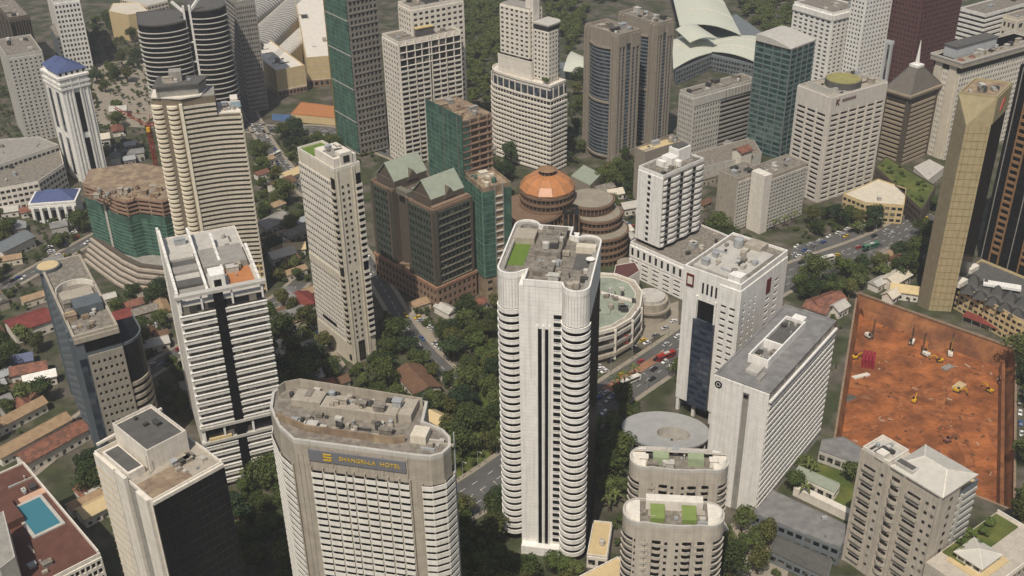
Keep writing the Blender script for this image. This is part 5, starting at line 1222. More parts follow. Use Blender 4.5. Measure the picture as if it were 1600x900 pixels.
# ---- mall with tan walls and glass vaults
def mall():
    t = far('shopping_mall', 'tan walled shopping mall block with pale roof', (431, 112), (368, 96), (476, 88), 21, TAN, G1, None, None, ang=R(30), roofm=W2, seed=261, cat='mall', nclut=18)
    t.bands('L', 5, 1, 1, .8, .3, CREAM, name='string_course'); t.bands('R', 5, 1, 1, .8, .3, CREAM, name='string_course'); t.fins('R', [i * t.w / 8 for i in range(9)], 0, 21, .2, .15, CREAM, 'joint'); t.fins('L', [i * t.d / 10 for i in range(11)], 0, 21, .2, .15, CREAM, 'joint')
    t.grid('R', .2, 5, 8, 1, .7, .6, REDB, G5, dep=.5, solo=True)
    t = far('shopping_mall', 'tan walled mall wing half hidden by the green netted tower', (478, 92), (440, 66), (560, 80), 24, TAN, G1, None, None, ang=R(12), roofm=W2, seed=262, cat='mall', nclut=26)
    t.fins('R', [i * t.w / 9 for i in range(10)], 0, 24, .2, .15, CREAM, 'joint'); t.bands('R', 6, 3, 6, .25, .15, CREAM, name='joint_course'); t.grid('R', .2, 6, 10, 1, .7, .6, REDB, G5, dep=.5)
    # vaults
    for i, (p0, p1, r, lab) in enumerate((((395, 70), (470, 0), 15, 'long grey glass barrel vault over the mall'), ((425, 95), (530, -5), 8, 'small pale barrel vault behind the tan mall walls'), ((370, 30), (450, -25), 17, 'second grey vault behind the long barrel vault'))):
        a, b = at(*p0, 20), at(*p1, 20); L = (b - a).length
        t = Thing('glass_vault', lab, 'roof', (a.x, a.y, 0), math.atan2(b.y - a.y, b.x - a.x) - math.pi / 2)
        t.add('wall', MB().box(-r, 0, 0, r, L, 18).mesh('vw', CREAM)); t.take([(-r, 0), (r, 0), (r, L), (-r, L)])
        pr = arc(0, 0, r, 0, 180, 12, r * .45); n = 13
        gl = MB(); b0 = 0
        gl.v = [(x, 0, 18 + y) for x, y in pr] + [(x, L, 18 + y) for x, y in pr]; gl.f = [(j, j + 1, n + j + 1, n + j) for j in range(12)] + [tuple(range(n))[::-1], tuple(range(n, 2 * n))]
        v = t.add('vault', gl.mesh('vault', [ROOFG, LGREY, ROOFG][i]))
        rib = MB()
        for (x, y), (x2, y2) in zip(pr, pr[1:]): rib.bar((x, 0, 18.1 + y), (x2, 0, 18.1 + y2), .5, .4)
        rm = rib.mesh('rib', W2)
        for k in range(int(L / 5)): t.add('rib', rm, (0, 2 + k * 5, 0), 0, v)
mall()
low_block('pavilion_row', 'low terracotta roofed arcade in front of the mall wing', [(455, 178), (470, 160), (535, 168), (540, 186)], 6, TAN, paint('terracotta', srgb(176, 120, 78)), par=.4)
def hoarding():
    a, b = at(425, 182, 3), at(520, 187, 3); t = Thing('site_hoarding', 'blue site hoarding with a yellow panel in front of the mall', 'fence', (a.x, a.y, 0), math.atan2(b.y - a.y, b.x - a.x)); L = (b - a).length; n = 14
    for i in range(n): t.add('panel', boxm(L / n - .1, .15, 5, paint('hoarding_blue', srgb(92, 126, 170), var=.1) if i not in (7, 8) else YEL, 'hp'), ((i + .5) * L / n, 0, 0))
    t.add('rail', MB().box(0, .1, 2, L, .3, 2.3).mesh('rail', STEEL))
hoarding()

# ---- copper domed building with stepped round terraces
def copper():
    c = at(855, 288, 40); t = Thing('domed_building', 'brown terraced round building with octagonal copper roof', 'building', (c.x, c.y, 0)); TB = paint('terrace_brown', srgb(124, 102, 84), var=.12, streak=.14); TD = paint('terrace_dark', srgb(76, 64, 54), var=.1)
    def drum(x, y, r, z0, z1, nb, a0=150, a1=390):
        t.add('drum_wall', MB().cyl(x, y, z0, z1, r, 28).mesh('dw', TD)); me = MB().strip(arc(x, y, r, a0, a1, 24), 0, 1.3, -.3, .9).mesh('tb', TB); gl = MB().strip(arc(x, y, r, a0, a1, 24), 0, 1.2, -.1, .12).mesh('gb', G5)
        p = (z1 - z0) / nb
        for i in range(nb): b = t.add('terrace_band', me, (0, 0, z0 + (i + 1) * p - 1.3)); t.add('window_band', gl, (0, 0, -1.6), 0, b)
        mp = MB()
        for k in range(26): aa = R(a0 + (a1 - a0) * k / 25); mp.bar((x + (r + .25) * math.cos(aa), y + (r + .25) * math.sin(aa), z0), (x + (r + .25) * math.cos(aa), y + (r + .25) * math.sin(aa), z1 - .5), .5)
        t.add('mullion_row', mp.mesh('mp', TB), kind='stuff')
        t.add('terrace_floor', MB().cyl(x, y, z1, z1 + .15, r - .3, 28).mesh('tf', CONC if r < 16 else TB))
    drum(-14, -9, 24, 0, 16, 4); drum(-12, -7, 21, 16, 22, 1); drum(-10, -5, 19, 22, 28, 1); drum(0, 0, 15, 0, 38, 9)
    drum(30, -10, 15.5, 0, 17, 4); drum(28, -5, 14, 17, 25, 2); drum(25, 0, 13, 25, 31, 1)
    t.add('link_block', MB().box(2, -14, 0, 30, 8, 22).mesh('lkb', TD))
    t.take(arc(-8, -6, 27, 0, 340, 17)); t.take(arc(31, -8, 17, 0, 340, 17))
    t.add('glass_shaft', MB().box(8, -22, 0, 17, -8, 31).mesh('gsh', G5)); t.fins(((8, -22), (17, -22)), [0, 3, 6, 9], 0, 31.5, .6, .4, TB, 'pier')
    n = 10; z0, z1, z2 = 38.5, 39.3, 47; r0, r1 = 16, 4.6
    rf = t.add('roof', MB().cyl(0, 0, 38, 39, r0, n).mesh('eave', TB))
    n = 12
    prof = [(r0, z1), (r0 * .82, z1 + 4.0), (r0 * .56, z1 + 6.6), (r1, z2)]
    for i in range(n):
        a, b = R(360 / n * i + 9), R(360 / n * (i + 1) + 9)
        for (ra, za), (rb, zb_) in zip(prof, prof[1:]):
            f = [(ra * math.cos(a), ra * math.sin(a), za), (ra * math.cos(b), ra * math.sin(b), za), (rb * math.cos(b), rb * math.sin(b), zb_), (rb * math.cos(a), rb * math.sin(a), zb_)]
            t.add('copper_panel', mesh('cp', f + [(x, y, z - .3) for x, y, z in f], [(0, 1, 2, 3), (7, 6, 5, 4), (0, 4, 5, 1), (1, 5, 6, 2), (2, 6, 7, 3), (3, 7, 4, 0)], COPPER), parent=rf)
            t.add('seam', MB().bar(f[0], f[3], .22).mesh('sm', REDB), parent=rf)
    t.add('lantern', MB().cyl(0, 0, z2 - .4, z2 + 2.4, r1, n).mesh('ln', REDB), parent=rf); t.add('lantern_cap', MB().cyl(0, 0, z2 + 2.4, z2 + 4.4, r1 + 1, n, 1).mesh('lc', paint('old_copper', srgb(140, 112, 84))), parent=rf)
    for i in range(n): a = R(360 / n * i + 27); t.add('lantern_opening', boxm(1.6, .3, 1.8, DARK, 'lo'), (math.cos(a) * (r1 - .15), math.sin(a) * (r1 - .15), z2), a + math.pi / 2, rf)
    t.clutter(rf, 18, -12, 38, 2, 27.3, 4, 301); t.add('portico', MB().cyl(44, -30, 0, 5, 6, 20).mesh('po', CONC))
copper()
low_block('garden_hall', 'small green roofed hall between taupe towers and copper dome', [(892, 275), (912, 258), (940, 272), (922, 290)], 9, TAUPE, COPG, par=.3)

# ---- round mall with pale green roof
def round_mall():
    z = 17; P = [at(*p, z) for p in [(930, 522), (960, 514), (986, 499), (1000, 480), (1003, 458), (990, 440), (962, 430), (930, 428), (900, 440), (900, 515)]]; c = at(955, 470, z)
    t = Thing('round_mall', 'curved low mall with pale green roof beside the white tower', 'mall', (c.x, c.y, 0)); o = [(p.x - c.x, p.y - c.y) for p in P]
    t.body(0, z, BEIGE, o); rf = t.roof(z, paint('grey_green_roof', srgb(146, 154, 138), var=.2, streak=.2, scale=.2), offs(o, -3, True), .5, .4, W2); t.add('terrace_deck', MB().prism(o, z - .3, z - .05).mesh('td', CONC)); t.add('rim', MB().strip(o, z - 1, z + .9, -.4, .5, True).mesh('rim', W2))
    vis = o[:7]
    for i in range(3): t.add('facade_band', MB().strip(vis, 0, 1.8, .1, 1.0 + .4 * (2 - i)).mesh('fb', [BEIGE, GREY, LGREY][i]), (0, 0, 2.5 + i * 5))
    t.add('glazing', MB().strip(vis, 1, z - 1, 0, .15).mesh('gz', G1)); mb = MB()
    for i in range(0, 7): t.add('pilaster', MB().bar((*offs(vis, .9, False)[i], 0), (*offs(vis, .9, False)[i], z), 1.1).mesh('pi', W2))
    t.add('roof_skylight', MB().bar((-8, 9, z + .6), (12, -2, z + .6), 2, .8).mesh('rs', W2), parent=rf)
    t.add('roof_slab', MB().prism([(-16, -14), (-2, -14), (-1, -9), (-16, -8)], z + .14, z + 1).mesh('rsl', COPG), parent=rf); t.clutter(rf, -14, -12, 12, 12, z + .2, 34, 311)
    p = at(1017, 462, 12); lx, ly = p.x - c.x, p.y - c.y
    t.add('drum', MB().cyl(lx, ly, 0, 11, 9, 24).mesh('dr', BEIGE)); t.add('drum_roof', MB().cyl(lx, ly, 11, 12.4, 7.4, 24).mesh('drr', LGREY)); t.add('drum_ledge', MB().cyl(lx, ly, 6, 7, 10.5, 24).mesh('dl', CONC))
    t.take(o); t.take(arc(lx, ly, 11, 0, 340, 17))
    for k, x in enumerate((-6, 2)): pass
    bp = at(975, 527, 8); t.add('poster_panel', boxm(4, .3, 5, paint('poster_red', srgb(150, 76, 62)), 'pp'), (bp.x - c.x, bp.y - c.y - 1.5, 5), R(15))
    bp = at(950, 533, 8); t.add('poster_panel', boxm(5, .3, 5, paint('poster_blue', srgb(60, 84, 116)), 'pp'), (bp.x - c.x, bp.y - c.y - 1.5, 5), R(8))
round_mall()
low_block('low_block', 'dark red roofed low block behind the round mall', [(958, 432), (962, 415), (992, 410), (1000, 424), (975, 440)], 15, W2, MAROON, par=.5)

# ---- convention centre shells
def shell(t, pxs, z, rise, mat, name='roof_shell', nu=10, nv=8, par=None, ribs=0):
    A, B, C_, D = [at(*p, z) for p in pxs]; o = t.loc; v = []; v2 = []
    for i in range(nu + 1):
        for j in range(nv + 1):
            u, w2 = i / nu, j / nv; p = A.lerp(B, u).lerp(D.lerp(C_, u), w2) - o; zz = z + rise * math.sin(math.pi * u) * (.5 + .5 * math.sin(math.pi * (w2 * .8 + .1)))
            v.append((p.x, p.y, zz)); v2.append((p.x, p.y, zz - .6))
    n = (nu + 1) * (nv + 1); g = lambda i, j: i * (nv + 1) + j; f = []
    for i in range(nu):
        for j in range(nv): f.append((g(i, j), g(i + 1, j), g(i + 1, j + 1), g(i, j + 1))); f.append((n + g(i, j + 1), n + g(i + 1, j + 1), n + g(i + 1, j), n + g(i, j)))
    bd = [g(i, 0) for i in range(nu)] + [g(nu, j) for j in range(nv)] + [g(i, nv) for i in range(nu, 0, -1)] + [g(0, j) for j in range(nv, 0, -1)]
    for a, b in zip(bd, bd[1:] + bd[:1]): f.append((a, n + a, n + b, b))
    s = t.add(name, mesh(name, v + v2, f, mat, smooth=False), parent=par)
    for k in range(ribs):
        j = int((k + 1) * nv / (ribs + 1)); mb = MB()
        for i in range(nu): mb.bar((v[g(i, j)][0], v[g(i, j)][1], v[g(i, j)][2] + .2), (v[g(i + 1, j)][0], v[g(i + 1, j)][1], v[g(i + 1, j)][2] + .2), .5, .4)
        t.add('shell_rib', mb.mesh('sr', W2), parent=s)
    return s
def convention():
    P = [at(*p, 14) for p in [(1056, 108), (1112, 84), (1184, 100), (1200, 55), (1150, 20), (1050, 60)]]; c = sum(P, Vector()) / 6
    PG = paint('pale_green_metal', srgb(196, 199, 184), var=.06, streak=.1)
    t = Thing('convention_centre', 'sprawling hall under curved pale green metal roof shells', 'building', (c.x, c.y, 0)); t.loc = Vector((c.x, c.y, 0)); o = [(p.x - c.x, p.y - c.y) for p in P]
    t.body(0, 13, BGREY, o); t.grid((o[0], o[1]), .5, 12, 14, 3, .7, .6, BGREY, G1, dep=.4, solo=False); t.grid((o[1], o[2]), .5, 12, 16, 3, .7, .6, BGREY, G1, dep=.4, solo=False)
    shell(t, [(1044, -34), (1112, -34), (1158, 54), (1062, 40)], 20, 7, PG, ribs=3); shell(t, [(1056, 46), (1088, 38), (1122, 60), (1078, 66)], 24, 4, PG)
    shell(t, [(1050, 62), (1122, 64), (1112, 82), (1052, 108)], 15, 3, PG, ribs=2); shell(t, [(1116, 62), (1198, 58), (1188, 100), (1110, 80)], 15, 4, PG, ribs=2)
    t.clutter(t.e, 0, -10, 30, 10, 13, 8, 321)
    a = at(898, 98, 10); t = Thing('tent_roof', 'pale green pitched hall roof left of the taupe towers', 'building', (a.x, a.y, 0)); t.add('wall', MB().box(-12, -8, 0, 14, 8, 8).mesh('w', BGREY)); t.take([(-12, -8), (14, -8), (14, 8), (-12, 8)])
    shell(t, [(880, 110), (893, 80), (920, 92), (916, 116)], 9, 5, PG)
convention()
# ---- grey hotel, green glass tower, white grid office, pagoda tower
t = far('hotel_block', 'grey hotel block with dark balcony half facing the white grid office', (1085, 152), (1062, 130), (1182, 117), 44, LGREY, G1, ('grid', 7, 12, .45, .5), None, ang=R(34), seed=331, nclut=16)
t.grid('R', .3, 37, 10, 11, .5, .5, LGREY, G1, t0=0, t1=t.w * .42, solo=False, dep=.4); dress(t, 'R', ('bands', 11, .4, .8, GREY), 37, GREY, G4, t0=t.w * .43, t1=t.w - .5); t.bands('R', 37.6, 1, 1, 5.6, .7, LGREY, name='attic_wall'); t.fins('R', [t.w * (.5 + .05 * i) for i in range(10)], 37.8, 43, .8, .9, GREY, 'attic_slit')
low_block('plinth_block', 'grey roofed base block at the foot of the grey hotel', [(1100, 262), (1085, 240), (1175, 215), (1190, 240)], 8, LGREY, ROOF, par=.6, seed=332, n=6)
t = bld('glass_tower', 'green glass tower with curved pale roof', (1237, 78), (1182, 65), (1273, 53), 77, ang=R(42)); t.body(0, 77, G3)
for k in 'LR':
    t.bands(k, 1, 21, 3.6, 1.1, .2, paint('green_spandrel', srgb(96, 122, 116), var=.08), solo=True); L = t.side(k)[2]; t.fins(k, [0, L * .25, L * .5, L * .75, L], 0, 77, .5, .5, BGREY, 'mullion')
rf = t.add('roof', MB().prism([(0, 0), (t.w, 0), (t.w, t.d), (0, t.d)], 77, 77.5).mesh('rf', LGREY)); n = 8
for i in range(n):
    y0, y1 = t.d * i / n, t.d * (i + 1) / n; za, zb_ = 77.5 + 4 * math.sin(math.pi * i / n * .6), 77.5 + 4 * math.sin(math.pi * (i + 1) / n * .6)
    t.add('roof_sheet', MB().hexa([(-1, y0, 77.4), (t.w + 1, y0, 77.4), (t.w + 1, y1, 77.4), (-1, y1, 77.4), (-1, y0, za + .4), (t.w + 1, y0, za + .4), (t.w + 1, y1, zb_ + .4), (-1, y1, zb_ + .4)]).mesh('rs', LGREY), parent=rf)
def white_grid():
    t = bld('office_tower', 'white office tower with regular window grid and round roof plant', (1298, 155), (1247, 115), (1386, 120), 68, ang=R(32)); h, w_, d = t.h, t.w, t.d
    t.body(0, h, LGREY); rf = t.roof(h, BEIGE, ph=1.6, pm=LGREY); z = t.zr
    WG = paint('office_white', srgb(206, 200, 190), var=.07, streak=.14)
    t.grid('L', 0, h - 9, 3, 18, .80, .52, WG, G4, m=(1, 1.2, .5, .5), dep=.7); t.grid('R', 0, h - 9, 6, 18, .80, .52, WG, G4, m=(1.2, 1, .5, .5), dep=.7)
    for k in 'LR':
        t.bands(k, h - 9, 1, 1, 10, .72, WG, name='crown_panel'); t.fins(k, [.6 + (t.side(k)[2] - 1.2) * (i + 1) / (3 if k == 'L' else 6) for i in range(2 if k == 'L' else 5)], 0, h - 9, .9, 1.1, WG, 'pier')
    t.add('cooling_drum', MB().cyl(w_ * .5, d * .5, z, z + 4, 11, 24).mesh('cd', DGREY), parent=rf); t.add('drum_deck', MB().cyl(w_ * .5, d * .5, z + 4, z + 4.4, 10.4, 24).mesh('ddk', paint('mossy_deck', srgb(150, 144, 92), var=.2)), parent=rf)
    t.add('plant_screen', MB().strip([(4, d - 4), (4, 6), (10, 5)], z, z + 4, 0, .4).mesh('ps', LGREY), parent=rf); t.clutter(rf, 3, 3, w_ - 3, d - 3, z, 16, 341, big=1.2)
    sg = t.add('sign_emblem', MB().bar((-1.2, 0, 0), (-1.2, 0, 3.6), .5).bar((-1, 0, 1.8), (1, 0, 3.6), .5).bar((-1, 0, 1.8), (1, 0, 0), .5).mesh('se', plain('emblem_red', srgb(92, 60, 58), .6)), t.onside('R', w_ * .12, .95, h - 4.4))
    for i in range(6): t.add('sign_stroke', MB().strip(arc(0, 0, .75, 20, 340, 8), -.1, .1, -.3, .1).mesh('ss', MATS['emblem_red'], 's'), t.onside('R', w_ * .21 + i * 2.0, 1.0, h - 2.4)).rotation_euler = (R(90), 0, 0)
white_grid()
def pagoda():
    t = bld('office_tower', 'brown banded tower with slate pyramid roof and white spire', (1422, 147), (1386, 126), (1468, 130), 51, ang=R(38)); h, w_, d = t.h, t.w, t.d
    t.body(0, h - 2, BROWN); LT = paint('pale_brown_ledge', srgb(162, 148, 128), var=.1)
    for k in 'LR':
        L = t.side(k)[2]; dress(t, k, ('bands', 14, .5, .9, LT), h - 5, BROWN, G5, t0=L * .1, t1=L * .9); t.fins(k, [L * .05, L * .95], 0, h - 2, L * .08, .6, BROWN, 'corner_pier')
    rf = t.add('eave', MB().prism(offs([(0, 0), (w_, 0), (w_, d), (0, d)], 2.2, True), h - 2, h - .6).prism(offs([(0, 0), (w_, 0), (w_, d), (0, d)], 1.2, True), h - 3.6, h - 2.4).mesh('ev', LT)); c4 = [(*p, h - .55) for p in offs([(0, 0), (w_, 0), (w_, d), (0, d)], 1, True)]; cx, cy = w_ / 2, d / 2
    t4 = [(cx - 3, cy - 3, h + 13), (cx + 3, cy - 3, h + 13), (cx + 3, cy + 3, h + 13), (cx - 3, cy + 3, h + 13)]
    for i in range(4):
        f = [c4[i], c4[(i + 1) % 4], t4[(i + 1) % 4], t4[i]]; t.add('roof_slope', mesh('sl', f + [(x, y, z - .3) for x, y, z in f], [(0, 1, 2, 3), (7, 6, 5, 4), (0, 4, 5, 1), (1, 5, 6, 2), (2, 6, 7, 3), (3, 7, 4, 0)], SLATE), parent=rf); t.add('ridge', MB().bar(c4[i], t4[i], .6, .5).mesh('rg', DGREY), parent=rf)
    t.add('spire_base', MB().box(cx - 3.4, cy - 3.4, h + 12.8, cx + 3.4, cy + 3.4, h + 14.4).mesh('sb', W_), parent=rf); t.add('spire', MB().cyl(cx, cy, h + 14.4, h + 30, 1.5, 8, .2).mesh('sp', W_), parent=rf)
pagoda()
PB = low_block('podium_block', 'brown banded terrace with roof planting below the pagoda tower', [(1368, 262), (1384, 246), (1462, 292), (1440, 330)], 12, BROWN, GRASS, par=1, win=G5)
low_block('entrance_canopy', 'pale forecourt structure at the foot of the pagoda tower', [(1428, 262), (1452, 250), (1475, 262), (1450, 282)], 6, W2, LGREY, par=.5, seed=351)
low_block('low_block', 'cream low building with open roof frame in front of the white grid office', [(1318, 304), (1372, 281), (1416, 296), (1412, 322), (1352, 318)], 12, TAN, CREAM, par=.8, win=G1, seed=352, n=6)
far('low_tower', 'windowless pale blue-grey block left of the pagoda tower', (1394, 66), (1366, 60), (1421, 55), 40, paint('pale_blue_grey', srgb(178, 182, 184), var=.06), G1, ('strips', 5, .6, 0), ('strips', 5, .6, 0), ang=R(34), seed=353, nclut=3)
t = far('apartment_tower', 'white tower with rounded top rim at the upper right', (1302, 22), (1241, 8), (1346, 8), 62, W_, G1, ('grid', 7, 18, .55, .5), ('grid', 6, 18, .5, .5), ang=R(34), seed=361); t.bands('L', 57, 1, 1, 4, 1.4, W_, name='rim'); t.bands('R', 57, 1, 1, 4, 1.4, W_, name='rim')
far('apartment_tower', 'white window grid tower between rounded white and maroon towers', (1356, -16), (1334, -30), (1398, -38), 84, W_, G1, ('grid', 4, 24, .5, .5), ('grid', 8, 24, .5, .5), ang=R(34), seed=362)
far('office_tower', 'maroon tower with square window grid at the top edge', (1448, -34), (1386, -52), (1512, -64), 92, MAROON, G5, ('grid', 12, 24, .5, .55), ('grid', 13, 24, .5, .55), ang=R(34), seed=363)
far('apartment_block', 'white terraced apartment block at the top right corner', (1540, 24), (1500, 2), (1640, -20), 44, W_, G1, ('bands', 11, .5, .9), ('bands', 11, .5, .9), ang=R(34), seed=364, nclut=14)
far('office_block', 'cream block with dark niches at the right edge near the top', (1590, 30), (1568, 18), (1650, 0), 48, CREAM, G5, ('grid', 3, 6, .5, .5), ('grid', 5, 6, .5, .5), ang=R(34), seed=365)
def big_hotel():
    t = bld('hotel_tower', 'cream grid hotel with overhanging top and terrace at the right edge', (1503, 98), (1463, 74), (1625, 60), 68, ang=R(32)); h, w_, d = t.h, t.w, t.d
    t.body(0, h, CREAM); t.grid('R', 0, h - 7, 30, 17, .55, .55, W2, G1, dep=.5, solo=False); t.fins('L', [d * .2, d * .75], 0, h - 3, d * .28, .9, CREAM, 'wall_panel'); t.grid('L', 0, h - 5, 3, 17, .4, .5, W2, G1, dep=.4, t0=d * .38, t1=d * .58, solo=False)
    o = offs([(0, 0), (w_, 0), (w_, d), (0, d)], 2.4, True); rf = t.add('roof', MB().prism(o, h - 3, h).mesh('rf', BEIGE)); t.add('roof_rim', ringm('rr', o, h, h + 1.2, -.5, .3, LGREY), parent=rf); t.add('soffit_glazing', ringm('sgz', [(0, 0), (w_, 0), (w_, d), (0, d)], h - 7, h - 3.1, 0, .5, G5))
    t.add('penthouse', MB().box(3, 8, h, w_ * .55, d - 3, h + 7).mesh('ph', paint('pale_blue_grey', srgb(178, 182, 184))), parent=rf); t.add('penthouse_roof', MB().box(2.4, 7.4, h + 7, w_ * .55 + .6, d - 2.4, h + 7.8).mesh('phr', DGREY), parent=rf)
    t.add('terrace', MB().box(-.5, -.5, h, w_, 7, h + .4).mesh('tc', CONC), parent=rf)
    for x in (3, 14): t.add('round_skylight', MB().cyl(x, 3, h + .4, h + 1.6, 2.4, 16, 1).mesh('rsk', RTILE), parent=rf)
    t.clutter(rf, 18, 1, w_ - 4, 6, h + .4, 18, 371)
big_hotel()
def gold():
    Lg, M, Rg = at(1433, 477), at(1451, 485), at(1486, 487); h = 117; BR = at(1581, 131, h); BR.z = 0; BL = Lg + (BR - Rg)
    o0 = M; t = Thing('gold_tower', 'gold clad wedge tower with slanted facet at its top', 'tower', (M.x, M.y, 0)); q_ = [((p - o0).x, (p - o0).y) for p in (Lg, M, Rg, BR, BL)]; zm = 103
    t.take(q_); L, Mm, Rr, Br, Bl = q_; t.w = t.d = 1
    v = [(*p, 0) for p in q_] + [(*L, h), (*Mm, zm), (*Rr, h), (*Br, h), (*Bl, h)]
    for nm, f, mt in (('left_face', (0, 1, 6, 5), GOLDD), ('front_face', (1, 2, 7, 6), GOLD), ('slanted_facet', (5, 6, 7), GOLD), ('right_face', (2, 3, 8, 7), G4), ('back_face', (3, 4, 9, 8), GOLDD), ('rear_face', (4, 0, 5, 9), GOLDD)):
        t.add(nm, mesh(nm, [v[i] for i in f], [tuple(range(len(f)))], mt))
    rf = t.add('roof', mesh('rf', [v[i] for i in (5, 7, 8, 9)], [(0, 1, 2, 3)], RAW)); t.add('parapet', MB().strip([L, Rr, Br, Bl], h - .1, h + 1, -.6, .05, True).mesh('pp', GOLD), parent=rf)
    mb_ = [(Mm, Rr)]; zt = zm
    W = math.hypot(Rr[0] - Mm[0], Rr[1] - Mm[1]); J = paint('gold_joint', srgb(140, 122, 84))
    for i in range(25): t.add('panel_joint', boxm(W - .2, .1, .22, J, 'pj'), t.onside((Mm, Rr), W / 2, .05, 3 + i * 4), t.side((Mm, Rr))[1])
    for i in range(4): t.add('panel_joint', boxm(.16, .1, zm - .5, J, 'pv'), t.onside((Mm, Rr), W * (i + .5) / 4, .06, 0), t.side((Mm, Rr))[1])
    W2_ = math.hypot(Mm[0] - L[0], Mm[1] - L[1])
    for i in range(5): t.add('fin', boxm(.35, .5, zm - 1 + (5 - i) * 2, GOLDD, 'fn%d' % i), t.onside((L, Mm), W2_ * (i + .5) / 5, .25, 0), t.side((L, Mm))[1])
    WR = math.hypot(Br[0] - Rr[0], Br[1] - Rr[1]); t.add('head_panel', boxm(WR, .4, 13, GOLD, 'hp'), t.onside((Rr, Br), WR / 2, .2, h - 13), t.side((Rr, Br))[1]); t.add('emblem', mesh('em', [(-3, -.3, 0), (0, -.3, 0), (3.4, -.3, 5), (.4, -.3, 5), (-3, 0, 0), (0, 0, 0), (3.4, 0, 5), (.4, 0, 5)], [(0, 1, 2, 3), (7, 6, 5, 4), (0, 4, 5, 1), (1, 5, 6, 2), (2, 6, 7, 3), (3, 7, 4, 0)], plain('emblem_orange', srgb(190, 70, 50), .5)), t.onside((Rr, Br), WR * .5, .35, h - 9), t.side((Rr, Br))[1])
    t.clutter(rf, L[0] + 5, Rr[1] + 8, Rr[0] + 6, Br[1] - 4, h, 12, 381)
gold()
def black_tower():
    t = bld('office_tower', 'black glass tower with tan stacked bays at the right edge', (1640, 448), (1528, 392), (1720, 395), 0, ang=R(36)); h = 112; w_, d = t.w, t.d; t.h = h
    t.body(0, h, G4); t.roof(h, DGREY, pm=BLACK); TB = paint('tan_bay', srgb(140, 108, 76), var=.12)
    for c in (.22, .62):
        a, b = c * d - 2.6, c * d + 2.6; t.fins('L', [a, b], 0, h - 4, .7, .9, TB, 'bay_pier')
        for i in range(26):
            t.add('bay_slab', boxm(5.0, .8, 1.4, TB, 'bs'), t.onside('L', c * d, .4, 6 + i * 3.9), -math.pi / 2)
    t.bands('L', 2, 28, 3.9, .25, .2, BLACK, solo=False); t.bands('R', 2, 28, 3.9, .25, .2, BLACK, solo=False)
    for c in (.05, .42, .80, .98): t.fins('L', [c * d], 0, h, .4, .5, GREY, 'mullion')
black_tower()
def arcade():
    t = low_block('shopping_arcade', 'beige mall with dark sawtooth rooflights and white skylight by the pit', [(1488, 440), (1533, 408), (1640, 452), (1640, 520), (1590, 500)], 14, TAN, DGREY, par=1.2, win=G1)
    rd = random.Random(3); c = t.loc
    for i in range(5):
        for j in range(2):
            p = at(1520 + i * 19 - j * 8, 438 + i * 9 + j * 17, 14.2); t.add('roof_pyramid', MB().cyl(0, 0, 0, 4, 5, 4, .3).mesh('rp', DK, 'rp'), (p.x - c.x, p.y - c.y, 14.1), R(20), t.rf)
    p = at(1566, 445, 17); t.add('skylight', MB().box(-9, -2.5, 0, 9, 2.5, 1.2).mesh('sk', W_), (p.x - c.x, p.y - c.y, 16), R(-22), t.rf)
    for px in ((1520, 418), (1502, 440)): p = at(*px, 16); t.add('stair_head', MB().box(-4, -1.5, 0, 4, 1.5, 2.5).mesh('sh', W2), (p.x - c.x, p.y - c.y, 14.1), R(40), t.rf)
    a, b = at(1507, 490, 4), at(1592, 522, 4); s = Thing('awning_row', 'long red awning along the street beside the earth pit', 'awning', (a.x, a.y, 0), math.atan2(b.y - a.y, b.x - a.x)); L = (b - a).length; n = 6
    for i in range(n): s.add('awning_sheet', MB().hexa([(0, -2.2, 3.4), (L / n - .1, -2.2, 3.4), (L / n - .1, 2.2, 4.6), (0, 2.2, 4.6), (0, -2.2, 3.55), (L / n - .1, -2.2, 3.55), (L / n - .1, 2.2, 4.75), (0, 2.2, 4.75)]).mesh('aw', RMET, 'aw'), (i * L / n, 0, 0)); s.add('post', boxm(.2, .2, 3.4, STEEL, 'p'), (i * L / n + .5, -2, 0)); s.add('post', boxm(.2, .2, 4.5, STEEL, 'p'), (i * L / n + .5, 2, 0))
arcade()
far('low_tower', 'plain taupe block behind the white podium hotel', (1008, 240), (992, 222), (1066, 216), 34, TAUPE, G1, None, None, ang=R(34), roofm=TAN, seed=391, nclut=8)

# ================================================================== houses and small roofs
def house(px, w_, d, h, ang, rm, label, wall=W2, rise=2.6, group=None):
    p = at(*px, h); t = Thing('house', label, 'house', (p.x, p.y, 0), R(ang), group); o = [(-w_ / 2, -d / 2), (w_ / 2, -d / 2), (w_ / 2, d / 2), (-w_ / 2, d / 2)]
    t.take(o); t.add('wall', MB().prism(o, 0, h).mesh('wall', wall)); rf = t.add('roof', MB().prism(offs(o, .1, True), h - .05, h + .05).mesh('rfb', rm))
    gable(t, rf, -w_ / 2, w_ / 2, -d / 2, d / 2, h, rise, rm, .7, wall)
    for i in range(max(2, int(w_ / 3.5))): t.add('window', boxm(1.4, .12, 1.2, G1, 'hw'), (-w_ / 2 + (i + .5) * w_ / max(2, int(w_ / 3.5)), -d / 2 - .05, 1.1))
    t.add('door', boxm(1.1, .12, 2.1, BROWN, 'hd'), (w_ * .05, -d / 2 - .06, 0)); return t
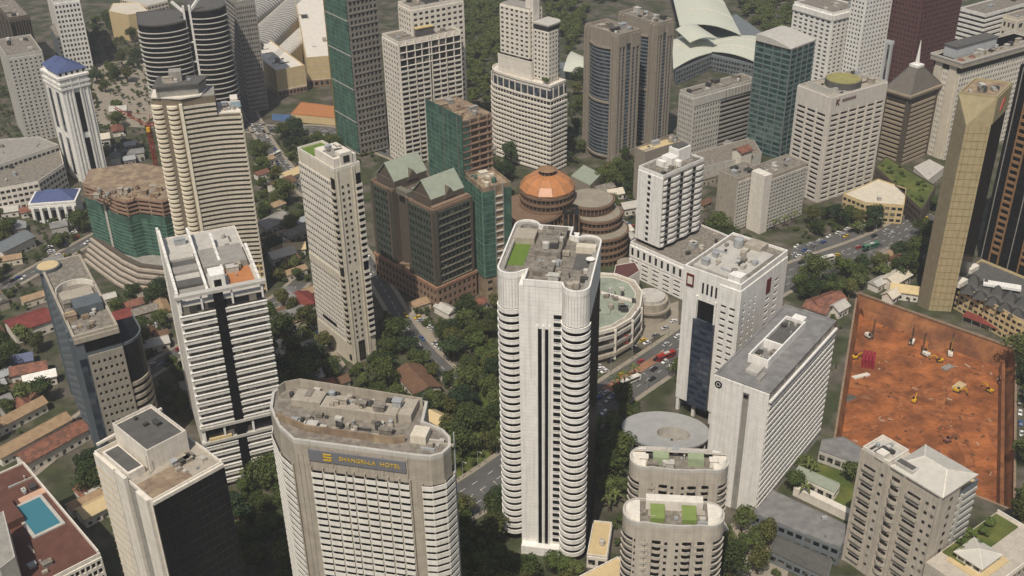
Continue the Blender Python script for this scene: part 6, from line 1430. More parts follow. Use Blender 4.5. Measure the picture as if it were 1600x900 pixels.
HS = [((45, 500), 20, 15, 7, 40, RMET, 'large dark red metal roofed hall left of the slim blue-grey tower'), ((185, 492), 13, 9, 5, 30, RMET, 'small red roofed house behind the slim blue-grey tower'),
      ((478, 470), 16, 12, 6, -50, RMET, 'dark red roofed wing beside the cream slab tower'), ((82, 690), 30, 9, 6, 52, RTILE, 'long terracotta roofed terrace at the left edge of the slim tower'),
      ((50, 680), 34, 7, 5, 52, paint('tan_tile', srgb(158, 134, 106), var=.2), 'long tan roofed terrace behind the terracotta one'), ((20, 650), 30, 6, 5, 52, paint('tan_tile', srgb(158, 134, 106)), 'narrow tan roofed row near the left edge'),
      ((45, 575), 16, 8, 5, 20, RTILE, 'orange tiled house near the left edge'), ((62, 588), 14, 5, 5, 24, W_, 'white roofed shed below the orange tiled house'), ((30, 560), 12, 7, 4, 20, paint('slate_blue', srgb(96, 104, 130)), 'blue-grey roofed house above the orange one'),
      ((18, 378), 22, 12, 7, 60, BGREY, 'grey roofed hall at the far left edge'), ((92, 430), 13, 5, 4, 10, paint('pink_roof', srgb(176, 130, 114)), 'pink roofed long shed left of the netted construction'),
      ((1292, 468), 18, 10, 6, 30, RTILE, 'orange tiled house at the corner of the earth pit'), ((1278, 480), 12, 8, 5, -40, RTILE, 'small orange tiled house next to the slab hotel'), ((1310, 478), 9, 7, 5, 40, LGREY, 'small grey roofed house at the pit corner'),
      ((652, 592), 22, 13, 5, -60, paint('rust_roof', srgb(110, 84, 66), var=.2), 'brown roofed hall among the park trees'), ((688, 655), 12, 7, 5, -40, TAN, 'small tan roofed house behind the sign hotel'), ((1160, 234), 10, 8, 14, 35, RTILE, 'small orange temple-like roof between grey hotel and white hotel'),
      ((1400, 432), 16, 9, 5, 40, CREAM, 'cream roofed pavilion left of the gold tower'), ((1420, 452), 18, 8, 5, -20, TAN, 'tan roofed pavilion at the foot of the gold tower'), ((1395, 458), 10, 6, 4, 40, CREAM, 'small cream roof at the back of the pit'),
      ((440, 395), 14, 9, 5, 30, CREAM, 'cream roofed house between balcony tower and cream slab'), ((425, 345), 20, 12, 5, 55, GREY, 'grey roofed hall right of the balcony tower'), ((460, 385), 12, 8, 5, 10, TAN, 'tan roofed house left of the cream slab'),
      ((440, 285), 16, 10, 5, 50, paint('rust_roof', srgb(110, 84, 66)), 'rust roofed shed beside the road near the net tower'), ((455, 270), 14, 8, 5, 50, TAN, 'tan roofed shed beside the road near the net tower'),
      ((505, 600), 10, 8, 5, 20, RTILE, 'small orange roof at the foot of the cream slab'), ((488, 585), 9, 6, 4, 20, W_, 'white tent roof at the foot of the cream slab'), ((150, 215), 18, 9, 5, 20, CREAM, 'cream roofed house by the plaza'), ((185, 170), 12, 8, 5, 10, LGREY, 'grey kiosk roof on the plaza'),
      ((960, 470 - 170), 10, 7, 4, 20, CREAM, 'cream roof right of the copper dome'), ((985, 320), 12, 8, 5, 20, LGREY, 'grey roof between copper dome and white hotel tower'), ((975, 360), 9, 6, 4, 40, W2, 'white roof left of the white podium'),
      ((1115, 830), 9, 6, 4, 30, LGREY, 'grey roofed hut right of rounded beige towers'), ((300, 600), 10, 7, 5, 20, GREY, 'dark grey roof left of the spine tower'), ((150, 790), 14, 8, 5, 45, TAN, 'tan roofed shed between pool block and ribbed tower')]
for hs in HS: house(*hs[:5], hs[5], hs[6])

# ================================================================== machines in the pit
TRK = plain('track_rubber', (.03, .03, .03, 1), .8)
def excavator(px, ang, label, col=YEL, k=1.0):
    p = at(*px, PZ); t = Thing('excavator', label, 'excavator', (p.x, p.y, PZ), R(ang), 'machines in the pit'); t.e.scale = (.68, .68, .68)
    for sx in (-1, 1):
        pts = [(-2.2, .1), (2.2, .1), (2.6, .55), (2.2, 1), (-2.2, 1), (-2.6, .55)]
        t.add('track', mesh('track', [(x, -.35, z) for x, z in pts] + [(x, .35, z) for x, z in pts], [tuple(range(6)), tuple(range(11, 5, -1))] + [(i, 6 + i, 6 + (i + 1) % 6, (i + 1) % 6) for i in range(6)], TRK, 'trk'), (0, sx * 1.25, 0))
    b = t.add('body', MB().box(-2.4, -1.4, 1.05, 1.2, 1.4, 2.2).box(-2.5, -1.4, 1.3, -1.2, 1.4, 2.6).mesh('exb', col, col.name))
    t.add('cab', MB().box(-.2, .2, 2.2, 1.5, 1.4, 3.4).mesh('exc', G1, 'exc')); t.add('boom', MB().bar((1.0, -.3, 1.8), (3.6, -.3, 4.6), .5, .7).bar((3.6, -.3, 4.6), (6.2, -.3, 4.0), .45, .6).mesh('exbm', col, col.name))
    t.add('arm', MB().bar((6.1, -.3, 4.2), (6.9, -.3, 1.4), .38, .5).mesh('exa', col, col.name)); t.add('bucket', MB().hexa([(6.4, -.9, .3), (7.6, -.9, .5), (7.6, .3, .5), (6.4, .3, .3), (6.5, -.9, 1.5), (7.2, -.9, 1.5), (7.2, .3, 1.5), (6.5, .3, 1.5)]).mesh('exk', DK, 'exk'))
EX = [((1428, 628), 60, 'yellow excavator in the middle of the earth pit'), ((1352, 482), 200, 'yellow excavator at the back left corner of the pit'), ((1466, 515), 250, 'yellow excavator at the foot of the back bank'), ((1480, 690), 20, 'pale excavator low on the right of the pit floor'),
      ((1546, 612), 120, 'yellow excavator by the right bank'), ((1562, 600), 80, 'orange excavator hard by the right bank'), ((1495, 612), 330, 'yellow excavator beside the scaffold heap'), ((1336, 560), 10, 'yellow excavator left of the red formwork'), ((1468, 565), 160, 'small yellow excavator between piling rigs')]
for i, e in enumerate(EX): excavator(*e, col=YEL if i not in (3, 5) else [W2, RTILE][i % 2])
def rig(px, ang, label, hgt=17):
    p = at(*px, PZ); t = Thing('piling_rig', label, 'piling rig', (p.x, p.y, PZ), R(ang), 'piling rigs in the pit'); t.e.scale = (.75, .75, .75)
    for sx in (-1, 1): t.add('track', CACHE[('track', 'trk')], (0, sx * 1.5, 0))
    t.add('body', MB().box(-3.4, -1.5, 1.1, 1.4, 1.5, 3).mesh('rgb', W2, 'rgb')); t.add('cab', MB().box(.2, -1.6, 3, 1.8, -.3, 4.4).mesh('rgc', G1, 'rgc'))
    mb = MB(); 
    for a in ((1.9, -.35), (1.9, .35), (2.5, -.35), (2.5, .35)): mb.bar((a[0], a[1], .6), (a[0], a[1], hgt), .12)
    for i in range(int(hgt / 1.4)): mb.bar((1.9, -.35, .8 + i * 1.4), (2.5, .35, 1.8 + i * 1.4), .08); mb.bar((2.5, -.35, .8 + i * 1.4), (1.9, .35, 1.8 + i * 1.4), .08)
    t.add('mast', mb.mesh('rgm', DK, hgt)); t.add('drill_rod', MB().cyl(2.9, 0, .1, hgt - 2, .28, 8).mesh('rgd', DK, hgt)); t.add('stay', MB().bar((-2.5, 0, 3), (2, 0, hgt * .75), .16).mesh('rgs', YEL, hgt))
for r_ in [((1358, 528), 300, 'dark piling rig near the back left of the pit'), ((1424, 538), 240, 'piling rig with white cabin left of the pit centre'), ((1445, 555), 120, 'piling rig leaning group, second from left of the centre rigs'), ((1484, 555), 70, 'dark piling rig right of the pit centre'), ((1302, 605), 80, 'piling rig close to the slab hotel end wall')]: rig(*r_)
def stack(px, ang, label, mat, n, dims, name='material_stack', cat='stack'):
    p = at(*px, PZ); t = Thing(name, label, cat, (p.x, p.y, PZ), R(ang), 'material heaps in the pit'); a, b, c = dims
    for i in range(n): t.add('beam', boxm(a, b * .8, c, mat, 'bm'), (0, (i % 4) * b - 1.5 * b, (i // 4) * c))
stack((1356, 568), 70, 'crimson formwork stack left of the pit centre', paint('crimson', srgb(140, 36, 54)), 16, (9, 1.6, 1.2)); stack((1498, 606), 40, 'heap of tan scaffold boards right of the pit centre', TAN, 12, (7, 1, .5))
stack((1345, 588), 20, 'pale beams lying below the crimson formwork', W2, 6, (9, .7, .4)); stack((1442, 502), -22, 'pale pipes along the back bank', W2, 8, (16, .7, .5)); stack((1480, 575), 30, 'grey steel heap between rigs and scaffold boards', GREY, 8, (6, .8, .4)); stack((1410, 500), -20, 'grey slabs on the back bench of the pit', LGREY, 6, (12, .9, .4)); stack((1563, 552), 0, 'white site cabin stack at the back right of pit', W_, 4, (6, 2, 1.4))
for px, r, lab in (((1327, 622), 3.2, 'dark rectangular tarpaulin nearest the slab hotel'), ((1310, 640), 3.4, 'brown tarpaulin on the pit floor by the slab hotel'), ((1298, 662), 3.6, 'grey tarpaulin at the pit front left corner')):
    p = at(*px, PZ); t = Thing('tarpaulin', lab, 'tarpaulin', (p.x, p.y, PZ), R(30)); t.add('sheet', MB().prism([(-r, -r * .6), (r, -r * .6), (r, r * .6), (-r, r * .6)], .01, .5, [(-r * .7, -r * .4), (r * .7, -r * .35), (r * .75, r * .4), (-r * .7, r * .4)]).mesh('sh', DGREY)); t.add('weight', MB().bar((-r, 0, .55), (r, 0, .55), .3).mesh('wt', BROWN))
rd = random.Random(77)
for i in range(16):                                   # spoil heaps
    x, y = rd.uniform(145, 240), rd.uniform(350, 505)
    if not inside(x, y, offs(PIN, -6, True)): continue
    r = rd.uniform(2.5, 6); v = [(0, 0, r * .32)]; f = []
    for k in range(2):
        for j in range(10): a = j * math.pi / 5; rr = r * (.5 + .5 * k) * rd.uniform(.8, 1.2); v.append((rr * math.cos(a), rr * math.sin(a), r * .2 * (1 - k) + rd.uniform(-.1, .2) * (1 - k) - .05 * k))
    for j in range(10): f += [(0, 1 + j, 1 + (j + 1) % 10), (1 + j, 11 + j, 11 + (j + 1) % 10, 1 + (j + 1) % 10)]
    child(pit, 'spoil_heap', mesh('heap', v, f, EARTHW if i % 3 else EARTH), (x, y, PZ))
for hk, (a, b, w2) in enumerate((((150, 400), (230, 450), 3), ((190, 360), (215, 460), 4), ((205, 350), (236, 440), 4), ((160, 440), (225, 400), 5))):      # haul tracks
    mb = MB(); n = 14; P = [(a[0] + (b[0] - a[0]) * i / n + 5 * math.sin(i * .6), a[1] + (b[1] - a[1]) * i / n) for i in range(n + 1)]
    aa, cc = offs(P, -w2 / 2, False), offs(P, w2 / 2, False)
    child(pit, 'haul_track', mesh('ht', [(x, y, PZ + .02 + hk * .012) for x, y in aa] + [(x, y, PZ + .02 + hk * .012) for x, y in cc], [(i, n + 1 + i, n + 2 + i, i + 1) for i in range(n)], paint('haul_earth', srgb(158, 100, 62), var=.35, streak=0, scale=.4, col2=srgb(136, 84, 52))))

# ---- scattered site debris
mb = MB(); mbd = MB(); rd = random.Random(8)
for i in range(240):
    x, y = rd.uniform(140, 248), rd.uniform(338, 510)
    if not inside(x, y, offs(PIN, -2, True)): continue
    (mb if rd.random() < .45 else mbd).bar((x, y, PZ + .15), (x + rd.uniform(-2.4, 2.4), y + rd.uniform(-2.4, 2.4), PZ + rd.uniform(.15, .7)), rd.uniform(.25, .9), rd.uniform(.2, .6))
child(pit, 'site_debris', mb.mesh('deb', paint('debris_pale', srgb(176, 150, 126), var=.2)), kind='stuff'); child(pit, 'site_rubble', mbd.mesh('deb', paint('debris_dark', srgb(112, 80, 60), var=.2)), kind='stuff')
for (a, b, k) in ((2, 3, 0), (1, 2, 1)):      # benches cut into the banks
    P0, P1 = Vector(PIN[a]), Vector(PIN[b]); cen = Vector((195, 425)); i0, i1 = P0.lerp(cen, .07), P1.lerp(cen, .07)
    child(pit, 'earth_bench', MB().prism([tuple(P0), tuple(P1), tuple(i1), tuple(i0)], PZ, PZ + 3.2, [tuple(P0), tuple(P1), tuple(P1.lerp(cen, .045)), tuple(P0.lerp(cen, .045))]).mesh('bench', EARTHW))
# ---- jumble of small roofs
HV = []
for hv, (a, b, h_, rm, wl) in enumerate(((9, 6, 4, 'red_tiled_roof', W2), (12, 7, 5, 'roof_felt', BEIGE), (7, 6, 4, 'galvanised_steel', GREY), (14, 6, 4, 'tan_tile', CREAM), (10, 8, 6, 'grey_roof_felt', LGREY), (8, 5, 3.5, 'rust_roof', BEIGE), (11, 6, 4, 'light_grey_concrete', W2))):
    HV.append((a, b, h_, MB().box(-a / 2, -b / 2, 0, a / 2, b / 2, h_).mesh('hv_wall', wl), mesh('hv_roof', [(-a / 2 - .5, -b / 2 - .5, h_), (a / 2 + .5, -b / 2 - .5, h_), (a / 2 + .5, 0, h_ + 2), (-a / 2 - .5, 0, h_ + 2), (a / 2 + .5, b / 2 + .5, h_), (-a / 2 - .5, b / 2 + .5, h_)], [(0, 1, 2, 3), (3, 2, 4, 5), (0, 3, 5), (1, 4, 2), (1, 0, 5, 4)], MATS[rm]), ['orange tiled', 'brown flat-looking', 'tin', 'tan tiled', 'grey', 'rusty', 'pale grey'][hv]))
def jumble(poly, n, where, group, seed, ang):
    rd = random.Random(seed); P = [tuple(at(*p).to_2d()) for p in poly]; xs = [p[0] for p in P]; ys = [p[1] for p in P]; c = tr = 0
    while c < n and tr < n * 40:
        tr += 1; x, y = rd.uniform(min(xs), max(xs)), rd.uniform(min(ys), max(ys))
        if not inside(x, y, P) or taken(x, y): continue
        a, b, h_, wm, rm, nm = rd.choice(HV); s = rd.uniform(.8, 1.3); th = R(ang + rd.choice((0, 0, 90)) + rd.uniform(-6, 6))
        t = Thing('house', 'small %s roofed house %s' % (nm, where), 'house', (x, y, 0), th, group); t.e.scale = (s, s, 1); t.add('wall', wm); t.add('roof', rm); c += 1
        for i in (-.3, .3): t.add('window', boxm(1.3, .12, 1.1, G1, 'hw'), (a * i, -b / 2 - .05, 1.2))
        t.add('door', boxm(1, .12, 2, BROWN, 'hd'), (0, -b / 2 - .06, 0)); t.take([(-a / 2, -b / 2), (a / 2, -b / 2), (a / 2, b / 2), (-a / 2, b / 2)], .5)
jumble([(150, 470), (260, 455), (262, 570), (240, 580), (200, 500)], 10, 'in the yards behind the slim blue-grey tower', 'yard houses', 1, 30)
jumble([(400, 430), (480, 430), (520, 540), (540, 610), (430, 620), (425, 520)], 13, 'between spine tower and cream slab', 'houses by the spine tower', 2, 35)
jumble([(-10, 440), (60, 470), (60, 640), (-10, 690)], 12, 'at the left edge beside the slim tower', 'left edge houses', 3, 40)
jumble([(0, 330), (130, 340), (140, 420), (60, 450), (0, 440)], 7, 'left of the netted construction', 'houses by the site', 4, 25)
jumble([(395, 230), (470, 250), (480, 330), (465, 420), (415, 400)], 9, 'right of the cream balcony tower', 'houses by the balcony tower', 5, 45)
jumble([(110, 760), (150, 720), (160, 800), (100, 790)], 3, 'behind the pool roof block', 'houses by the pool block', 6, 45)
jumble([(130, 200), (235, 205), (235, 260), (140, 262)], 6, 'on the far plaza side', 'plaza houses', 7, 20)
jumble([(880, 260), (1000, 300), (995, 390), (960, 400)], 4, 'right of the copper domed building', 'houses by the dome', 8, 30)
jumble([(1340, 385), (1440, 380), (1440, 470), (1345, 455)], 4, 'between the light road and the pit', 'houses behind the pit', 9, 35)
jumble([(720, 230), (770, 200), (800, 280), (740, 270)], 4, 'among the construction blocks', 'site houses', 10, 35)
jumble([(640, 470), (700, 500), (760, 520), (770, 470), (750, 480)], 3, 'in front of the brown gabled block', 'houses by the gables', 11, 40)
jumble([(1080, 240), (1180, 235), (1120, 300), (1100, 330)], 4, 'between white hotel tower and grey hotel', 'houses by the grey hotel', 12, 35)

# ================================================================== trees
def leafmat(name, c1, c2):
    mt, n, l, b = _new(name); oi = n.new('ShaderNodeObjectInfo'); g = n.new('ShaderNodeNewGeometry'); t_ = n.new('ShaderNodeTexNoise'); t_.inputs['Scale'].default_value = .35
    l.new(g.outputs['Position'], t_.inputs[0]); ad = n.new('ShaderNodeMath'); ad.operation = 'ADD'; l.new(t_.outputs[0], ad.inputs[0])
    mu = n.new('ShaderNodeMath'); mu.operation = 'MULTIPLY'; mu.inputs[1].default_value = .7; l.new(oi.outputs['Random'], mu.inputs[0]); l.new(mu.outputs[0], ad.inputs[1])
    r = n.new('ShaderNodeMapRange'); r.inputs[1].default_value = .35; r.inputs[2].default_value = 1.15; l.new(ad.outputs[0], r.inputs[0])
    mx = n.new('ShaderNodeMix'); mx.data_type = 'RGBA'; mx.inputs[6].default_value = c1; mx.inputs[7].default_value = c2; l.new(r.outputs[0], mx.inputs[0]); l.new(mx.outputs[2], b.inputs['Base Color'])
    b.inputs['Roughness'].default_value = .75; b.inputs['Specular IOR Level'].default_value = .12; return mt
LEAF = leafmat('tree_leaves', (.026, .044, .016, 1), (.092, .116, .034, 1)); LEAFL = leafmat('pale_tree_leaves', (.060, .082, .026, 1), (.125, .150, .050, 1))
LV = [leafmat('leaf_mid', (.030, .050, .016, 1), (.090, .118, .034, 1)), leafmat('leaf_dark', (.020, .038, .018, 1), (.055, .082, .034, 1)), LEAFL, leafmat('leaf_olive', (.045, .055, .018, 1), (.115, .118, .040, 1)), LEAF, leafmat('leaf_fresh', (.050, .080, .020, 1), (.120, .165, .045, 1))]
BARK = paint('bark', srgb(96, 80, 64), var=.2)
def crown_mesh(seed, r, hgt, n, mat, leaf=.62, base=.3):
    rd = random.Random(seed); v = []; f = []; lobes = []
    for i in range(9):
        a = rd.uniform(0, 6.28); k = rd.uniform(.1, .68) * r; z = hgt * (base + rd.uniform(.12, .48)); lobes.append((k * math.cos(a), k * math.sin(a), z, rd.uniform(.3, .52) * r))
    lobes.append((0, 0, hgt * .78, r * .5))
    for i in range(n):
        cx, cy, cz, cr = rd.choice(lobes); d = Vector((rd.gauss(0, 1), rd.gauss(0, 1), rd.gauss(0, 1) + .25)).normalized(); rr = cr * (rd.random() ** .35)
        p = Vector((cx, cy, cz)) + Vector((d.x, d.y, d.z * .8)) * rr
        nrm = (d + Vector((rd.gauss(0, .5), rd.gauss(0, .5), rd.gauss(0, .5)))).normalized(); a = nrm.cross(Vector((rd.gauss(0, 1), rd.gauss(0, 1), rd.gauss(0, 1)))).normalized(); b = nrm.cross(a); s = leaf * rd.uniform(.6, 1.3); k = len(v)
        v += [tuple(p - a * s * .5), tuple(p + b * s * .35), tuple(p + a * s * .6), tuple(p - b * s * .35)]; f.append((k, k + 1, k + 2, k + 3))
    return mesh('crown', v, f, mat)
def trunk_mesh(seed, r, hgt):
    rd = random.Random(seed); mb = MB(); mb.cyl(0, 0, 0, hgt * .5, r * .085, 7, r * .055)
    for i in range(5):
        a = i * 1.26 + rd.random(); p0 = Vector((0, 0, hgt * rd.uniform(.3, .46))); p1 = Vector((math.cos(a) * r * .55, math.sin(a) * r * .55, hgt * rd.uniform(.6, .75))); mb.bar(p0, p1, r * .05)
    return mb.mesh('trunk', BARK)
VAR = []
for s_ in range(6):
    r = [4.4, 5.2, 3.6, 4.8, 5.8, 3.2][s_]; hh = [8.5, 9.5, 8, 10, 10.5, 7][s_]
    VAR.append((crown_mesh(s_ + 1, r, hh, [2100, 2600, 1600, 2400, 3000, 1300][s_], LV[s_]), trunk_mesh(s_, r, hh), r))
PLACED = []
def forest(poly, n, label, group, seed, smin=.95, smax=1.65, zb=0, gap=.55, kinds=(0, 1, 2, 3, 4, 5), world=False):
    rd = random.Random(seed); P = poly if world else [tuple(at(*p, zb).to_2d()) for p in poly]; xs = [p[0] for p in P]; ys = [p[1] for p in P]; c = 0; tries = 0
    while c < n and tries < n * 60:
        tries += 1; x, y = rd.uniform(min(xs), max(xs)), rd.uniform(min(ys), max(ys))
        if not inside(x, y, P): continue
        k = rd.choice(kinds); s = rd.uniform(smin, smax); r = VAR[k][2] * s
        if zb == 0 and taken(x, y): continue
        if any((x - a) ** 2 + (y - b) ** 2 < ((r + q_) * gap) ** 2 for a, b, q_ in PLACED): continue
        PLACED.append((x, y, r)); c += 1
        t = Thing('tree', ('big ' if r > 6.6 else 'small ' if r < 4.6 else 'medium ') + ('pale ' if k in (2, 5) else '') + label, 'tree', (x, y, zb), rd.uniform(0, 6.28), group)
        sc_ = (s * rd.uniform(.9, 1.1), s * rd.uniform(.9, 1.1), s * rd.uniform(.85, 1.15)); t.add('crown', VAR[k][0], scale=sc_); t.add('trunk', VAR[k][1], scale=sc_)
    return c
FR = [([(632, 612), (700, 520), (740, 495), (780, 490), (782, 765), (690, 765), (690, 690)], 62, 'leafy tree in the park left of the white twin-lobed tower', 'park trees'),
      ([(540, 585), (612, 556), (640, 600), (620, 640), (560, 620)], 14, 'tree at the foot of the cream slab tower', 'trees by the cream slab'),
      ([(360, 775), (440, 730), (480, 930), (385, 930)], 26, 'dark tree between ribbed tower and sign hotel', 'trees by the sign hotel'),
      ([(705, 770), (785, 760), (785, 930), (715, 930)], 24, 'dark tree between sign hotel and white twin-lobed tower', 'trees right of the sign hotel'),
      ([(772, 885), (900, 890), (905, 950), (765, 950)], 12, 'tree at the front foot of the white twin-lobed tower', 'front trees'),
      ([(925, 660), (985, 620), (968, 790), (930, 800)], 20, 'tree in the belt right of the white twin-lobed tower', 'belt trees'),
      ([(1228, 445), (1300, 425), (1445, 395), (1440, 440), (1345, 448), (1330, 470), (1255, 480)], 34, 'tree in the belt behind the red earth pit', 'belt behind the pit'),
      ([(1325, 345), (1400, 330), (1460, 320), (1445, 385), (1390, 360), (1340, 372)], 20, 'tree along the far side of the light road', 'roadside trees'),
      ([(1586, 560), (1625, 560), (1625, 900), (1590, 900), (1582, 700)], 20, 'tree along the right-hand rim of the pit', 'pit rim trees'),
      ([(905, 285), (990, 245), (992, 330), (955, 345), (925, 290)], 16, 'tree between taupe towers and copper domed building', 'trees by the dome'),
      ([(884, 120), (912, 120), (912, 260), (884, 260)], 14, 'tree in the gap left of the taupe towers', 'gap trees'),
      ([(432, 205), (535, 195), (548, 245), (520, 252), (450, 262)], 20, 'tree in front of the net-wrapped frame tower', 'trees by the net tower'),
      ([(395, 215), (425, 260), (470, 340), (475, 450), (430, 450), (405, 330)], 26, 'tree right of the cream balcony tower', 'trees by the balcony tower'),
      ([(128, 40), (215, 30), (238, 195), (142, 205)], 34, 'small tree on the far plaza', 'plaza trees'),
      ([(-30, 345), (28, 360), (30, 440), (20, 470), (-30, 480)], 14, 'tree at the far left beside the grey hall', 'left edge trees'),
      ([(-20, 525), (60, 520), (70, 560), (20, 600), (100, 610), (30, 690), (-20, 700)], 22, 'tree around the left edge houses', 'house trees'),
      ([(225, 585), (290, 570), (300, 660), (250, 670)], 10, 'bright tree between slim tower and spine tower', 'bright trees'),
      ([(425, 560), (500, 575), (520, 610), (440, 612)], 10, 'tree in the car park by the spine tower', 'car park trees'),
      ([(1125, 835), (1195, 815), (1240, 900), (1130, 925)], 12, 'tree in the forecourt right of rounded beige towers', 'forecourt trees'),
      ([(1030, 540), (1062, 515), (1062, 600), (1036, 590)], 5, 'tree left of the blue curtain wall office', 'roadside trees by the curtain wall'),
      ([(1105, 345), (1140, 375), (1200, 395), (1165, 400), (1108, 372)], 6, 'palm green tree by the low beige hotel', 'hotel garden trees'),
      ([(100, 360), (135, 350), (140, 380), (70, 415), (60, 400)], 6, 'tree along the western lane', 'lane trees'),
      ([(1170, 690), (1240, 745), (1235, 790), (1340, 800), (1340, 735)], 4, 'small tree on the lawn court', 'lawn court trees'),
      ([(130, 760), (150, 740), (170, 800), (150, 830)], 4, 'tree behind the pool roof block', 'trees by the pool block'),
      ([(255, 480), (262, 470), (440, 445), (470, 470), (430, 520), (260, 480)], 12, 'tree between spine tower and cream slab', 'trees behind the spine tower'),
      ([(1240, 360), (1330, 330), (1335, 352), (1250, 385)], 8, 'tree in the hotel garden near the light road', 'garden trees by the road'),
      ([(150, 470), (262, 458), (262, 575), (235, 590), (190, 500)], 14, 'tree in the yards behind the slim blue-grey tower', 'yard trees'),
      ([(400, 430), (480, 430), (520, 545), (545, 610), (430, 620), (425, 520)], 20, 'tree among the small houses left of the cream slab', 'trees among houses'),
      ([(600, 470), (640, 500), (700, 590), (660, 600), (610, 540)], 8, 'street tree in front of the brown gabled block', 'street trees'),
      ([(730, 255), (800, 250), (800, 300), (735, 290)], 8, 'tree squeezed among the construction blocks', 'site trees')]
tot = 0
for i, (pl, n, lb, gp) in enumerate(FR): tot += forest(pl, max(3, int(n * .63)), lb, gp, 500 + i, kinds=(0, 1, 3, 4, 2) if 'bright' not in lb else (2, 5))
for i, (p, z) in enumerate(RC.rooftop):
    t = Thing('tree', 'small tree on the terrace of the rounded balcony block', 'tree', (p[0], p[1], z), i, 'terrace trees'); t.add('crown', VAR[5][0], scale=(.9, .9, .7)); t.add('trunk', VAR[5][1], scale=(.9, .9, .7))
gx = [HT.world(x, y) for x, y in ((HT.w + 3, -4), (HT.w + 9, -3), (HT.w + 6, -8), (HT.w + 14, -5), (HT.w - 1, -6), (HT.w + 20, -3.4))]
for i, p in enumerate(gx):
    t = Thing('tree', 'shrubby tree on the podium garden beside the hipped roof tower', 'tree', (p[0], p[1], HZ + .3), i, 'podium garden trees'); t.add('crown', VAR[5][0], scale=(.8, .8, .6)); t.add('trunk', VAR[5][1], scale=(.8, .8, .6))
rd = random.Random(12); k = 0
while k < 22:
    xs = [p[0] for p in PB.o]; ys = [p[1] for p in PB.o]; x, y = rd.uniform(min(xs), max(xs)), rd.uniform(min(ys), max(ys))
    if inside(x, y, offs(PB.o, -2, True)): s_ = rd.uniform(.3, .55); PB.add('shrub', VAR[rd.choice((0, 2, 5))][0], (x, y, 11.2), rd.uniform(0, 6), PB.rf, scale=(s_, s_, s_ * .8)); k += 1
print('trees', tot)
def wood(name, label, polys, dens, seed, sz=(.8, 1.4), step=4):
    rd = random.Random(seed); v = []; f = []
    src = [(list(map(lambda q_: tuple(q_.co), m_.vertices)), r) for m_, _, r in VAR[:3]]
    for pl in polys:
        P = [tuple(at(*p).to_2d()) for p in pl]; xs = [p[0] for p in P]; ys = [p[1] for p in P]; n = int((max(xs) - min(xs)) * (max(ys) - min(ys)) * dens)
        for _ in range(n):
            x, y = rd.uniform(min(xs), max(xs)), rd.uniform(min(ys), max(ys))
            if not inside(x, y, P) or taken(x, y): continue
            co, r = rd.choice(src); s = rd.uniform(*sz); k0 = rd.randrange(0, step); L = len(co) // 4
            a = rd.uniform(0, 6.28); ca, sa = math.cos(a), math.sin(a)
            for q_ in range(k0, L, step):
                b = len(v); pc = co[q_ * 4]
                for j in range(4):
                    X, Y, Z = (pc[i] + (co[q_ * 4 + j][i] - pc[i]) * 1.9 for i in range(3)); v.append((x + (ca * X - sa * Y) * s, y + (sa * X + ca * Y) * s, Z * s))
                f.append((b, b + 1, b + 2, b + 3))
    o = struct(name, mesh(name, v, f, LEAF), kind='stuff'); o['label'] = label; o['category'] = 'woodland'
UG = [f_[0] for f_ in FR if 'plaza' not in f_[2] and 'lawn' not in f_[2]]
wood('woodland', 'dense dark woodland along the top edge behind the towers', [[(715, -40), (800, -40), (790, 60), (775, 200), (730, 200), (716, 100)], [(820, -50), (930, -50), (915, 40), (890, 90)], [(1140, -50), (1260, -50), (1245, 60), (1190, 62), (1150, 10)], [(560, -60), (820, -60), (820, -30), (560, -30)], [(930, -80), (1050, -80), (1050, -10), (930, 10)]], .016, 9)
wood('undergrowth', 'low dark shrubs filling the ground between trees', UG + [[(100, 60), (140, 30), (212, 30), (212, 60), (130, 100)], [(-10, 110), (30, 120), (50, 215), (-10, 215)], [(395, 200), (540, 200), (600, 250), (560, 260), (470, 250), (420, 260)], [(1288, 560), (1300, 470), (1335, 455), (1300, 560), (1285, 680)], [(900, 640), (1000, 620), (985, 860), (900, 880)], [(1110, 640), (1150, 560), (1165, 600), (1120, 660)], [(640, 490), (780, 480), (780, 780), (690, 760), (600, 600)], [(150, 460), (262, 455), (262, 575), (235, 590), (190, 500)], [(395, 230), (480, 250), (500, 440), (540, 600), (425, 620), (400, 420)], [(-10, 330), (130, 340), (140, 420), (60, 480), (60, 640), (-10, 690)], [(130, 60), (240, 60), (240, 260), (130, 262)], [(600, 480), (780, 480), (780, 780), (560, 620)], [(1340, 380), (1440, 380), (1440, 470), (1340, 455)], [(640, 200), (800, 200), (800, 300), (720, 290)]], .022, 19, (.25, .55), 6)

PF = MB(); rdp = random.Random(4)
for i in range(15):
    a = i * .42 * math.pi / 1.05; rl = rdp.uniform(2.6, 3.4); up = rdp.uniform(.2, 1.4); d = Vector((math.cos(a), math.sin(a), 0)); sd = Vector((-d.y, d.x, 0)); b = len(PF.v)
    P = [Vector((0, 0, 7)), Vector((0, 0, 7)) + d * rl * .5 + Vector((0, 0, up)), Vector((0, 0, 7)) + d * rl + Vector((0, 0, up * .3 - .9))]
    for k, p in enumerate(P): PF.v += [tuple(p - sd * (.16, .45, .08)[k] - Vector((0, 0, .12))), tuple(p), tuple(p + sd * (.16, .45, .08)[k] - Vector((0, 0, .12)))]
    for k in range(2):
        for j in range(2): PF.f.append((b + 3 * k + j, b + 3 * k + j + 1, b + 3 * k + 4 + j, b + 3 * k + 3 + j))
PFM = PF.mesh('fronds', LEAFL); PTM = MB().cyl(0, 0, 0, 7.1, .24, 7, .16).mesh('palm_trunk', BARK)
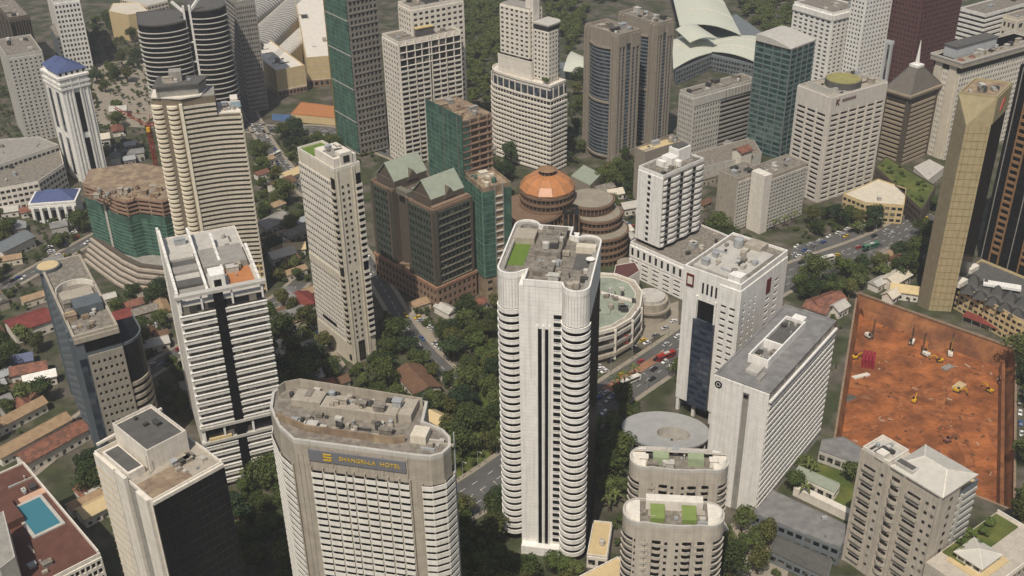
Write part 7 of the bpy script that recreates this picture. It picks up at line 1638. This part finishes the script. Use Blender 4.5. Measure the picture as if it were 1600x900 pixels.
for i, px in enumerate([(1130, 372), (1138, 376), (1146, 372), (1210, 362), (1225, 356), (1240, 350), (950, 800), (962, 792), (1262, 740), (1270, 748), (1256, 780), (960, 610), (975, 602), (990, 592)]):
    p = at(*px); t = Thing('palm_tree', ('slim palm tree in the low beige hotel garden' if i < 6 else 'palm tree beside the rounded beige towers' if i < 8 else 'palm tree on the lawn court' if i < 11 else 'palm tree on the kerb by the round mall'), 'palm tree', (p.x, p.y, 0), i, 'palm trees'); t.add('fronds', PFM, scale=(1.2, 1.2, 1)); t.add('trunk', PTM)
LPM = MB().cyl(0, 0, 0, 9, .12, 6, .08).bar((0, 0, 8.9), (2.2, 0, 9.3), .12).mesh('lamp_post', STEEL); LHM = MB().box(1.6, -.18, 9.2, 2.7, .18, 9.4).mesh('lamp_head', LGREY)
P = ROADS['main']
for i in range(2, len(P) - 1):
    d = (Vector(P[i + 1 if i + 1 < len(P) else i]) - Vector(P[i - 1])).normalized(); n_ = Vector((d.y, -d.x))
    for sg in (-1, 1):
        c = Vector(P[i]) + n_ * sg * 10.9; t = Thing('street_lamp', 'tall grey street lamp on the kerb of the wide road', 'street lamp', (c.x, c.y, .1), math.atan2(-sg * n_.y, -sg * n_.x), 'street lamps along the wide road'); t.add('post', LPM); t.add('lamp_head', LHM)
def bus(px, ang, cn, lab):
    p = at(*px); t = Thing('bus', lab, 'bus', (p.x, p.y, .04), R(ang)); m_ = paint('bus_' + cn, {'white': srgb(220, 218, 210), 'red': srgb(150, 50, 44), 'green': srgb(70, 120, 96)}[cn])
    t.add('body', MB().box(-5.4, -1.25, .5, 5.4, 1.25, 3).box(-5.2, -1.1, 3, 5.2, 1.1, 3.15).mesh('bb', m_)); t.add('roof_unit', MB().box(-2, -.8, 3.15, 1, .8, 3.45).mesh('ru', LGREY))
    for sy in (-1.27, 1.27): t.add('window_band', boxm(9.6, .06, 1, CGB, 'wb'), (-.3, sy, 1.6))
    t.add('windscreen', boxm(.06, 2.2, 1.4, CGB, 'ws'), (5.42, 0, 1.4))
    for sx in (-3.6, 3.4):
        for sy in (-1.15, 1.15): t.add('wheel', MB().bar((0, -.15, 0), (0, .15, 0), .9, .9).mesh('bw', TRK, 'bw'), (sx, sy, .48))
CGB = plain('bus_glass', (.015, .018, .02, 1), .1)
for b_ in [((985, 598), 32, 'white', 'white bus on the wide road near the round mall'), ((1040, 560), 212, 'red', 'red bus on the wide road left of the curtain wall office'), ((1290, 408), 26, 'white', 'white bus on the light road toward the gold tower'), ((1360, 388), 206, 'green', 'green bus on the light road near the garden'), ((430, 245), 55, 'white', 'white bus on the street near the net-wrapped tower')]: bus(*b_)

# ================================================================== cars
CARC = [('white', (.7, .7, .68, 1)), ('silver', (.42, .43, .44, 1)), ('black', (.02, .02, .022, 1)), ('red', (.32, .03, .03, 1)), ('blue', (.05, .10, .25, 1)), ('grey', (.16, .16, .17, 1)), ('yellow', (.55, .38, .05, 1))]
CM = {n: plain('car_' + n, c, .3) for n, c in CARC}; CG = plain('car_glass', (.015, .018, .02, 1), .1); TY = plain('tyre', (.02, .02, .02, 1), .8)
def carparts(n):
    pr = [(-2.15, .35), (2.1, .35), (2.15, .7), (1.2, .92), (-1.9, .95), (-2.2, .75)]; k = len(pr)
    b = mesh('car_body', [(x, -.85, z) for x, z in pr] + [(x, .85, z) for x, z in pr] + [(-1.35, -.62, 1.42), (.3, -.62, 1.42), (.3, .62, 1.42), (-1.35, .62, 1.42), (-1.35, -.62, 1.46), (.3, -.62, 1.46), (.3, .62, 1.46), (-1.35, .62, 1.46)], [tuple(range(k))[::-1], tuple(range(k, 2 * k))] + [(i, (i + 1) % k, k + (i + 1) % k, k + i) for i in range(k)] + [(16, 17, 18, 19), (15, 14, 13, 12), (12, 13, 17, 16), (13, 14, 18, 17), (14, 15, 19, 18), (15, 12, 16, 19)], CM[n], n)
    return b
CABM = MB().prism([(-1.85, -.78), (.95, -.78), (.95, .78), (-1.85, .78)], .9, 1.42, [(-1.35, -.62), (.3, -.62), (.3, .62), (-1.35, .62)]).mesh('car_cabin', CG)
WHM = mesh('wheel', *(lambda o: ([(x, -.1, z) for x, z in o] + [(x, .1, z) for x, z in o], [tuple(range(8))[::-1], tuple(range(8, 16))] + [(i, (i + 1) % 8, 8 + (i + 1) % 8, 8 + i) for i in range(8)]))([(.33 * math.cos(i * .785), .33 * math.sin(i * .785)) for i in range(8)]), TY)
def car(x, y, a, cn, where, z=.03, wheels=True, group=None):
    t = Thing('car', '%s car %s' % (cn, where), 'car', (x, y, z), a, group or 'cars ' + where); t.add('body', carparts(cn)); t.add('cabin', CABM)
    if wheels:
        for sx in (-1.35, 1.3):
            for sy in (-.8, .8): t.add('wheel', WHM, (sx, sy, .33))
rd = random.Random(31); names = ['white'] * 4 + ['silver'] * 4 + ['black'] * 3 + ['red', 'blue', 'grey', 'grey', 'yellow']
def traffic(key, width, step, where, a0=0, a1=1, lanes=4, prob=.6):
    P = ROADS[key]; acc = 0; tot_ = sum((Vector(b) - Vector(a)).length for a, b in zip(P, P[1:])); s0 = 0
    for a, b in zip(P, P[1:]):
        d = Vector(b) - Vector(a); L = d.length; d.normalize(); n_ = Vector((d.y, -d.x)); t_ = rd.uniform(0, step)
        while t_ < L:
            fr = (s0 + t_) / tot_
            if a0 <= fr <= a1:
                for ln in range(lanes):
                    if rd.random() < prob:
                        off = (ln + .5) / lanes * width - width / 2; p = Vector(a) + d * (t_ + rd.uniform(-1, 1)) + n_ * off; ang = math.atan2(d.y, d.x) + (math.pi if off > 0 else 0); car(p.x, p.y, ang, rd.choice(names), where, .03)
            t_ += step
        s0 += L
traffic('main', 18, 8, 'driving on the wide road right of the white twin-lobed tower', .22, .62, 4, .45); traffic('main', 18, 10, 'driving on the light road toward the gold tower', .62, 1, 4, .2); traffic('mid', 11, 9, 'on the street between cream slab and brown gables', .1, .5, 2, .4); traffic('mid', 11, 10, 'on the street near the net-wrapped tower', .5, 1, 2, .4); traffic('left', 8, 11, 'on the lane behind the ribbed tower', .2, .9, 2, .35); traffic('west', 7, 9, 'on the western lane by the netted construction', 0, 1, 2, .5); traffic('far', 12, 10, 'on the far road in front of the mall', 0, 1, 2, .4)
def parking(poly, where, nmax, seed, ang, zz=.03):
    r2 = random.Random(seed); P = [tuple(at(*p).to_2d()) for p in poly]; cx = sum(p[0] for p in P) / len(P); cy = sum(p[1] for p in P) / len(P); c, s = math.cos(R(ang)), math.sin(R(ang)); k = 0
    for i in range(-14, 15):
        for j in range(-26, 27):
            x = cx + c * i * 8.2 - s * j * 2.9; y = cy + s * i * 8.2 + c * j * 2.9
            if k < nmax and inside(x, y, P) and r2.random() < .7 and not taken(x, y) and not any((x - a) ** 2 + (y - b) ** 2 < 9 for a, b, _ in PLACED):
                car(x, y, R(ang) + (math.pi if r2.random() < .4 else 0) + r2.uniform(-.05, .05), r2.choice(names), where, zz); k += 1
parking([(150, 545), (188, 482), (268, 482), (255, 572)], 'parked behind the slim blue-grey tower', 40, 1, 30); parking([(420, 525), (470, 472), (545, 572), (500, 620), (430, 612)], 'parked between spine tower and cream slab', 44, 2, 35); parking([(1232, 415), (1240, 385), (1345, 352), (1350, 380)], 'parked near the hotel garden by the light road', 26, 3, 35); parking([(932, 600), (930, 560), (1055, 500), (1060, 540)], 'parked in front of the round mall', 34, 4, 32); parking([(60, 420), (75, 375), (130, 355), (138, 372), (100, 405)], 'parked left of the netted construction', 22, 5, 30); parking([(395, 290), (410, 215), (430, 240), (460, 300)], 'parked by the road near the net-wrapped tower', 20, 6, 40); parking([(650, 545), (620, 515), (650, 490), (715, 545)], 'parked in front of the brown gabled block', 14, 7, 40); parking([(1140, 880), (1140, 825), (1185, 800), (1235, 862), (1230, 900)], 'parked in the forecourt right of rounded towers', 12, 8, 30); parking([(1592, 560), (1612, 560), (1612, 660), (1590, 700)], 'parked beside the right rim of the pit', 10, 9, 70)
parking([(950, 330), (985, 290), (992, 350), (975, 380)], 'parked right of the copper domed building', 18, 10, 40); parking([(135, 260), (190, 200), (235, 205), (235, 240), (180, 262)], 'parked on the far plaza side', 26, 12, 20)

# ================================================================== air
mt = bpy.data.materials.new('haze_air'); mt.use_nodes = True; n = mt.node_tree.nodes; n.clear()
ou = n.new('ShaderNodeOutputMaterial'); pv = n.new('ShaderNodeVolumePrincipled'); pv.inputs['Color'].default_value = (.93, .95, 1, 1); pv.inputs['Density'].default_value = .00016; pv.inputs['Anisotropy'].default_value = .2
mt.node_tree.links.new(pv.outputs[0], ou.inputs['Volume'])
hz = struct('haze', MB().box(-1600, -120, -10.5, 1600, 2600, 306).mesh('haze', mt), kind='stuff')

# ================================================================== labels: tell look-alikes apart by their place
def photo_x(o):
    d = o.location - EYE; return 800 + FPX * d.dot(RT) / d.dot(FW)
LB = {}
for o in list(sc.objects):
    if o.parent is None and 'label' in o: LB.setdefault(o['label'], []).append(o)
def nth(k): return '%d%s' % (k, 'th' if 10 < k % 100 < 14 else {1: 'st', 2: 'nd', 3: 'rd'}.get(k % 10, 'th'))
for lb, os_ in LB.items():
    if len(os_) < 2: continue
    os_.sort(key=photo_x)
    for i, o in enumerate(os_):
        o['label'] = lb + (', leftmost' if i == 0 else ', rightmost' if i == len(os_) - 1 else ', %s from left' % nth(i + 1))
        if len(o['label'].split()) > 16: print('LONG', o['label'])
